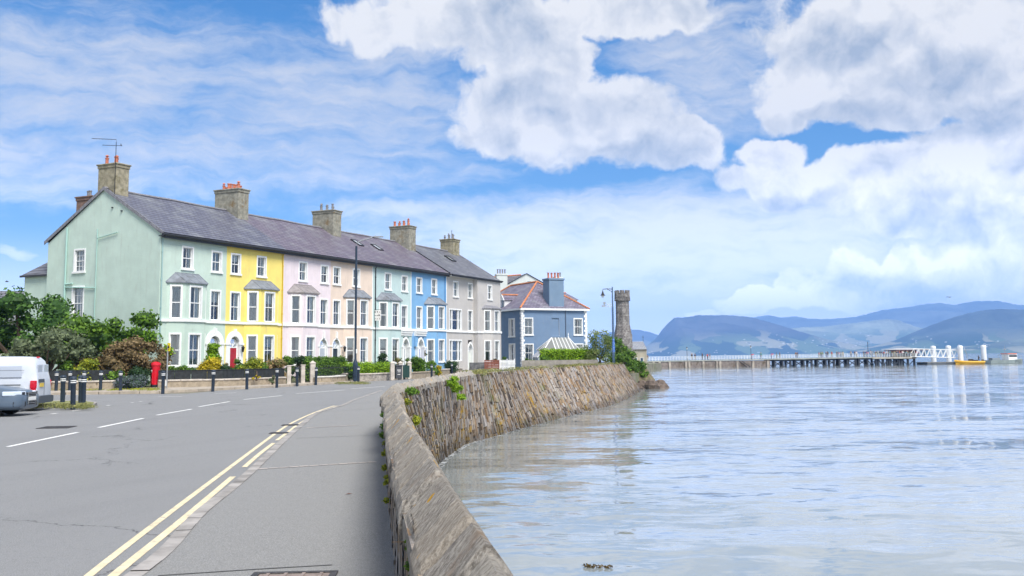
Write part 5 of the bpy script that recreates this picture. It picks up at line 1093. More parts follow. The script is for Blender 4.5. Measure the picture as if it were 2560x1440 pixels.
def hedge(lab, px0, px1, yt, yb, d0, d1, leaf, w, size, seed, z0=.15):
    a, b = AT(px0, yb, d0), AT(px1, yb, d1); zt0, zt1 = AT(px0, yt, d0).z, AT(px1, yt, d1).z; L = (b-a).length; n = max(4, int(L/.42)); rg = random.Random(seed); cl = []; c = (a+b)/2
    for i in range(n+1):
        p = a.lerp(b, i/n)-c; zt = zt0+(zt1-zt0)*i/n; z = z0+.25
        while z < zt-.1:
            r = rg.uniform(.30, .40); zz = min(z, zt-r*.75); cl.append((p.x+rg.uniform(-.1, .1), p.y+rg.uniform(-.1, .1), zz-z0, r, w*.55, r)); z += .36
    return plant('hedge', lab, 'hedge', (c.x, c.y, z0), cl, size, LM[leaf], 1.1, (.04, .4), 'clipped hedges of the front gardens', seed)
hedge('clipped green hedge above the railing of the pink and peach houses', 764, 856, 891, 920, 69.5, 77, 'mid', .7, .14, 41)
hedge('bright yellow-green clipped hedge behind the street lamp', 868, 976, 907, 934, 72, 79, 'bright', .6, .13, 42)
sh('dark green shrub at the left foot of the street lamp', 858, 886, 910, 946, 70.8, 'deep', .14, 10, 43)
sh('tall thin leafy climber at the black drainpipe of the mint house', 938, 975, 882, 912, 80, 'deep', .12, 9, 44)
sh('shrub covered with orange flowers beside the mint porch', 980, 1012, 889, 920, 81, 'rose', .13, 10, 45)
sh('green shrub with orange buds right of the orange-flowered shrub', 1005, 1030, 892, 925, 82, 'mid', .13, 8, 46)
sh('big rounded dull green shrub beside the blue front door', 1024, 1072, 892, 940, 83, 'hedge', .14, 18, 47)
sh('second rounded green shrub behind the bollard by the blue house', 1060, 1098, 897, 938, 85.5, 'mid', .14, 14, 48)
sh('bright yellow shrub at the end of the rounded green shrubs', 1088, 1107, 905, 933, 86, 'yellow', .13, 8, 49)
sh('glossy dark green shrub behind the short railings of the grey house', 1110, 1146, 897, 930, 93, 'deep', .15, 12, 50)
sh('small hanging basket sized bush at the corner of the blue bay', 1057, 1069, 884, 897, 92, 'hedge', .10, 5, 51, 1.9, .8)
sh('clipped reddish dark bush behind the brown fence panel', 1221, 1250, 896, 912, 104, 'bronze', .14, 8, 52, .9)
sh('slender green shrub at the corner between the grey house and the villa', 1250, 1268, 886, 908, 112, 'mid', .16, 8, 53, .7)
sh('small dark rounded bush below the villa window', 1306, 1340, 894, 912, 101, 'hedge', .13, 9, 54, .9)
hedge('large clipped bright green hedge in front of the villa conservatory', 1357, 1487, 872, 906, 101, 104, 'bright', 1.3, .17, 55, .8)
sh('loose shrub at the left end of the clipped villa hedge', 1345, 1372, 885, 907, 100, 'hedge', .14, 9, 56, .9)
# shrubs round the ornamental lamp
profplant('tamarisk_tree', 'feathery wind-blown tamarisk tree left of the ornate blue lamp post', 'tree', [(1466, 862), (1474, 832), (1490, 822), (1500, 815), (1512, 828), (1526, 836), (1534, 850)], 103, leafmat('leaves_tamarisk', (.05, .12, .02), (.32, .36, .12)), .20, 1., 61, .9, 2.5, .62, (.1, .8), None, under=900, core=False)
profplant('tamarisk_tree', 'green feathery tree behind the right side of the ornate blue lamp post', 'tree', [(1534, 838), (1545, 842), (1560, 856), (1575, 866), (1588, 884), (1594, 900)], 106, LM['mid'], .22, .6, 62, .9, 2.5, .75, (.1, .8), None, under=925)
profplant('shrub', 'rounded glossy shrub at the outer corner of the sea wall', 'shrub', [(1536, 888), (1550, 878), (1565, 880), (1580, 892), (1590, 905)], 97.5, LM['mid'], .18, .6, 63, 1., 2, .55, (.06, .5), None, under=925)
profplant('shrub', 'shrub hanging over the water past the corner of the sea wall', 'shrub', [(1580, 905), (1592, 896), (1605, 902), (1616, 912), (1620, 925)], 102, LM['mid'], .18, -1.2, 64, .9, 2, .5, (.06, .5), None, under=936)
bank = MB(); bank.lathe([(4.2, -2), (3.6, -1), (2.6, .4), (1.2, .9)], (0, 0, 0), 14); p = AT(1580, 940, 101)
o = bank.build('ground', mat('bank_soil', (.14, .12, .07), .95, .4, 2, .6, 8)); o.location = (p.x-.8, p.y+2.5, 0); struct(o)
rk = MB()
rg = random.Random(5)
for i in range(26): a = (rg.uniform(-3.2, 2.2), rg.uniform(-2, 2.5), rg.uniform(-.2, .5)); rk.lathe([(.5, -.5), (.65, -.1), (.4, .3), (.1, .4)], a, 6, rg.random())
o = rk.build('rocks', mat('dark_rock', (.13, .10, .08), .9, .4, 3, .6, 8)); o.location = AT(1606, 968, 98); o.location.z = WZ; tag(o, 'dark weedy rocks at the foot of the sea wall corner', 'rocks', kind='stuff')
# plants on the sea wall
def wallplant(lab, pts, r, leaf, size, seed, grp='tufts growing on the sea wall'):
    c = Vector(pts[0]); cl = []; rg = random.Random(seed)
    for p in pts: q = Vector(p)-c; cl += [(q.x+rg.uniform(-.5, .5)*r, q.y+rg.uniform(-.5, .5)*r, q.z+rg.uniform(-.4, .4)*r, r*.8, r*.8, r*.6) for _ in range(3)]
    return plant('wall_plant', lab, 'plant', c, cl, size, LM[leaf], 1.2, (.004, .02), grp, seed, True)
def face_pt(px, py, off=.12):             # nearest point of the battered face seen at that pixel
    best = None; d = ray(px, py)
    for i in range(NC//3, NW, 4):
        for v in range(0, 21):
            p = wpt(cum[i], v/20, .08); q = p-Vector((0, 0, EYE)); k = q.dot(_F); x = CX+F_PX*q.dot(_R)/k; y = CY-F_PX*q.dot(_U)/k; e = (x-px)**2+(y-py)**2
            if best is None or e < best[0]: best = (e, p, i)
    return best[1]+(-sidevec(TS, best[2]))*off
wallplant('large lime green trailing plant on the upper face of the sea wall', [face_pt(1122, 955), face_pt(1130, 962), face_pt(1136, 975), face_pt(1143, 990)], .19, 'bright', .07, 71)
wallplant('small green tuft under the coping at the start of the bend', [face_pt(1010, 968), face_pt(1016, 974)], .12, 'mid', .07, 72)
wallplant('thin yellow-green tuft on the sea wall below the small tuft', [face_pt(1005, 1000), face_pt(1022, 1052)], .09, 'lime', .05, 73)
def landpt(y, z, o=.33):
    i = min(range(NW), key=lambda k: abs(TS[k].y-y)); p = TS[i]+sidevec(TS, i)*o; return Vector((p.x, p.y, z))
wallplant('bright green tuft on the footway side of the coping beside the near bend', [landpt(16.5, .72), landpt(15.6, .62), landpt(15, .5)], .07, 'mid', .035, 74)
wallplant('leafy green tuft growing from the footway side of the wall nearest the camera', [landpt(4.75, .80, .30), landpt(4.6, .74, .30), landpt(4.65, .66, .30)], .035, 'mid', .02, 75)
wallplant('long strip of rusty moss and weeds along the landward foot of the wall', [landpt(y, z, .31) for y, z in ((14, .5), (13.4, .42), (12.8, .45), (12.2, .35), (11.6, .3), (11, .32), (10.4, .22))], .045, 'lime', .03, 76)
# weeds on the kerb side, grass island and verge
ISL = [(60, 1028), (100, 1019), (150, 1020.5), (200, 1021), (235, 1018), (243, 1013.5), (225, 1009.5), (180, 1008.5), (100, 1008), (-20, 1009), (-20, 1040)]
ip = [G(x, y, 0) for x, y in ISL]; im = MB(); im.prism([(p.x, p.y) for p in ip][::-1], -.01, .12); struct(im.build('kerb', KERB)); c0 = sum(ip, Vector())/len(ip)
im = MB(); im.face([((p.x-c0.x)*.95+c0.x, (p.y-c0.y)*.82+c0.y, .126) for p in ip][::-1]); struct(im.build('verge', mat('worn_turf', (.22, .23, .09), .95, .4, 3, .6, 20, stain=(.32, .29, .18), stain_s=1.2)))
def grass_patch(name, lab, cells, size, seed, dens=.8):
    return tag(foliage(name, cells, size, LM['grass'] if seed % 2 else LM['lime'], None, dens, seed, .4, False, 5), lab, 'grass', kind='stuff')
cells = []
for i in range(70): x, y = random.uniform(40, 238), random.uniform(1010, 1018); p = G(x, y, .13); cells.append((p.x, p.y, .13, .3, .2, .07))
grass_patch('grass', 'short patchy grass on the traffic island round the bollards', cells, .10, 81)
cells = []
for i in range(90): x, y = random.uniform(135, 395), random.uniform(970, 976); p = G(x, y, .12); cells.append((p.x, p.y, .12, .35, .25, .06))
grass_patch('grass', 'rough grass verge in front of the garden wall at the junction', cells, .11, 82)
cells = []
for i in range(40): x, y = random.uniform(843, 920), random.uniform(955, 959); p = G(x, y, .1); cells.append((p.x, p.y, .1, .3, .2, .05))
grass_patch('grass', 'strip of grass on the pavement by the foot of the street lamp', cells, .10, 83)
bg = []
for i in range(46): x = -70+i*1.6; p = Vector((x-2, 62+random.uniform(0, 30), 1.0)); bg.append((p.x, p.y, p.z, 1.3, 1.2, 1.4)) if x < -34 else None
tag(foliage('undergrowth', bg, .4, LM['dark'], None, .6, 90), 'dark undergrowth left of the trees behind the junction', 'shrubs', kind='stuff')
# ================================================================== STREET
BOLM = mat('bollard_paint', (.022, .035, .055), .45, .1, 6, .2, 30); BAND = mat('white_band', (.75, .75, .72), .5)
bol = thing('bollard', 'x', 'bollard', (0, 0, 0)); b = MB(); b.lathe([(.085, -.1), (.085, .74), (.095, .76), (.095, .93), (.115, .94), (.115, .96), (.10, .985), (.06, 1.02), (.0, 1.03)], (0, 0, 0), 14); b.build('post', BOLM, bol, smooth=True)
for z in (.80, .865): MB().lathe([(.099, z), (.099, z+.035)], (0, 0, 0), 14).build('reflective_band', BAND, bol)
BOLL = [((140, 976.5), 'bollard just right of the white van roofline against the dark fence'), ((174, 975.5), 'bollard in front of the fresh green shrub by the van'), ((209, 975), 'bollard hidden behind the pair of island bollards'),
        ((251, 975), 'bollard before the capped garden wall and the golden green shrub'), ((301, 976), 'bollard beside the pale purple ground plant'), ((407, 979), 'bollard just left of the bus stop pole'),
        ((532, 973.5), 'bollard in front of the black fence below the golden yellow shrub'), ((617, 968.5), 'bollard in front of the black fence below the yellow bay'), ((692, 964.5), 'bollard below the peach-flowered climbing rose'),
        ((742.5, 961), 'bollard in front of the iron gate of the yellow house'), ((789.5, 958), 'bollard beside the pyramid-capped gate pier'), ((896, 953), 'bollard just right of the dark street lamp foot'),
        ((1011, 945), 'bollard seen in front of the dark green gate'), ((1079, 943), 'bollard in front of the two rounded green shrubs'), ((1130, 936), 'bollard farthest along the road before the grey house'),
        ((156.4, 1005.6), 'bollard on the traffic island nearest the van'), ((182.4, 1015.4), 'bollard on the grass island closest to the road'), ((201.5, 1007.7), 'bollard on the island partly behind the endmost one'), ((208, 1011), 'bollard at the rounded end of the traffic island')]
index_kids()
for i, (q, lab) in enumerate(BOLL):
    o = bol if i == 0 else copy_tree(bol); p = G(q[0], q[1], .12); o.location = (p.x, p.y, .11); o.rotation_euler = (random.uniform(-.02, .02), random.uniform(-.02, .02), 0); tag(o, lab, 'bollard', 'black bollards with white bands')
# pillar box
RED = mat('pillar_box_red', (.62, .008, .022), .35, .05, 4, coat=.4); p = G(388, 968.5, .11)
t = thing('pillar_box', 'red cylindrical post box on the pavement under the bronze shrub', 'post box', p, -.9)
MB().lathe([(.27, 0), (.27, .14), (.25, .16)], (0, 0, 0), 20).build('base', BLACK, t); MB().lathe([(.245, .14), (.245, 1.22), (.25, 1.25)], (0, 0, 0), 24).build('body', RED, t, smooth=True)
MB().lathe([(.275, 1.25), (.285, 1.30), (.27, 1.34), (.27, 1.38), (.16, 1.45), (.0, 1.48)], (0, 0, 0), 24).build('cap', RED, t, smooth=True)
MB().box(-.13, .13, -.262, -.22, 1.08, 1.12).build('slot', BLACK, t); MB().box(-.08, .08, -.262, -.22, .86, 1.0).build('collection_plate', BAND, t); d_ = MB(); d_.box(-.16, .16, -.252, -.2, .22, .82); d_.build('door', RED, t, bevel=.01)
# bus stop
p = G(416.5, 971, .11); t = thing('bus_stop', 'grey bus stop pole with a small yellow flag and a white timetable case', 'bus stop', p, -.55)
PIPE = mat('galvanised', (.36, .38, .39), .45, .15, 8, metal=.5); MB().tube([(0, 0, 0), (0, 0, 2.45)], .038, 10).build('pole', PIPE, t)
MB().box(-.02, .22, -.03, -.01, 2.05, 2.5).build('flag', mat('flag_yellow', (.80, .62, .0), .5), t); k = MB(); k.box(.05, .15, -.036, -.03, 2.30, 2.36).box(.03, .17, -.036, -.03, 2.2, 2.29).box(.05, .15, -.036, -.03, 2.12, 2.15); k.build('symbol', BLACK, t)
MB().box(-.17, .03, -.09, -.04, .12, .42).build('timetable_case', BAND, t, bevel=.01)
# tall street lamp
p = G(888, 952.5, .11); t = thing('street_lamp', 'tall dark street lamp with one outreach arm in front of the peach house', 'street lamp', p, 0); LB = mat('lamp_paint', (.018, .035, .06), .4, .1, 5)
MB().lathe([(.17, 0), (.17, 1.25), (.10, 1.4), (.085, 1.5), (.075, 9.1), (.07, 9.4)], (0, 0, 0), 14).build('column', LB, t, smooth=True); MB().tube([(0, 0, 9.3), (.05, 0, 9.62), (.35, .04, 9.8), (1.1, .1, 10.0)], .04, 8).build('arm', PIPE, t)
l = MB(); l.cbox((1.5, .12, 10.06), (.75, .24, .07)); l.build('lamp_head', PIPE, t, bevel=.02); MB().cbox((1.3, .12, 10.13), (.06, .06, .08)).build('sensor', PIPE, t); MB().box(-.08, .08, -.2, -.165, .35, 1.1).build('access_door', LB, t); MB().cbox((.1, -.08, 2.05), (.1, .04, .3)).build('notice', BAND, t)
# ornate blue lamp with cctv
OB = mat('lamp_blue', (.075, .13, .23), .4, .15, 5); OB2 = mat('lamp_bright_blue', (.06, .17, .50), .4, .15, 9, stain=(.4, .45, .55), stain_s=9)
ol = AT(1534.5, 906, 98.); k = 98/F_PX; Z = lambda y: EYE+(890.6-y)*k; t = thing('street_lamp', 'ornate blue cast iron lamp post with swan neck lantern on the sea wall corner', 'street lamp', (ol.x, ol.y, 0), 0)
MB().lathe([(.17, .3), (.17, Z(882)), (.13, Z(881))], (0, 0, 0), 4, math.pi/4).build('base', OB, t); MB().lathe([(.13, Z(881)), (.17, Z(878)), (.12, Z(874)), (.16, Z(868)), (.11, Z(864)), (.15, Z(858)), (.10, Z(853)), (.14, Z(850)), (.09, Z(847))], (0, 0, 0), 14).build('fluted_collar', OB2, t, smooth=True)
MB().lathe([(.105, Z(848)), (.095, Z(770)), (.07, Z(766)), (.055, Z(722)), (.08, Z(721)), (.0, Z(716))], (0, 0, 0), 12).build('column', OB, t, smooth=True); a = MB(); x1 = -24*k
a.tube([(0, 0, Z(724)), (x1*.5, 0, Z(723)), (x1, 0, Z(724)), (x1, 0, Z(728))], .035, 8); a.tube([(0, 0, Z(733)), (x1*.18, 0, Z(728)), (x1*.45, 0, Z(725)), (x1*.55, 0, Z(724))], .028, 6); a.build('bracket', BLACK, t)
h_ = MB(); h_.lathe([(.03, Z(727)-Z(730)), (.06, 0), (.10, -.12), (.16, -.28), (.26, -.34), (.25, -.37)], (x1, 0, Z(730)), 12); hh_ = h_.build('lamp_shade', BLACK, t, smooth=True); MB().lathe([(.16, -.37), (.12, -.5), (.03, -.6)], (x1, 0, Z(730)), 10).build('glass_bowl', mat('lamp_bowl', (.7, .72, .7), .2), hh_, smooth=True)
c = MB(); c.tube([(0, 0, Z(762)), (-.55, 0, Z(762)), (-.65, 0, Z(764))], .025, 6); c.tube([(0, 0, Z(767)), (-.6, 0, Z(767))], .025, 6); c.build('camera_bracket', PIPE, t)
c = MB(); c.cbox((-.88, -.05, Z(766)), (.4, .14, .13)); c.cbox((-.8, 0, Z(759)), (.22, .16, .26)); c.tube([(-.8, 0, Z(766)), (-.8, 0, Z(760))], .03, 6); c.build('security_camera', PIPE, t)
# ---- garden walls, fences, gates
WST = mat('garden_wall_stone', (.36, .30, .22), .95, .25, 2.2, .6, 14, stain=(.16, .13, .09), stain_s=2.2); CAP = mat('pale_cap_stone', (.52, .47, .41), .9, .2, 3, .4, 30, stain=(.28, .25, .2), stain_s=1.5)
def gwall(lab, px, h, capm=CAP, z=.1, th=.28, caph=.1, stone=WST, d=None):
    pts = [G(x, y, z) for x, y in px]; c0 = pts[0]; t = thing('garden_wall', lab, 'wall', (c0.x, c0.y, z), 0, 'low garden walls along the pavement'); pts = [p-c0 for p in pts]; m = MB(); cm_ = MB()
    for i in range(len(pts)-1):
        a, b_ = pts[i], pts[i+1]; s0, s1 = sidevec(pts, i), sidevec(pts, i+1); m.prism([tuple(v[:2]) for v in (a, b_, b_+s1*th, a+s0*th)], -.1, h-caph); n = max(1, int((b_-a).length/1.1))
        for k in range(n):
            u, w_ = a.lerp(b_, (k+.008)/n), a.lerp(b_, (k+.992)/n); q0, q1 = s0.lerp(s1, k/n), s0.lerp(s1, (k+1)/n); j = random.uniform(-.008, .008)
            cm_.prism([tuple(v[:2]) for v in (u-q0*.05, w_-q1*.05, w_+q1*(th+.05), u+q0*(th+.05))], h-caph, h+j)
    m.build('wall', stone, t); cm_.build('coping', capm, t, bevel=.02); return t, pts, c0
gwall('low stone garden wall with rounded cap in front of the shrubs by the junction', [(60, 981), (130, 976.5), (210, 975), (288, 973)], .50)
t1, p1, c1 = gwall('cracked low garden wall below the black fence of the green and yellow houses', [(395, 969.5), (560, 966), (715, 959.5)], .45)
BLF = mat('black_fence', (.022, .026, .028), .7, .35, 6, .3, 20)
fe = thing('fence', 'black mesh-backed fence above the cracked garden wall', 'fence', (c1.x, c1.y, .1)); m = MB()
off = [p+sidevec(p1, i)*.14 for i, p in enumerate(p1)]
for i in range(len(off)-1):
    a, b_ = off[i], off[i+1]; n = int((b_-a).length/.9)
    for k in range(n): u, w_ = a.lerp(b_, (k+.01)/n), a.lerp(b_, (k+.985)/n); m.prism([tuple(v[:2]) for v in (u, w_, w_+Vector((0, .02, 0)), u+Vector((0, .02, 0)))], .45, .96+random.uniform(-.015, .015))
    m.tube([a+Vector((0, -.02, .97)), b_+Vector((0, -.02, .97))], .02, 5)
m.build('panel', BLF, fe)
fe = thing('fence', 'dark fence behind the shrubs between the van and the bronze shrub', 'fence', G(128, 974, .1), 0); a = Vector((-3.0, .3, 0)); b_ = Vector((3.0, .9, 0)); m = MB(); m.prism([tuple(v[:2]) for v in (a, b_, b_+Vector((0, .03, 0)), a+Vector((0, .03, 0)))], .3, 1.05); m.build('panel', BLF, fe)
def gpost(lab, q, h, w, cap='pyramid', m=CAP):
    p = G(q[0], q[1], .1); t = thing('gate_post', lab, 'gate post', p, math.radians(20), 'stone gate posts along the pavement'); MB().box(-w/2, w/2, -w/2, w/2, -.1, h).build('shaft', m, t, bevel=.015); c = MB(); c.box(-w/2-.03, w/2+.03, -w/2-.03, w/2+.03, h, h+.06)
    if cap: c.lathe([(w*.74, h+.06), (.01, h+.06+w*.42)], (0, 0, 0), 4, math.pi/4)
    c.build('cap', CAP, t)
def rail(lab, q0, q1, h, n, hoops=False, z=.1, zb=.08, name='railing', cat='railing', group=None):
    a, b_ = G(*q0, z), G(*q1, z); t = thing(name, lab, cat, a, 0, group); b_ = b_-a; a = Vector((0, 0, 0)); m = MB()
    for zz in (zb, h-.08): m.tube([a+Vector((0, 0, zz)), b_+Vector((0, 0, zz))], .018, 5)
    m.build('rail', BLACK, t); m = MB()
    for k in range(n+1): p = a.lerp(b_, k/n); m.tube([p+Vector((0, 0, zb)), p+Vector((0, 0, h+(.0 if hoops else .05)))], .011, 5)
    if hoops:
        for k in range(0, n-2, 3):
            c = a.lerp(b_, (k+1.5)/n); d = (b_-a).normalized()*.13; m.tube([c+d*math.cos(u)+Vector((0, 0, h+.1*math.sin(u))) for u in [math.pi*j/6 for j in range(7)]], .011, 4)
    m.build('bars', BLACK, t)
gpost('square pale gate post at the end of the black fence', (722, 960.5), 1.12, .24, None); gpost('square pale gate post right of the iron gate', (757, 958), 1.14, .25, None); gpost('stone gate pier with a pyramid cap left of the hoop railing', (781, 956.5), 1.25, .34)
rail('black iron garden gate between the two square posts', (727, 960), (751, 958.5), 1.05, 9, name='gate', cat='gate', group='garden gates'); rail('short iron railing between the gate post and the capped pier', (762, 957.5), (775, 957), .95, 5)
t2, p2, c2 = gwall('low garden wall with a thick white coping below the hoop railing', [(791, 956.8), (830, 955.5), (864, 952.5)], .42, mat('white_coping', (.62, .60, .55), .9, .1, 3, .3, 30)); rail('hoop-topped iron railing on the white coping', (791, 956.8), (864, 952.5), 1.02, 33, True, zb=.45)
gwall('rough stone section of wall behind the street lamp', [(865, 952.5), (886, 951)], .55, stone=STONEC); gwall('low rubble wall under the bright yellow-green hedge', [(892, 950.5), (930, 949.5), (976, 947.5)], .48, stone=mat('rubble', (.34, .31, .27), .95, .35, 3, .8, 9, stain=(.14, .12, .1), stain_s=5))
for q, lab in (((980.5, 948), 'gate post at the right end of the yellow-green hedge'), ((1001, 946.5), 'gate post between the grey bin and the green gate'), ((1023, 945), 'gate post left of the big rounded shrub')): gpost(lab, q, 1.15, .30)
p = G(990, 947, .1)+Vector((.1, .5, 0)); t = thing('wheelie_bin', 'dark grey bin with pale marks standing between two gate posts', 'bin', p, .4); GB = mat('bin_grey', (.06, .065, .075), .6); b = MB(); b.prism([(-.25, -.25), (.25, -.25), (.27, .3), (-.27, .3)], .0, .95); b.build('body', GB, t, bevel=.02)
b = MB(); b.prism([(-.28, -.3), (.28, -.3), (.28, .33), (-.28, .33)], .95, 1.03); b.build('lid', GB, t, bevel=.02); b = MB(); b.box(-.14, .14, -.262, -.25, .62, .68).box(-.1, .12, -.262, -.25, .5, .54).box(-.12, .1, -.262, -.25, .3, .34); b.build('sticker', BAND, t)
p = G(1012, 945.8, .1); t = thing('gate', 'dark green boarded garden gate between the two right hand gate posts', 'gate', p, .75, 'garden gates'); m = MB()
for k in range(6): m.box(-.45+k*.15, -.45+k*.15+.14, -.02, .02, .05, .98)
m.build('boards', mat('dark_green_paint', (.02, .055, .045), .5), t)
gwall('low garden wall under the rounded green shrubs', [(1029, 944.8), (1070, 942), (1100, 939.5)], .45, WST); gwall('low wall with a pale flat coping reaching the sea wall coping', [(1101, 939), (1130, 936), (1156, 933.5)], .55)
rail('black railing in front of the grey house', (1146, 931), (1186, 928), 1.15, 22, zb=.3); rail('black handrail beside the grey house steps', (1186, 928), (1194, 929.5), 1.1, 4, zb=.3)
p = AT(1196, 925, 100); gs = thing('garden_wall', 'dark grey rubble wall right of the grey house railings', 'wall', (p.x, p.y, .1)); MB().box(-.9, 1.0, 0, .3, 0, 1.05).build('wall', mat('dark_rubble', (.14, .14, .14), .95, .5, 3, .8, 9), gs)
p = AT(1212, 921, 99); t = thing('fence', 'reddish brown slatted timber fence panel', 'fence', (p.x, p.y, .4), .1); m = MB()
for z in range(6): m.box(0, 1.45, 0, .03, .1+z*.15, .1+z*.15+.12)
for x in (0, .7, 1.4): m.box(x-.04, x+.04, -.04, 0, 0, 1.02)
m.build('slats', mat('red_brown_timber', (.22, .07, .045), .8, .2, 5), t)
p = AT(1248, 921, 99.5); t = thing('fence', 'white picket fence in front of the villa', 'fence', (p.x, p.y, .4), .1); m = MB()
for k in range(13): m.box(k*.125, k*.125+.085, 0, .02, .02, .98 if k % 6 else 1.1)
m.box(0, 1.6, .02, .05, .25, .32).box(0, 1.6, .02, .05, .75, .82); m.build('pickets', WHITE, t)
p = AT(1305, 926, 98); t = thing('garden_wall', 'long low grey wall behind the grass on the sea wall', 'wall', (p.x, p.y, .0)); q = AT(1500, 916, 98)-p; m = MB(); m.prism([(0, 0), (q.x, q.y+2), (q.x, q.y+2.3), (0, .3)], .3, 1.32); m.build('wall', mat('grey_low_wall', (.27, .25, .22), .95, .2, 2, .5, 8), t)
# ================================================================== VEHICLES
def loft(mb, secs, n=24, mi=None, close=True):
    """secs: (x, halfwidth low, halfwidth high, zlow, zhigh, power)"""
    base = len(mb.v)
    for (x, wl, wh, z0, z1, p) in secs:
        for j in range(n):
            t = 2*math.pi*j/n; c, s = math.cos(t), math.sin(t); u = math.copysign(abs(c)**(2/p), c); v = math.copysign(abs(s)**(2/p), s); f = (v+1)/2; mb.v.append((x, u*(wl+(wh-wl)*f), z0+(z1-z0)*f))
    for k in range(len(secs)-1):
        for j in range(n):
            a = base+k*n+j; b = base+k*n+(j+1) % n; mb.f.append((a, b, b+n, a+n)); mb.mi.append(mb.cur if mi is None else mi); mb.uv.append(None)
    if close:
        for o, r in ((base, 0), (base+(len(secs)-1)*n, 1)): f = tuple(range(o, o+n)); mb.f.append(f if r else f[::-1]); mb.mi.append(mb.cur); mb.uv.append(None)
    return mb
TYRE = mat('tyre_rubber', (.018, .018, .02), .85); RIMM = mat('alloy', (.45, .46, .48), .35, metal=.8); BUMP = mat('bumper_plastic', (.075, .09, .11), .6); CHR = mat('chrome', (.6, .62, .65), .2, metal=1)
def wheels(root, xs, y, r):
    for x in xs:
        for s in (-1, 1):
            M_ = lambda pr: [(a, b) for a, b in pr]; t = MB(); t.lathe([(r*.62, -.10), (r*.95, -.10), (r, -.07), (r, .07), (r*.95, .10), (r*.62, .10)], (0, 0, 0), 24); o = t.build('wheel', TYRE, root, smooth=True); o.rotation_euler = (math.pi/2, 0, 0); o.location = (x, s*y, r)
            rm = MB(); rm.lathe([(r*.62, -.085), (r*.60, -.06), (.06, -.07), (.06, -.09)], (0, 0, 0), 20); rm.lathe([(r*.62, .085), (r*.60, .06), (.06, .07), (.06, .09)], (0, 0, 0), 20); q = rm.build('rim', RIMM, o, smooth=True)
VANW = mat('van_white', (.58, .62, .68), .35, .06, 2, coat=.4); VANP = mat('van_panel', (.47, .52, .60), .3, coat=.4); SEAM = mat('seam', (.12, .13, .15), .6)
vr = G(88, 1019, .0); near = Vector((AT(88, 1000, 33.6).x, 33.6, 0)); ang = math.radians(8.5); ux = Vector((math.cos(ang), math.sin(ang), 0)); uy = Vector((-math.sin(ang), math.cos(ang), 0))
vc = near-ux*2.2+uy*.85; t = thing('parked_van', 'small white panel van with dark bumper seen from its rear corner', 'van', vc, ang)   # local +x points to the rear
b = MB(); loft(b, [(-2.2, .62, .55, .30, .70, 5), (-2.15, .74, .66, .24, .86, 5), (-1.85, .83, .74, .22, 1.00, 5), (-1.55, .85, .76, .22, 1.10, 5), (-1.0, .85, .70, .22, 1.62, 5), (-.5, .85, .70, .22, 1.80, 6), (.5, .85, .70, .22, 1.84, 6), (1.6, .85, .70, .22, 1.83, 6), (1.93, .85, .69, .24, 1.80, 6), (2.05, .84, .67, .26, 1.70, 6), (2.12, .83, .66, .30, 1.5, 6), (2.19, .82, .70, .34, 1.15, 7), (2.21, .80, .72, .36, .95, 8)], 40)
b.build('body', VANW, t, smooth=True); wheels(t, (-1.45, 1.35), .76, .31); bm_ = MB(); loft(bm_, [(1.75, .865, .865, .22, .50, 6), (2.15, .865, .865, .24, .52, 6), (2.30, .80, .80, .26, .50, 6)], 24); bm_.build('bumper', BUMP, t, smooth=True)
bf = MB(); loft(bf, [(-2.28, .6, .6, .28, .52, 6), (-2.1, .82, .82, .24, .54, 6), (-1.8, .862, .862, .24, .5, 6)], 24); bf.build('bumper', BUMP, t, smooth=True)
m = MB()
for s in (-1, 1):
    m.box(-.05, 1.72, s*.861-.006, s*.861+.006, .86, .90); 
m.build('door_rail', BUMP, t); m = MB()
for s in (-1, 1):
    for x in (-.35, .55): m.box(x-.006, x+.006, s*.852-.004, s*.852+.004, .35, 1.25)
    m.box(-.35, 1.8, s*.80-.004, s*.80+.004, 1.36, 1.37)
m.box(2.212, 2.222, -.006, .006, .5, 1.0); m.build('panel_seam', SEAM, t)
for s in (-1, 1):
    w_ = MB(); w_.cur = 0; w_.prism([(.6, s*.80), (1.72, s*.80), (1.72, s*.772), (.6, s*.772)][::s], 1.12, 1.52); w_.build('blank_window', VANP, t, bevel=.03)
    l = MB(); l.prism([(2.0, s*.865), (2.16, s*.855), (2.22, s*.76), (2.1, s*.70)][::s], .76, 1.02); l.prism([(2.0, s*.862), (2.15, s*.852), (2.20, s*.77), (2.1, s*.70)][::s], .62, .76); l.build('tail_light', mat('tail_red', (.55, .01, .03), .2, coat=.5), t, bevel=.02)
    MB().prism([(2.08, s*.85), (2.17, s*.84), (2.215, s*.74), (2.1, s*.7)][::s], .56, .62).build('reverse_light', CHR, t)
MB().box(2.215, 2.228, -.62, -.04, .95, 1.06).build('door_handle', BUMP, t); MB().box(2.222, 2.232, -.50, -.1, .80, .93).build('number_plate', mat('plate_yellow', (.78, .55, .08), .5), t); MB().lathe([(.06, -.02), (.06, .02)], (1.98, 0, 1.80), 10).build('brake_light', MATS['tail_red'], t)
for s in (-1, 1): MB().box(2.13, 2.16, *sorted((s*.08, s*.58)), 1.20, 1.55).build('rear_window', VANP, t, bevel=.02)
ws = MB(); ws.face([(-1.52, -.66, 1.13), (-1.52, .66, 1.13), (-1.06, .60, 1.60), (-1.06, -.60, 1.60)]); ws.build('windscreen', mat('tinted_glass', (.02, .03, .035), .06, coat=1), t)
for s in (-1, 1):
    q = MB(); q.face([(-1.3, s*.80, 1.12), (-.4, s*.815, 1.12), (-.42, s*.775, 1.5), (-.95, s*.775, 1.5)][::s]); q.build('side_window', MATS['tinted_glass'], t); MB().box(-1.25, -1.1, *sorted((s*.86, s*1.05)), 1.08, 1.28).build('mirror', BUMP, t, bevel=.03)
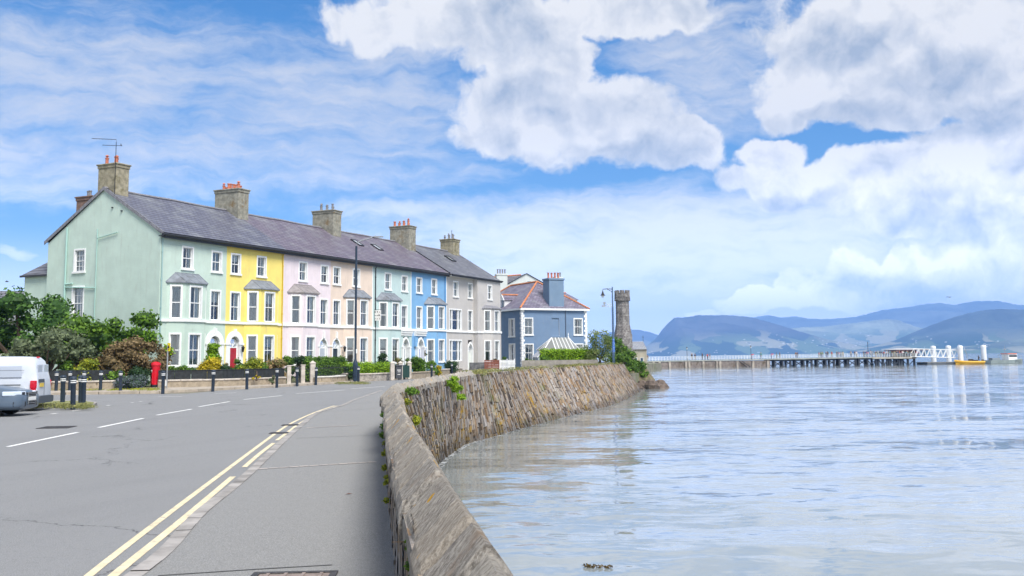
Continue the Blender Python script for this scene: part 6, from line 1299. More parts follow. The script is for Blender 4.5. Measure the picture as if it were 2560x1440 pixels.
# grey-blue car
CARP = mat('car_paint', (.085, .12, .165), .35, .05, 3, coat=.35); cn = Vector((AT(84, 1000, 31.4).x, 31.4, 0)); cc = cn-ux*2.33; ang2 = math.radians(4); t = thing('parked_car', 'grey blue car with a slatted grille nosing in front of the white van', 'car', cc, ang2)  # local +x = nose
b = MB(); loft(b, [(2.32, .62, .58, .30, .60, 4), (2.27, .76, .70, .22, .70, 4.5), (2.1, .86, .80, .18, .78, 5), (1.7, .90, .84, .18, .86, 5), (1.1, .90, .84, .18, .94, 5), (.2, .90, .84, .18, .98, 5), (-1.4, .90, .84, .18, .98, 5), (-2.1, .88, .80, .2, .96, 5), (-2.3, .80, .72, .3, .85, 5)], 40); b.build('body', CARP, t, smooth=True)
b = MB(); loft(b, [(1.0, .72, .68, .85, .96, 4), (.25, .80, .60, .85, 1.38, 4), (-.5, .82, .60, .85, 1.43, 4), (-1.3, .80, .58, .85, 1.36, 4), (-1.95, .72, .60, .85, 1.0, 4)], 28); b.build('cabin', MATS['tinted_glass'], t, smooth=True); b = MB(); loft(b, [(.1, .55, .50, 1.30, 1.40, 3), (-.5, .58, .52, 1.32, 1.45, 3), (-1.2, .56, .5, 1.28, 1.40, 3)], 20); b.build('roof', CARP, t, smooth=True); wheels(t, (1.38, -1.4), .80, .32)
m = MB(); m.prism([(2.20, -.28), (2.345, -.26), (2.345, .26), (2.20, .28)], .34, .71); gr = m.build('grille', mat('grille_black', (.01, .01, .012), .5), t, bevel=.02); m = MB()
for k in range(6): m.box(2.34, 2.352, -.26, .26, .385+k*.055, .398+k*.055)
for s in (-1, 1): m.box(2.335, 2.355, s*.29-.02, s*.29+.02, .33, .72)
m.box(2.335, 2.355, -.30, .30, .70, .725); m.build('grille_bars', CHR, gr); MB().box(2.352, 2.365, -.26, .26, .47, .58).build('number_plate', BAND, t)
for s in (-1, 1):
    h_ = MB(); h_.prism([(2.30, s*.34), (2.27, s*.62), (2.10, s*.82), (1.80, s*.875), (1.80, s*.78), (2.05, s*.72), (2.2, s*.34)][::s], .62, .755); h_.build('headlight', mat('headlight_glass', (.62, .70, .80), .1, coat=1), t, bevel=.02); MB().prism([(2.31, s*.45), (2.27, s*.6), (2.2, s*.58), (2.2, s*.45)][::s], .65, .73).build('lamp', BLACK, t)
    f_ = MB(); f_.prism([(2.33, s*.40), (2.28, s*.68), (2.12, s*.83), (2.1, s*.7), (2.2, s*.4)][::s], .30, .44); f_.build('lower_intake', MATS['grille_black'], t); MB().prism([(2.32, s*.52), (2.285, s*.66), (2.2, s*.64), (2.2, s*.52)][::s], .335, .38).build('fog_light', CHR, t); MB().box(.75, .9, *sorted((s*.86, s*1.04)), .96, 1.08).build('mirror', CARP, t, bevel=.03)
# ================================================================== PIER
Pa = G(1620, 920.7, WZ); Pb = G(2450, 909.8, WZ); PD = (Pb-Pa).normalized(); PRZ = math.atan2(PD.y, PD.x)
def px_on(x, off=0.):                    # distance along the pier front seen at photo column x
    d = ray(x, 900); o = Vector((-PD.y, PD.x, 0))*off+Pa; det = d.x*(-PD.y)-d.y*(-PD.x)
    return (o.x*(-d.y)-o.y*(-d.x))/(-( PD.x*(-d.y)-PD.y*(-d.x)))
def PW_(s, off, z): return Pa+PD*s+Vector((-PD.y, PD.x, 0))*off+Vector((0, 0, z-WZ))
def deckz(s): return .33+.42*max(0, min(1, s/60))
s_end = px_on(1925); PST = mat('pier_stone', (.20, .17, .15), .95, .35, 1.2, .6, 5, stain=(.10, .075, .05), stain_s=.6)
pier = thing('pier', 'long low pier with a stone landward half and dark timber trestles seaward', 'pier', (Pa.x, Pa.y, 0), PRZ)
PT = mat('pier_timber', (.035, .042, .055), .8, .3, 2); DK = mat('deck_edge', (.30, .32, .29), .8, .2, .6); RW = mat('railing_white', (.66, .70, .72), .5)
m = MB(); m.box(-12, s_end, 0, 6, WZ-1, .12); m.build('masonry', PST, pier); 
for px in (1633, 1648, 1673, 1714, 1722, 1757, 1791, 1799, 1842, 1881, 1918): s = px_on(px); MB().box(s-.28, s+.28, -.35, 0, WZ-1, .1).build('buttress', mat('pier_pale_stone', (.33, .29, .24), .9, .3, 1), pier)
S1 = px_on(2290); m = MB(); n = 40
for k in range(n):
    a, b = -12+(S1+12)*k/n, -12+(S1+12)*(k+1)/n; za, zb = deckz(a), deckz(b)
    m.face([(a, -.15, za-.28), (b, -.15, zb-.28), (b, -.15, zb), (a, -.15, za)]); m.face([(a, -.15, za), (b, -.15, zb), (b, 6.1, zb), (a, 6.1, za)]); m.face([(a, -.15, za-.28), (a, 6.1, za-.28), (b, 6.1, zb-.28), (b, -.15, zb-.28)])
m.build('deck', DK, pier); m = MB(); m.box(px_on(2180), px_on(2290), -.3, -.16, .25, .75); m.build('fascia', mat('fascia_timber', (.36, .34, .29), .8, .2, .5), pier)
for off in (0.0, 5.9):
    m = MB(); n = 110
    for k in range(n+1): s = -12+(S1+12)*k/n; z = deckz(s); m.box(s-.025, s+.025, off-.025, off+.025, z, z+1.0)
    for zz in (.35, .68, 1.0): m.tube([(-12, off, deckz(0)+zz), (0, off, deckz(0)+zz), (60, off, deckz(60)+zz), (S1, off, deckz(S1)+zz)], .025, 4)
    m.build('railing', RW, pier)
sets = [(1936, 1980), (1988, 2033), (2043, 2089), (2098, 2143), (2147, 2194), (2196, 2222), (2224, 2252), (2254, 2290)]
for (a, b) in sets:
    sa, sb = px_on(a), px_on(b)
    for off in (.3, 5.2):
        m = MB()
        zt_ = deckz(sa)-.28; m.box(sa, sb, off, off+.3, zt_-.42, zt_-.02)
        for s in (sa+.25, (sa+sb)/2, sb-.25): m.box(s-.25, s+.25, off-.05, off+.35, WZ-1, zt_-.1)
        for (u, v) in (((sa+.3, zt_-.5), ((sa+sb)/2-.2, WZ-.1)), (((sb-.3), zt_-.5), ((sa+sb)/2+.2, WZ-.1))): m.tube([(u[0], off, u[1]), (v[0], off, v[1])], .13, 4)
        m.build('trestle', PT, pier)
st = MB(); s = px_on(1845); st.tube([(s, -.5, .1), (px_on(1865), -.5, WZ)], .09, 4).tube([(s+.9, -.5, .1), (px_on(1865)+.9, -.5, WZ)], .09, 4); st.build('steps', PT, pier)
# lamps, lifebuoys, mast
def pier_lamp(px, lab, h=3.0):
    s = px_on(px, 2); p = PW_(s, 2, deckz(s)); t = thing('lamp_post', lab, 'lamp post', p, 0, 'lamp posts on the pier'); MB().lathe([(.12, 0), (.08, .4), (.05, .6), (.045, h)], (0, 0, 0), 8).build('column', BLACK, t)
    MB().lathe([(.10, h), (.19, h+.35)], (0, 0, 0), 6).build('lantern', RW, t); MB().lathe([(.24, h+.35), (.12, h+.55), (.0, h+.75)], (0, 0, 0), 6).build('lantern_cap', BLACK, t)
pier_lamp(1718, 'black lantern post on the stone half of the pier, left one', 2.8); pier_lamp(1878, 'black lantern post beside the red lifebuoy on the pier', 2.9)
t = thing('flag_mast', 'thin bare mast rising from the crowded part of the pier', 'mast', PW_(px_on(2188), 3, deckz(50)), 0); MB().tube([(0, 0, 0), (0, 0, 4.3)], .06, 6).build('pole', BLACK, t); MB().tube([(-.2, 0, 3.9), (.2, 0, 3.9)], .03, 4).build('crossbar', BLACK, t)
for px, lab in ((1880, 'red lifebuoy housing by the second lantern post on the pier'), (1929, 'red lifebuoy housing where the stone pier meets the trestles')):
    s = px_on(px); t = thing('lifebuoy', lab, 'lifebuoy', PW_(s, -.1, deckz(s)+.85), PRZ, 'red lifebuoy housings'); r = MB(); base = len(r.v); N1, N2 = 14, 6
    for i in range(N1):
        for j in range(N2): a = 2*math.pi*i/N1; b_ = 2*math.pi*j/N2; R1 = .26+.1*math.cos(b_); r.v.append((R1*math.cos(a), .1*math.sin(b_), .36+R1*math.sin(a)))
    for i in range(N1):
        for j in range(N2): r.f.append((i*N2+j, ((i+1) % N1)*N2+j, ((i+1) % N1)*N2+(j+1) % N2, i*N2+(j+1) % N2)); r.mi.append(0); r.uv.append(None)
    r.build('ring', mat('buoy_red', (.75, .02, .03), .4), t, smooth=True); MB().lathe([(.24, -.03), (.24, .03)], (0, 0, 0), 12).build('backing', MATS['buoy_red'], t); t.children[-1].rotation_euler = (math.pi/2, 0, 0); t.children[-1].location = (0, .05, .36); MB().box(-.03, .03, -.03, .03, -.85, .1).build('post', BLACK, t)
# pavilion, gangway, piles, pontoon, boats
s0, s1 = px_on(2232, 4), px_on(2302, 4); t = thing('pavilion', 'low open-sided pavilion with a flat red-edged roof on the pier head', 'pavilion', PW_((s0+s1)/2, 4, deckz(60)), PRZ); L = (s1-s0); m = MB()
for k in range(13): x = -L/2+.4+(L-.8)*k/12; m.box(x-.08, x+.08, -2.2, -2.05, 0, 1.75)
for k in range(13): x = -L/2+.4+(L-.8)*k/12; m.box(x-.08, x+.08, 2.05, 2.2, 0, 1.75)
m.build('posts', BLACK, t); m = MB(); m.box(-L/2+.5, L/2-.5, 1.2, 1.3, 0, 1.7); m.build('back_wall', mat('dim_glazing', (.10, .14, .15), .4), t)
r = MB(); e = L/2+.6; r.prism([(-e, -2.8), (e, -2.8), (e, 2.8), (-e, 2.8)], 1.75, 1.92); q = r.build('roof_edge', mat('roof_red_edge', (.14, .05, .06), .6), t); r = MB(); a = [(-e, -2.8, 1.925), (e, -2.8, 1.925), (e, 2.8, 1.925), (-e, 2.8, 1.925)]; c = [(-e+2, 0, 2.35), (e-2, 0, 2.35)]
r.face([a[0], a[1], c[1], c[0]]); r.face([a[1], a[2], c[1]]); r.face([a[2], a[3], c[0], c[1]]); r.face([a[3], a[0], c[0]]); r.build('roof', mat('roof_grey', (.40, .42, .44), .6), t)
sa, sb = px_on(2288, -1.5), px_on(2398, -1.5); t = thing('gangway', 'white steel truss gangway sloping down to the pontoon', 'gangway', PW_(sa, -1.5, deckz(60)+.1), PRZ); L = sb-sa
for off in (0, 2.0):
    m = MB(); zb = lambda u: -.10-.45*u; zt2 = lambda u: 2.05-.45*u; n = 8; r_ = .09
    m.tube([(0, off, zb(0)), (L, off, zb(1))], .13, 6); m.tube([(L*.06, off, zt2(.06)), (L, off, zt2(1))], r_, 6)
    for k in range(n): u0, u1 = k/n, (k+1)/n; um = (u0+u1)/2; m.tube([(L*u0, off, zb(u0)), (L*um+.3, off, zt2(um))], r_*.8, 5); m.tube([(L*um+.3, off, zt2(um)), (L*u1, off, zb(u1))], r_*.8, 5)
    m.build('truss', mat('gangway_white', (.78, .80, .80), .4), t)
m = MB(); m.face([(0, 0, -.1), (L, 0, -.55), (L, 2, -.55), (0, 2, -.1)]); m.build('walkway', mat('walkway_grey', (.35, .36, .36), .7), t)
PIL = mat('pile_white', (.74, .77, .80), .45, .05, 1)
for px, off, yt, lab in ((2334.5, 6, 865.5, 'white capped mooring pile behind the middle of the gangway'), (2372.5, 5, 864.8, 'white capped mooring pile behind the far end of the gangway'), (2402, -2.5, 864.5, 'white capped mooring pile at the foot of the gangway'), (2460.5, -1, 863.5, 'white capped mooring pile nearest the work boat')):
    s = px_on(px, off); p = PW_(s, off, 0); d_ = p.y; zt_ = EYE+((893.9-.0095*(px-1280))-yt)*d_/F_PX; t = thing('mooring_pile', lab, 'pile', (p.x, p.y, 0), 0, 'white mooring piles'); MB().lathe([(.70, -3), (.70, zt_-.75)], (0, 0, 0), 18).build('shaft', PIL, t, smooth=True); MB().lathe([(.74, zt_-.75), (.74, zt_-.35), (.60, zt_-.12), (.0, zt_)], (0, 0, 0), 18).build('cap', PIL, t, smooth=True)
s0, s1 = px_on(2318, -1), px_on(2500, -1); t = thing('pontoon', 'dark floating pontoon between the gangway and the work boat', 'pontoon', PW_((s0+s1)/2, 1, WZ), PRZ); L = s1-s0; MB().box(-L/2, L/2, -2, 2.5, -.3, .55).build('float', mat('pontoon_dark', (.09, .10, .11), .8, .3, 1), t); MB().box(-L/2-.05, L/2+.05, -2.05, 2.55, .55, .68).build('deck', mat('pontoon_deck', (.25, .25, .24), .8), t)
def hull(L, B, D, fl=.25, n=12):
    m = MB(); rows = []
    for k in range(n+1):
        u = k/n; x = -L/2+L*u; w = B/2*(1-max(0, (u-.55)/.45)**2.2*.98)*(.9+.1*min(1, u*4)); sh = D+.35*D*max(0, u-.4)**1.5*2; ww = w*(1-fl*1.2)
        rows.append([(x, w, sh), (x+.0, ww, .05), (x-.05*u, ww*.4, -.25), (x-.05*u, -ww*.4, -.25), (x, -ww, .05), (x, -w, sh)])
    for k in range(n):
        for j in range(5): m.face([rows[k][j], rows[k+1][j], rows[k+1][j+1], rows[k][j+1]])
        m.face([rows[k][5], rows[k+1][5], rows[k+1][0], rows[k][0]])
    m.face(rows[0]); return m, rows
p = PW_(px_on(2422, -5), -5, WZ); t = thing('inflatable_boat', 'orange yellow inflatable boat moored at the foot of the gangway', 'boat', p, PRZ+math.pi-.12); YB = mat('boat_yellow', (.72, .40, .03), .5); m, rows = hull(8., 2.4, .45, .1); m.build('hull', YB, t)
m = MB(); m.tube([(-4, 1.15, .6), (0, 1.2, .62), (2.6, .9, .75), (4.1, 0, 1.0), (2.6, -.9, .75), (0, -1.2, .62), (-4, -1.15, .6)], .28, 8); m.build('tube', YB, t, smooth=True); m = MB(); m.cbox((-.6, 0, 1.0), (1.0, .9, .9)); m.cbox((-1.9, 0, .9), (1.2, .7, .6)); m.build('console', BLACK, t); m = MB(); m.tube([(-3.4, -.8, .6), (-3.3, -.8, 2.0), (-3.3, .8, 2.0), (-3.4, .8, .6)], .05, 5); m.build('roll_bar', PIPE, t); MB().cbox((-4.1, 0, .8), (.5, .5, 1.0)).build('outboard', BLACK, t)
p = PW_(px_on(2512, -4), -4, WZ); t = thing('work_boat', 'grey work boat with white wheelhouse and orange roof beside the pontoon', 'boat', p, PRZ-.03); m, rows = hull(11.5, 3.6, 1.05, .15); m.build('hull', mat('hull_grey', (.30, .35, .34), .5, .1, 1), t)
m = MB()
for k in range(7): x = 2.0+k*.5; m.tube([(x, -1.75+.12*k, 1.15), (x+.45, -1.3+.12*k, .1)], .04, 4)
m.build('rubbing_strake', BLACK, t); m = MB(); m.prism([(0.2, -1.3), (3.2, -1.1), (3.6, 0), (3.2, 1.1), (.2, 1.3)], 1.0, 2.7); m.build('wheelhouse', WHITE, t); m = MB(); m.prism([(0.4, -1.33), (3.1, -1.14), (3.1, -1.10), (.4, -1.29)], 1.85, 2.45); m.prism([(3.25, -1.05), (3.64, 0), (3.6, 0), (3.2, -1.0)], 1.85, 2.45); m.build('wheelhouse_window', MATS['tinted_glass'], t)
m = MB(); m.prism([(-.1, -1.5), (3.0, -1.3), (3.9, 0), (3.0, 1.3), (-.1, 1.5)], 2.7, 2.9); m.build('wheelhouse_roof', mat('roof_orange', (.70, .18, .10), .5), t); m = MB(); m.tube([(.2, 0, 2.9), (.2, 0, 5.0)], .06, 5); m.tube([(-.5, 0, 4.1), (.9, 0, 4.1)], .05, 5); m.tube([(-1.0, -1.2, 1.0), (-1.0, -1.2, 2.6), (-1.0, 1.2, 2.6), (-1.0, 1.2, 1.0)], .05, 5); m.lathe([(.3, 0), (.3, .15)], (.2, 0, 3.9), 10); m.build('mast', PIPE, t)
m = MB(); m.tube([(3.6, -1.0, 1.5), (3.6, -1.0, 2.0), (5.5, -.1, 2.3), (5.6, 0, 1.8)], .035, 4); m.build('bow_rail', PIPE, t); m = MB(); m.cbox((-3.4, 0, 1.35), (2.6, 1.6, .6)); m.build('deck_gear', mat('deck_gear', (.20, .24, .27), .7), t)
p = G(2566, 917, WZ); t = thing('dinghy', 'white bow of a small boat entering the picture at the right edge', 'boat', (p.x+3.0, p.y, WZ), math.pi-.1); m, rows = hull(6.5, 2.1, .65, .2); m.build('hull', WHITE, t); MB().cbox((-.4, 0, 1.0), (1.6, 1.3, .6)).build('cabin', WHITE, t, bevel=.08); MB().tube([(1.2, -.6, .8), (2.9, 0, 1.15)], .03, 4).build('rail', PIPE, t)
t = thing('crane', 'small davit crane post beside the mooring pile at the gangway foot', 'crane', PW_(px_on(2418), 0, WZ+.6), PRZ); MB().tube([(0, 0, 0), (0, 0, 2.2), (-.6, 0, 3.4)], .09, 6).build('jib', PIPE, t); MB().tube([(-.6, 0, 3.4), (-.7, 0, 4.0)], .04, 5).build('light', WHITE, t)
# ---- people on the pier
def skin_mesh(name, pts, edges, rad, sub=1):
    me = bpy.data.meshes.new(name); me.from_pydata(pts, edges, []); o = bpy.data.objects.new(name, me); COL.objects.link(o); m = o.modifiers.new('s', 'SKIN'); 
    for i, r in enumerate(rad): me.skin_vertices[0].data[i].radius = (r, r)
    me.skin_vertices[0].data[0].use_root = True; s_ = o.modifiers.new('u', 'SUBSURF'); s_.levels = sub; s_.render_levels = sub
    dg = bpy.context.evaluated_depsgraph_get(); r = bpy.data.meshes.new_from_object(o.evaluated_get(dg)); bpy.data.objects.remove(o); r.name = name; return r
SKIN = mat('skin', (.50, .30, .21), .7); HAIRS = [mat('hair_%s' % n, c, .8) for n, c in (('dark', (.02, .015, .01)), ('brown', (.10, .06, .03)), ('fair', (.35, .26, .14)))]
def body(pose):
    st = {'stand': (.09, .02, .0), 'walk': (.10, .22, .18), 'lean': (.10, .05, -.1)}[pose]; hx, ls, arm = st
    J = [(0, 0, .95), (0, 0, 1.15), (0, .0, 1.38), (0, .0, 1.50), (0, -.01, 1.60), (0, -.02, 1.70), (-.10, 0, .92), (-hx, -ls*.5, .50), (-hx, ls*.2-ls*.8, .09), (-hx, -ls*.6-.12, .05), (.10, 0, .92), (hx, ls*.5-.02, .50), (hx, ls, .09), (hx, ls-.13, .05),
         (-.19, 0, 1.40), (-.24, arm*.4, 1.14), (-.22, arm-.08, .90), (-.21, arm-.13, .82), (.19, 0, 1.40), (.24, -arm*.4, 1.14), (.22, -arm-.08, .90), (.21, -arm-.13, .82)]
    E_ = [(0, 1), (1, 2), (2, 3), (3, 4), (4, 5), (0, 6), (6, 7), (7, 8), (8, 9), (0, 10), (10, 11), (11, 12), (12, 13), (2, 14), (14, 15), (15, 16), (16, 17), (2, 18), (18, 19), (19, 20), (20, 21)]
    R_ = [.13, .13, .14, .055, .085, .075, .09, .06, .04, .04, .09, .06, .04, .04, .06, .045, .035, .03, .06, .045, .035, .03]; b = skin_mesh('body', J, E_, R_)
    top = skin_mesh('jacket', [J[i] for i in (0, 1, 2, 14, 15, 16, 18, 19, 20)], [(0, 1), (1, 2), (2, 3), (3, 4), (4, 5), (2, 6), (6, 7), (7, 8)], [.155, .15, .165, .08, .065, .05, .08, .065, .05]); tr = skin_mesh('trousers', [J[i] for i in (0, 6, 7, 8, 10, 11, 12)], [(0, 1), (1, 2), (2, 3), (0, 4), (4, 5), (5, 6)], [.145, .11, .08, .06, .11, .08, .06])
    ha = skin_mesh('hair', [(0, .03, 1.66), (0, .03, 1.75), (0, .04, 1.60)], [(0, 1), (0, 2)], [.085, .07, .06]); return b, top, tr, ha
BOD = {k: body(k) for k in ('stand', 'walk', 'lean')}
TOPS_ = dict(black=(.02, .02, .025), navy=(.03, .05, .12), red=(.45, .04, .04), pink=(.55, .22, .28), white=(.7, .7, .7), grey=(.25, .26, .28), teal=(.05, .22, .24), brown=(.16, .09, .05), green=(.10, .18, .08), cream=(.55, .48, .36)); LEGS_ = dict(black=(.02, .02, .025), blue=(.06, .10, .20), beige=(.35, .29, .2), grey=(.18, .19, .2))
def person(px, off, lab, top, leg, pose, sc=1., z=None):
    s = px_on(px, off); p = PW_(s, off, deckz(s) if z is None else z); t = thing('person', lab, 'person', p, random.uniform(0, 6.28), 'people on the pier'); t.scale = (sc, sc, sc); b, tp, tr, ha = BOD[pose]
    for nm, me, m in (('body', b, SKIN), ('jacket', tp, mat('cloth_'+top, TOPS_[top], .85)), ('trousers', tr, mat('trouser_'+leg, LEGS_[leg], .85)), ('hair', ha, random.choice(HAIRS))):
        o = link(nm, me, t)
        if not me.materials: me.materials.append(m)
        o.material_slots[0].link = 'OBJECT'; o.material_slots[0].material = m
spots = [(1619, 'at the railing next to the cream cottage'), (1730, 'first of a pair right of the left lantern post'), (1738, 'second of a pair right of the left lantern post'), (1756, 'left of the middle cluster on the stone pier'), (1763, 'inside the middle cluster on the stone pier'), (1769, 'inside the cluster, right side'), (1775, 'at the right end of the middle cluster'),
         (1903, 'alone between the two red lifebuoys'), (1942, 'just right of the red lifebuoy at the trestles'), (1950, 'walking behind the dark figure near the trestles'), (1990, 'left of a pair over the second trestle'), (1994, 'right of a pair over the second trestle'), (2048, 'leftmost of a row over the third trestle'), (2053, 'second in the row over the third trestle'), (2057, 'third in the row over the third trestle'), (2066, 'in the knot over the third trestle'), (2070, 'right in the knot over the third trestle'), (2080, 'alone right of the knot over the third trestle'), (2093, 'left of a pair before the fourth trestle'), (2098, 'right of a pair before the fourth trestle'), (2103, 'left in the group over the fourth trestle'), (2108, 'right in the group over the fourth trestle'), (2128, 'above the end of the fourth trestle'), (2138, 'left of a pair over the fifth trestle'), (2142, 'right of a pair over the fifth trestle')]
tn_, ln_ = list(TOPS_), list(LEGS_); rg = random.Random(9)
def adj(i): return ('standing', 'walking', 'leaning')[i % 3]
for i, (px, wh_) in enumerate(spots):
    a, b = rg.choice(tn_), rg.choice(ln_); ps = ('stand', 'walk', 'lean')[i % 3]; person(px, rg.uniform(.6, 3.5), 'person in %s %s' % (a, wh_.split(',')[0]), a, b, ps, rg.uniform(.9, 1.03))
for i in range(34):
    px = 2160+i*4.1+rg.uniform(-1, 1); a, b = tn_[i % 10], ln_[(i//3) % 4]; nb = 'mast' if px < 2200 else 'left end of the pavilion' if px < 2245 else 'pavilion front' if px < 2275 else 'gangway head'
    person(px, rg.uniform(.5, 2.0), 'person in %s top, %s trousers, in the crowd by the %s' % (a, b, nb), a, b, ('stand', 'walk', 'lean')[i % 3], rg.uniform(.88, 1.04))
person(2447, .5, 'person in dark clothes walking alone on the pontoon between two piles', 'black', 'black', 'walk', 1.05, WZ+.68)
# ================================================================== FAR SHORE
def hillmat(name, lowc, highc, field=1., scale=1.):
    m = bpy.data.materials.new(name); m.use_nodes = True; g = NG(m.node_tree); b = g.n['Principled BSDF']; b.inputs['Roughness'].default_value = 1; b.inputs['Specular IOR Level'].default_value = 0
    v = g.new('ShaderNodeTexCoord').outputs['Object']; s = g.new('ShaderNodeSeparateXYZ'); g.l.new(v, s.inputs[0]); vd = g.vm('ADD', v, g.vm('MULTIPLY', g.vm('SUBTRACT', g.noise(v, .004, 4, .6, col=True), (.5, .5, .5)), (260, 260, 0)))
    vv = g.new('ShaderNodeTexVoronoi'); g.l.new(g.map(vd, (.0075*scale, .0028*scale, .0)), vv.inputs['Vector']); vv.inputs['Scale'].default_value = 1.; cr = g.new('ShaderNodeSeparateColor'); g.l.new(vv.outputs['Color'], cr.inputs[0])
    fc = g.mix(g.ramp(cr.outputs[0], .42, .5), lowc, g.mix(g.ramp(cr.outputs[1], .4, .6), (.10, .14, .06), (.26, .25, .16))); hz = g.ramp(g.m('ADD', s.outputs[2], g.m('MULTIPLY', g.noise(v, .002, 4), 120)), 130*field, 260*field)
    up = g.mix(g.ramp(g.noise(g.map(v, (1, 1, 2.5)), .0022, 7, .65, .5), .4, .65), highc, tuple(x*1.9 for x in highc)); c = g.mix(hz, fc, up)
    tw_ = g.noise(v, .02, 2, .5); c = g.mix(g.m('MULTIPLY', g.ramp(tw_, .66, .72), g.m('SUBTRACT', 1., hz)), c, (.025, .05, .02)); g.l.new(c, b.inputs['Base Color']); return m
def hill(prof, dist, span, m, seed, base=WZ, rows=26, f=.85, ext=None):
    xs = [p[0] for p in prof]; rg = np.random.default_rng(seed); N = 260; X = np.linspace(xs[0], xs[-1], N); Yp = np.interp(X, xs, [p[1] for p in prof]); mb = MB(); V = []
    ph = rg.random(12)*6.28; fr = .004+rg.random(12)*.03
    for j in range(rows+1):
        u = j/rows
        for i in range(N):
            top = AT(X[i], Yp[i], dist); Y = dist-span*(1-u); sp = sum(math.sin(X[i]*fr[k]*(1+.4*u)+ph[k]+u*3*math.sin(ph[k]))/(1+fr[k]*60) for k in range(12)); q = u**f; z = base+(top.z-base)*q*(1+.13*sp*math.sin(math.pi*u))
            z += (top.z-base)*.012*math.sin(X[i]*.35+ph[0])*math.sin(X[i]*.13+u*9)*u; z = min(z, EYE+(top.z-EYE)*(Y/dist)*(.90+.10*u)) if top.z > base+20 else z; V.append((top.x*(1-.10*(1-u)*span/dist*5), Y, z if u > 0 else base-2))
    for i in range(N): top = AT(X[i], Yp[i], dist); V.append((top.x*1.02, dist+span*.6, base-2))
    mb.v = V
    for j in range(rows+1):
        for i in range(N-1): a = j*N+i; mb.f.append((a, a+1, a+1+N, a+N)); mb.mi.append(0); mb.uv.append(None)
    o = mb.build('hills', m, None, smooth=True); return struct(o)
HA = hillmat('hill_dark', (.03, .05, .03), (.045, .045, .045)); HB = hillmat('hill_light', (.05, .08, .045), (.07, .075, .065), .9); HC = hillmat('hill_near', (.03, .055, .03), (.045, .055, .045), .8, 1.2)
hill([(1480, 838), (1540, 828), (1575, 823), (1600, 825), (1627, 831), (1680, 850), (1720, 880)], 11500, 1500, HA, 1)
hill([(1570, 905), (1590, 890), (1612, 868), (1640, 846), (1654, 826), (1670, 808), (1686, 794), (1718, 793), (1743, 787.5), (1780, 788), (1815, 787.5), (1850, 790), (1880, 793), (1900, 799), (1940, 810), (1990, 826), (2040, 842), (2120, 858), (2200, 866), (2300, 872), (2420, 878), (2600, 880)], 8200, 1500, HA, 2, f=.9)
hill([(1840, 840), (1880, 795), (1900, 790), (1921, 788), (1935, 790), (1953, 794), (1970, 792), (1990, 790.5), (2020, 796), (2050, 797.5), (2080, 797), (2140, 792), (2175, 783), (2205, 775), (2240, 771), (2275, 767), (2310, 760), (2350, 757), (2372, 760), (2384, 763), (2410, 757), (2440, 752.5), (2495, 752), (2520, 757), (2545, 762), (2600, 761), (2750, 745), (2950, 752), (3200, 790)], 12500, 2600, HB, 3)
hill([(1880, 850), (1950, 826), (2000, 818), (2060, 816), (2130, 808), (2190, 800), (2220, 797), (2245, 800), (2275, 812), (2320, 826), (2380, 838), (2500, 850)], 9800, 1500, hillmat('hill_fields', (.07, .11, .05), (.16, .17, .11), 1.3), 4)
hill([(2120, 878), (2180, 866), (2240, 850), (2290, 828), (2330, 812), (2380, 794), (2420, 783), (2460, 775), (2500, 772), (2560, 774), (2650, 770), (2800, 778), (3000, 800), (3300, 840)], 6800, 1300, HC, 5)
hill([(2240, 880), (2330, 872), (2400, 868), (2480, 858), (2520, 850), (2580, 846), (2700, 838), (3000, 845), (3300, 850)], 5600, 500, hillmat('shore_fields', (.035, .06, .03), (.09, .10, .06), .5, 1.5), 6)
# far houses
hr = thing('far_house', 'tiny white house dotted on the far shore hillside', 'house', (0, 0, 0), 0, 'white houses scattered on the far hillsides'); MB().box(-7, 7, -5, 5, 0, 7).build('wall', mat('far_white', (.8, .8, .78), .9), hr); m = MB(); m.face([(-7, -5, 7), (7, -5, 7), (7, 0, 11), (-7, 0, 11)]); m.face([(-7, 0, 11), (7, 0, 11), (7, 5, 7), (-7, 5, 7)]); m.build('roof', mat('far_roof', (.2, .2, .22), .9), hr)
index_kids(); dg = bpy.context.evaluated_depsgraph_get(); rg = random.Random(12); cnt = 0; tries = 0
def drop(px, py):
    d = ray(px, py).normalized(); hit, loc, nrm, idx, ob, mt = S.ray_cast(dg, Vector((0, 0, EYE))+d*1500, d); return loc if hit and ob.name.startswith('hills') else None
while cnt < 90 and tries < 900:
    tries += 1; c = rg.choice([(1690, 884, 60, 3), (1800, 882, 80, 4), (1870, 868, 60, 8), (2050, 862, 60, 8), (2110, 856, 70, 6), (2150, 851, 60, 10), (1930, 858, 60, 10), (2300, 850, 60, 6), (2480, 862, 60, 8)]); loc = drop(rg.gauss(c[0], c[2]), rg.gauss(c[1], c[3]))
    if loc is None: continue
    o = hr if cnt == 0 else copy_tree(hr); o.location = loc-Vector((0, 0, 2)); o.rotation_euler = (0, 0, rg.uniform(-.6, .6)); s_ = rg.uniform(.4, .8)*loc.y/8500; o.scale = (s_*rg.uniform(.9, 1.9), s_, s_); cnt += 1
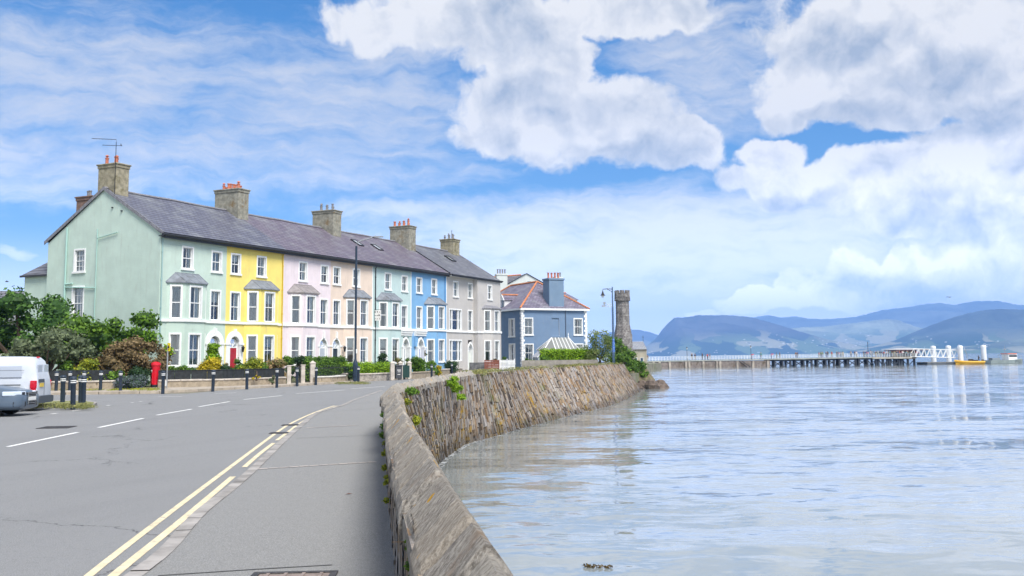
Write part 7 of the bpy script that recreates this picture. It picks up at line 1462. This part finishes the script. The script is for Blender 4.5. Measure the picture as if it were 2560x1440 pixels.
# seaweed, leaf, gulls
t = tag(foliage('seaweed', [(0, 0, .01, .16, .07, .02), (.2, -.05, .01, .08, .05, .02), (-.12, .08, .01, .07, .05, .02)], .045, leafmat('weed_brown', (.07, .045, .015), (.20, .14, .04)), None, 1.2, 3, .3, False), 'clump of brown seaweed floating on the water near the wall', 'seaweed', kind='stuff'); p = G(1487, 1419, WZ); t.location = (p.x, p.y, WZ+.01)
t = tag(MB().face([(0, 0, 0), (.05, .015, .012), (.09, 0, .004), (.05, -.02, .01)]).build('fallen_leaf', mat('dry_leaf', (.16, .07, .04), .9)), 'dry brown leaf lying on the seaside footway', 'leaf'); p = G(862, 1236, .078); t.location = p; t.rotation_euler = (0, 0, .3)
for (px, py, d_, lab) in ((2374, 743, 160, 'small dark gull gliding under the low clouds above the hills'), (17, 704, 120, 'small bird high over the roof at the far left')):
    p = AT(px, py, d_); t = thing('bird', lab, 'bird', p, .5, 'birds in the sky'); m = MB(); m.lathe([(.01, -.22), (.06, -.1), (.07, .05), (.03, .2), (.01, .26)], (0, 0, 0), 8); o = m.build('body', mat('gull', (.12, .12, .13), .8), t, smooth=True); o.rotation_euler = (0, math.pi/2, 0); m = MB(); m.face([(-.08, 0, .02), (.1, 0, .02), (.05, .4, .12), (-.1, .75, .04), (-.06, .4, .11)]); m.face([(-.08, 0, .02), (-.06, -.4, .11), (-.1, -.75, .04), (.05, -.4, .12), (.1, 0, .02)]); m.build('wings', MATS['gull'], t)
# ================================================================== HAZE
hz = MB(); hz.box(-4500, 17500, -900, 16500, -6, 720); hm = bpy.data.materials.new('haze'); hm.use_nodes = True; g = NG(hm.node_tree); g.n.clear(); pv = g.new('ShaderNodeVolumePrincipled'); pv.inputs['Color'].default_value = (.25, .49, 1.0, 1); pv.inputs['Density'].default_value = 9.5e-5; pv.inputs['Anisotropy'].default_value = -.3
ou = g.new('ShaderNodeOutputMaterial'); g.l.new(pv.outputs[0], ou.inputs['Volume']); tag(hz.build('haze', hm), 'pale blue air between the camera and the far hills', 'haze', kind='stuff')
S.cycles.volume_bounces = 1
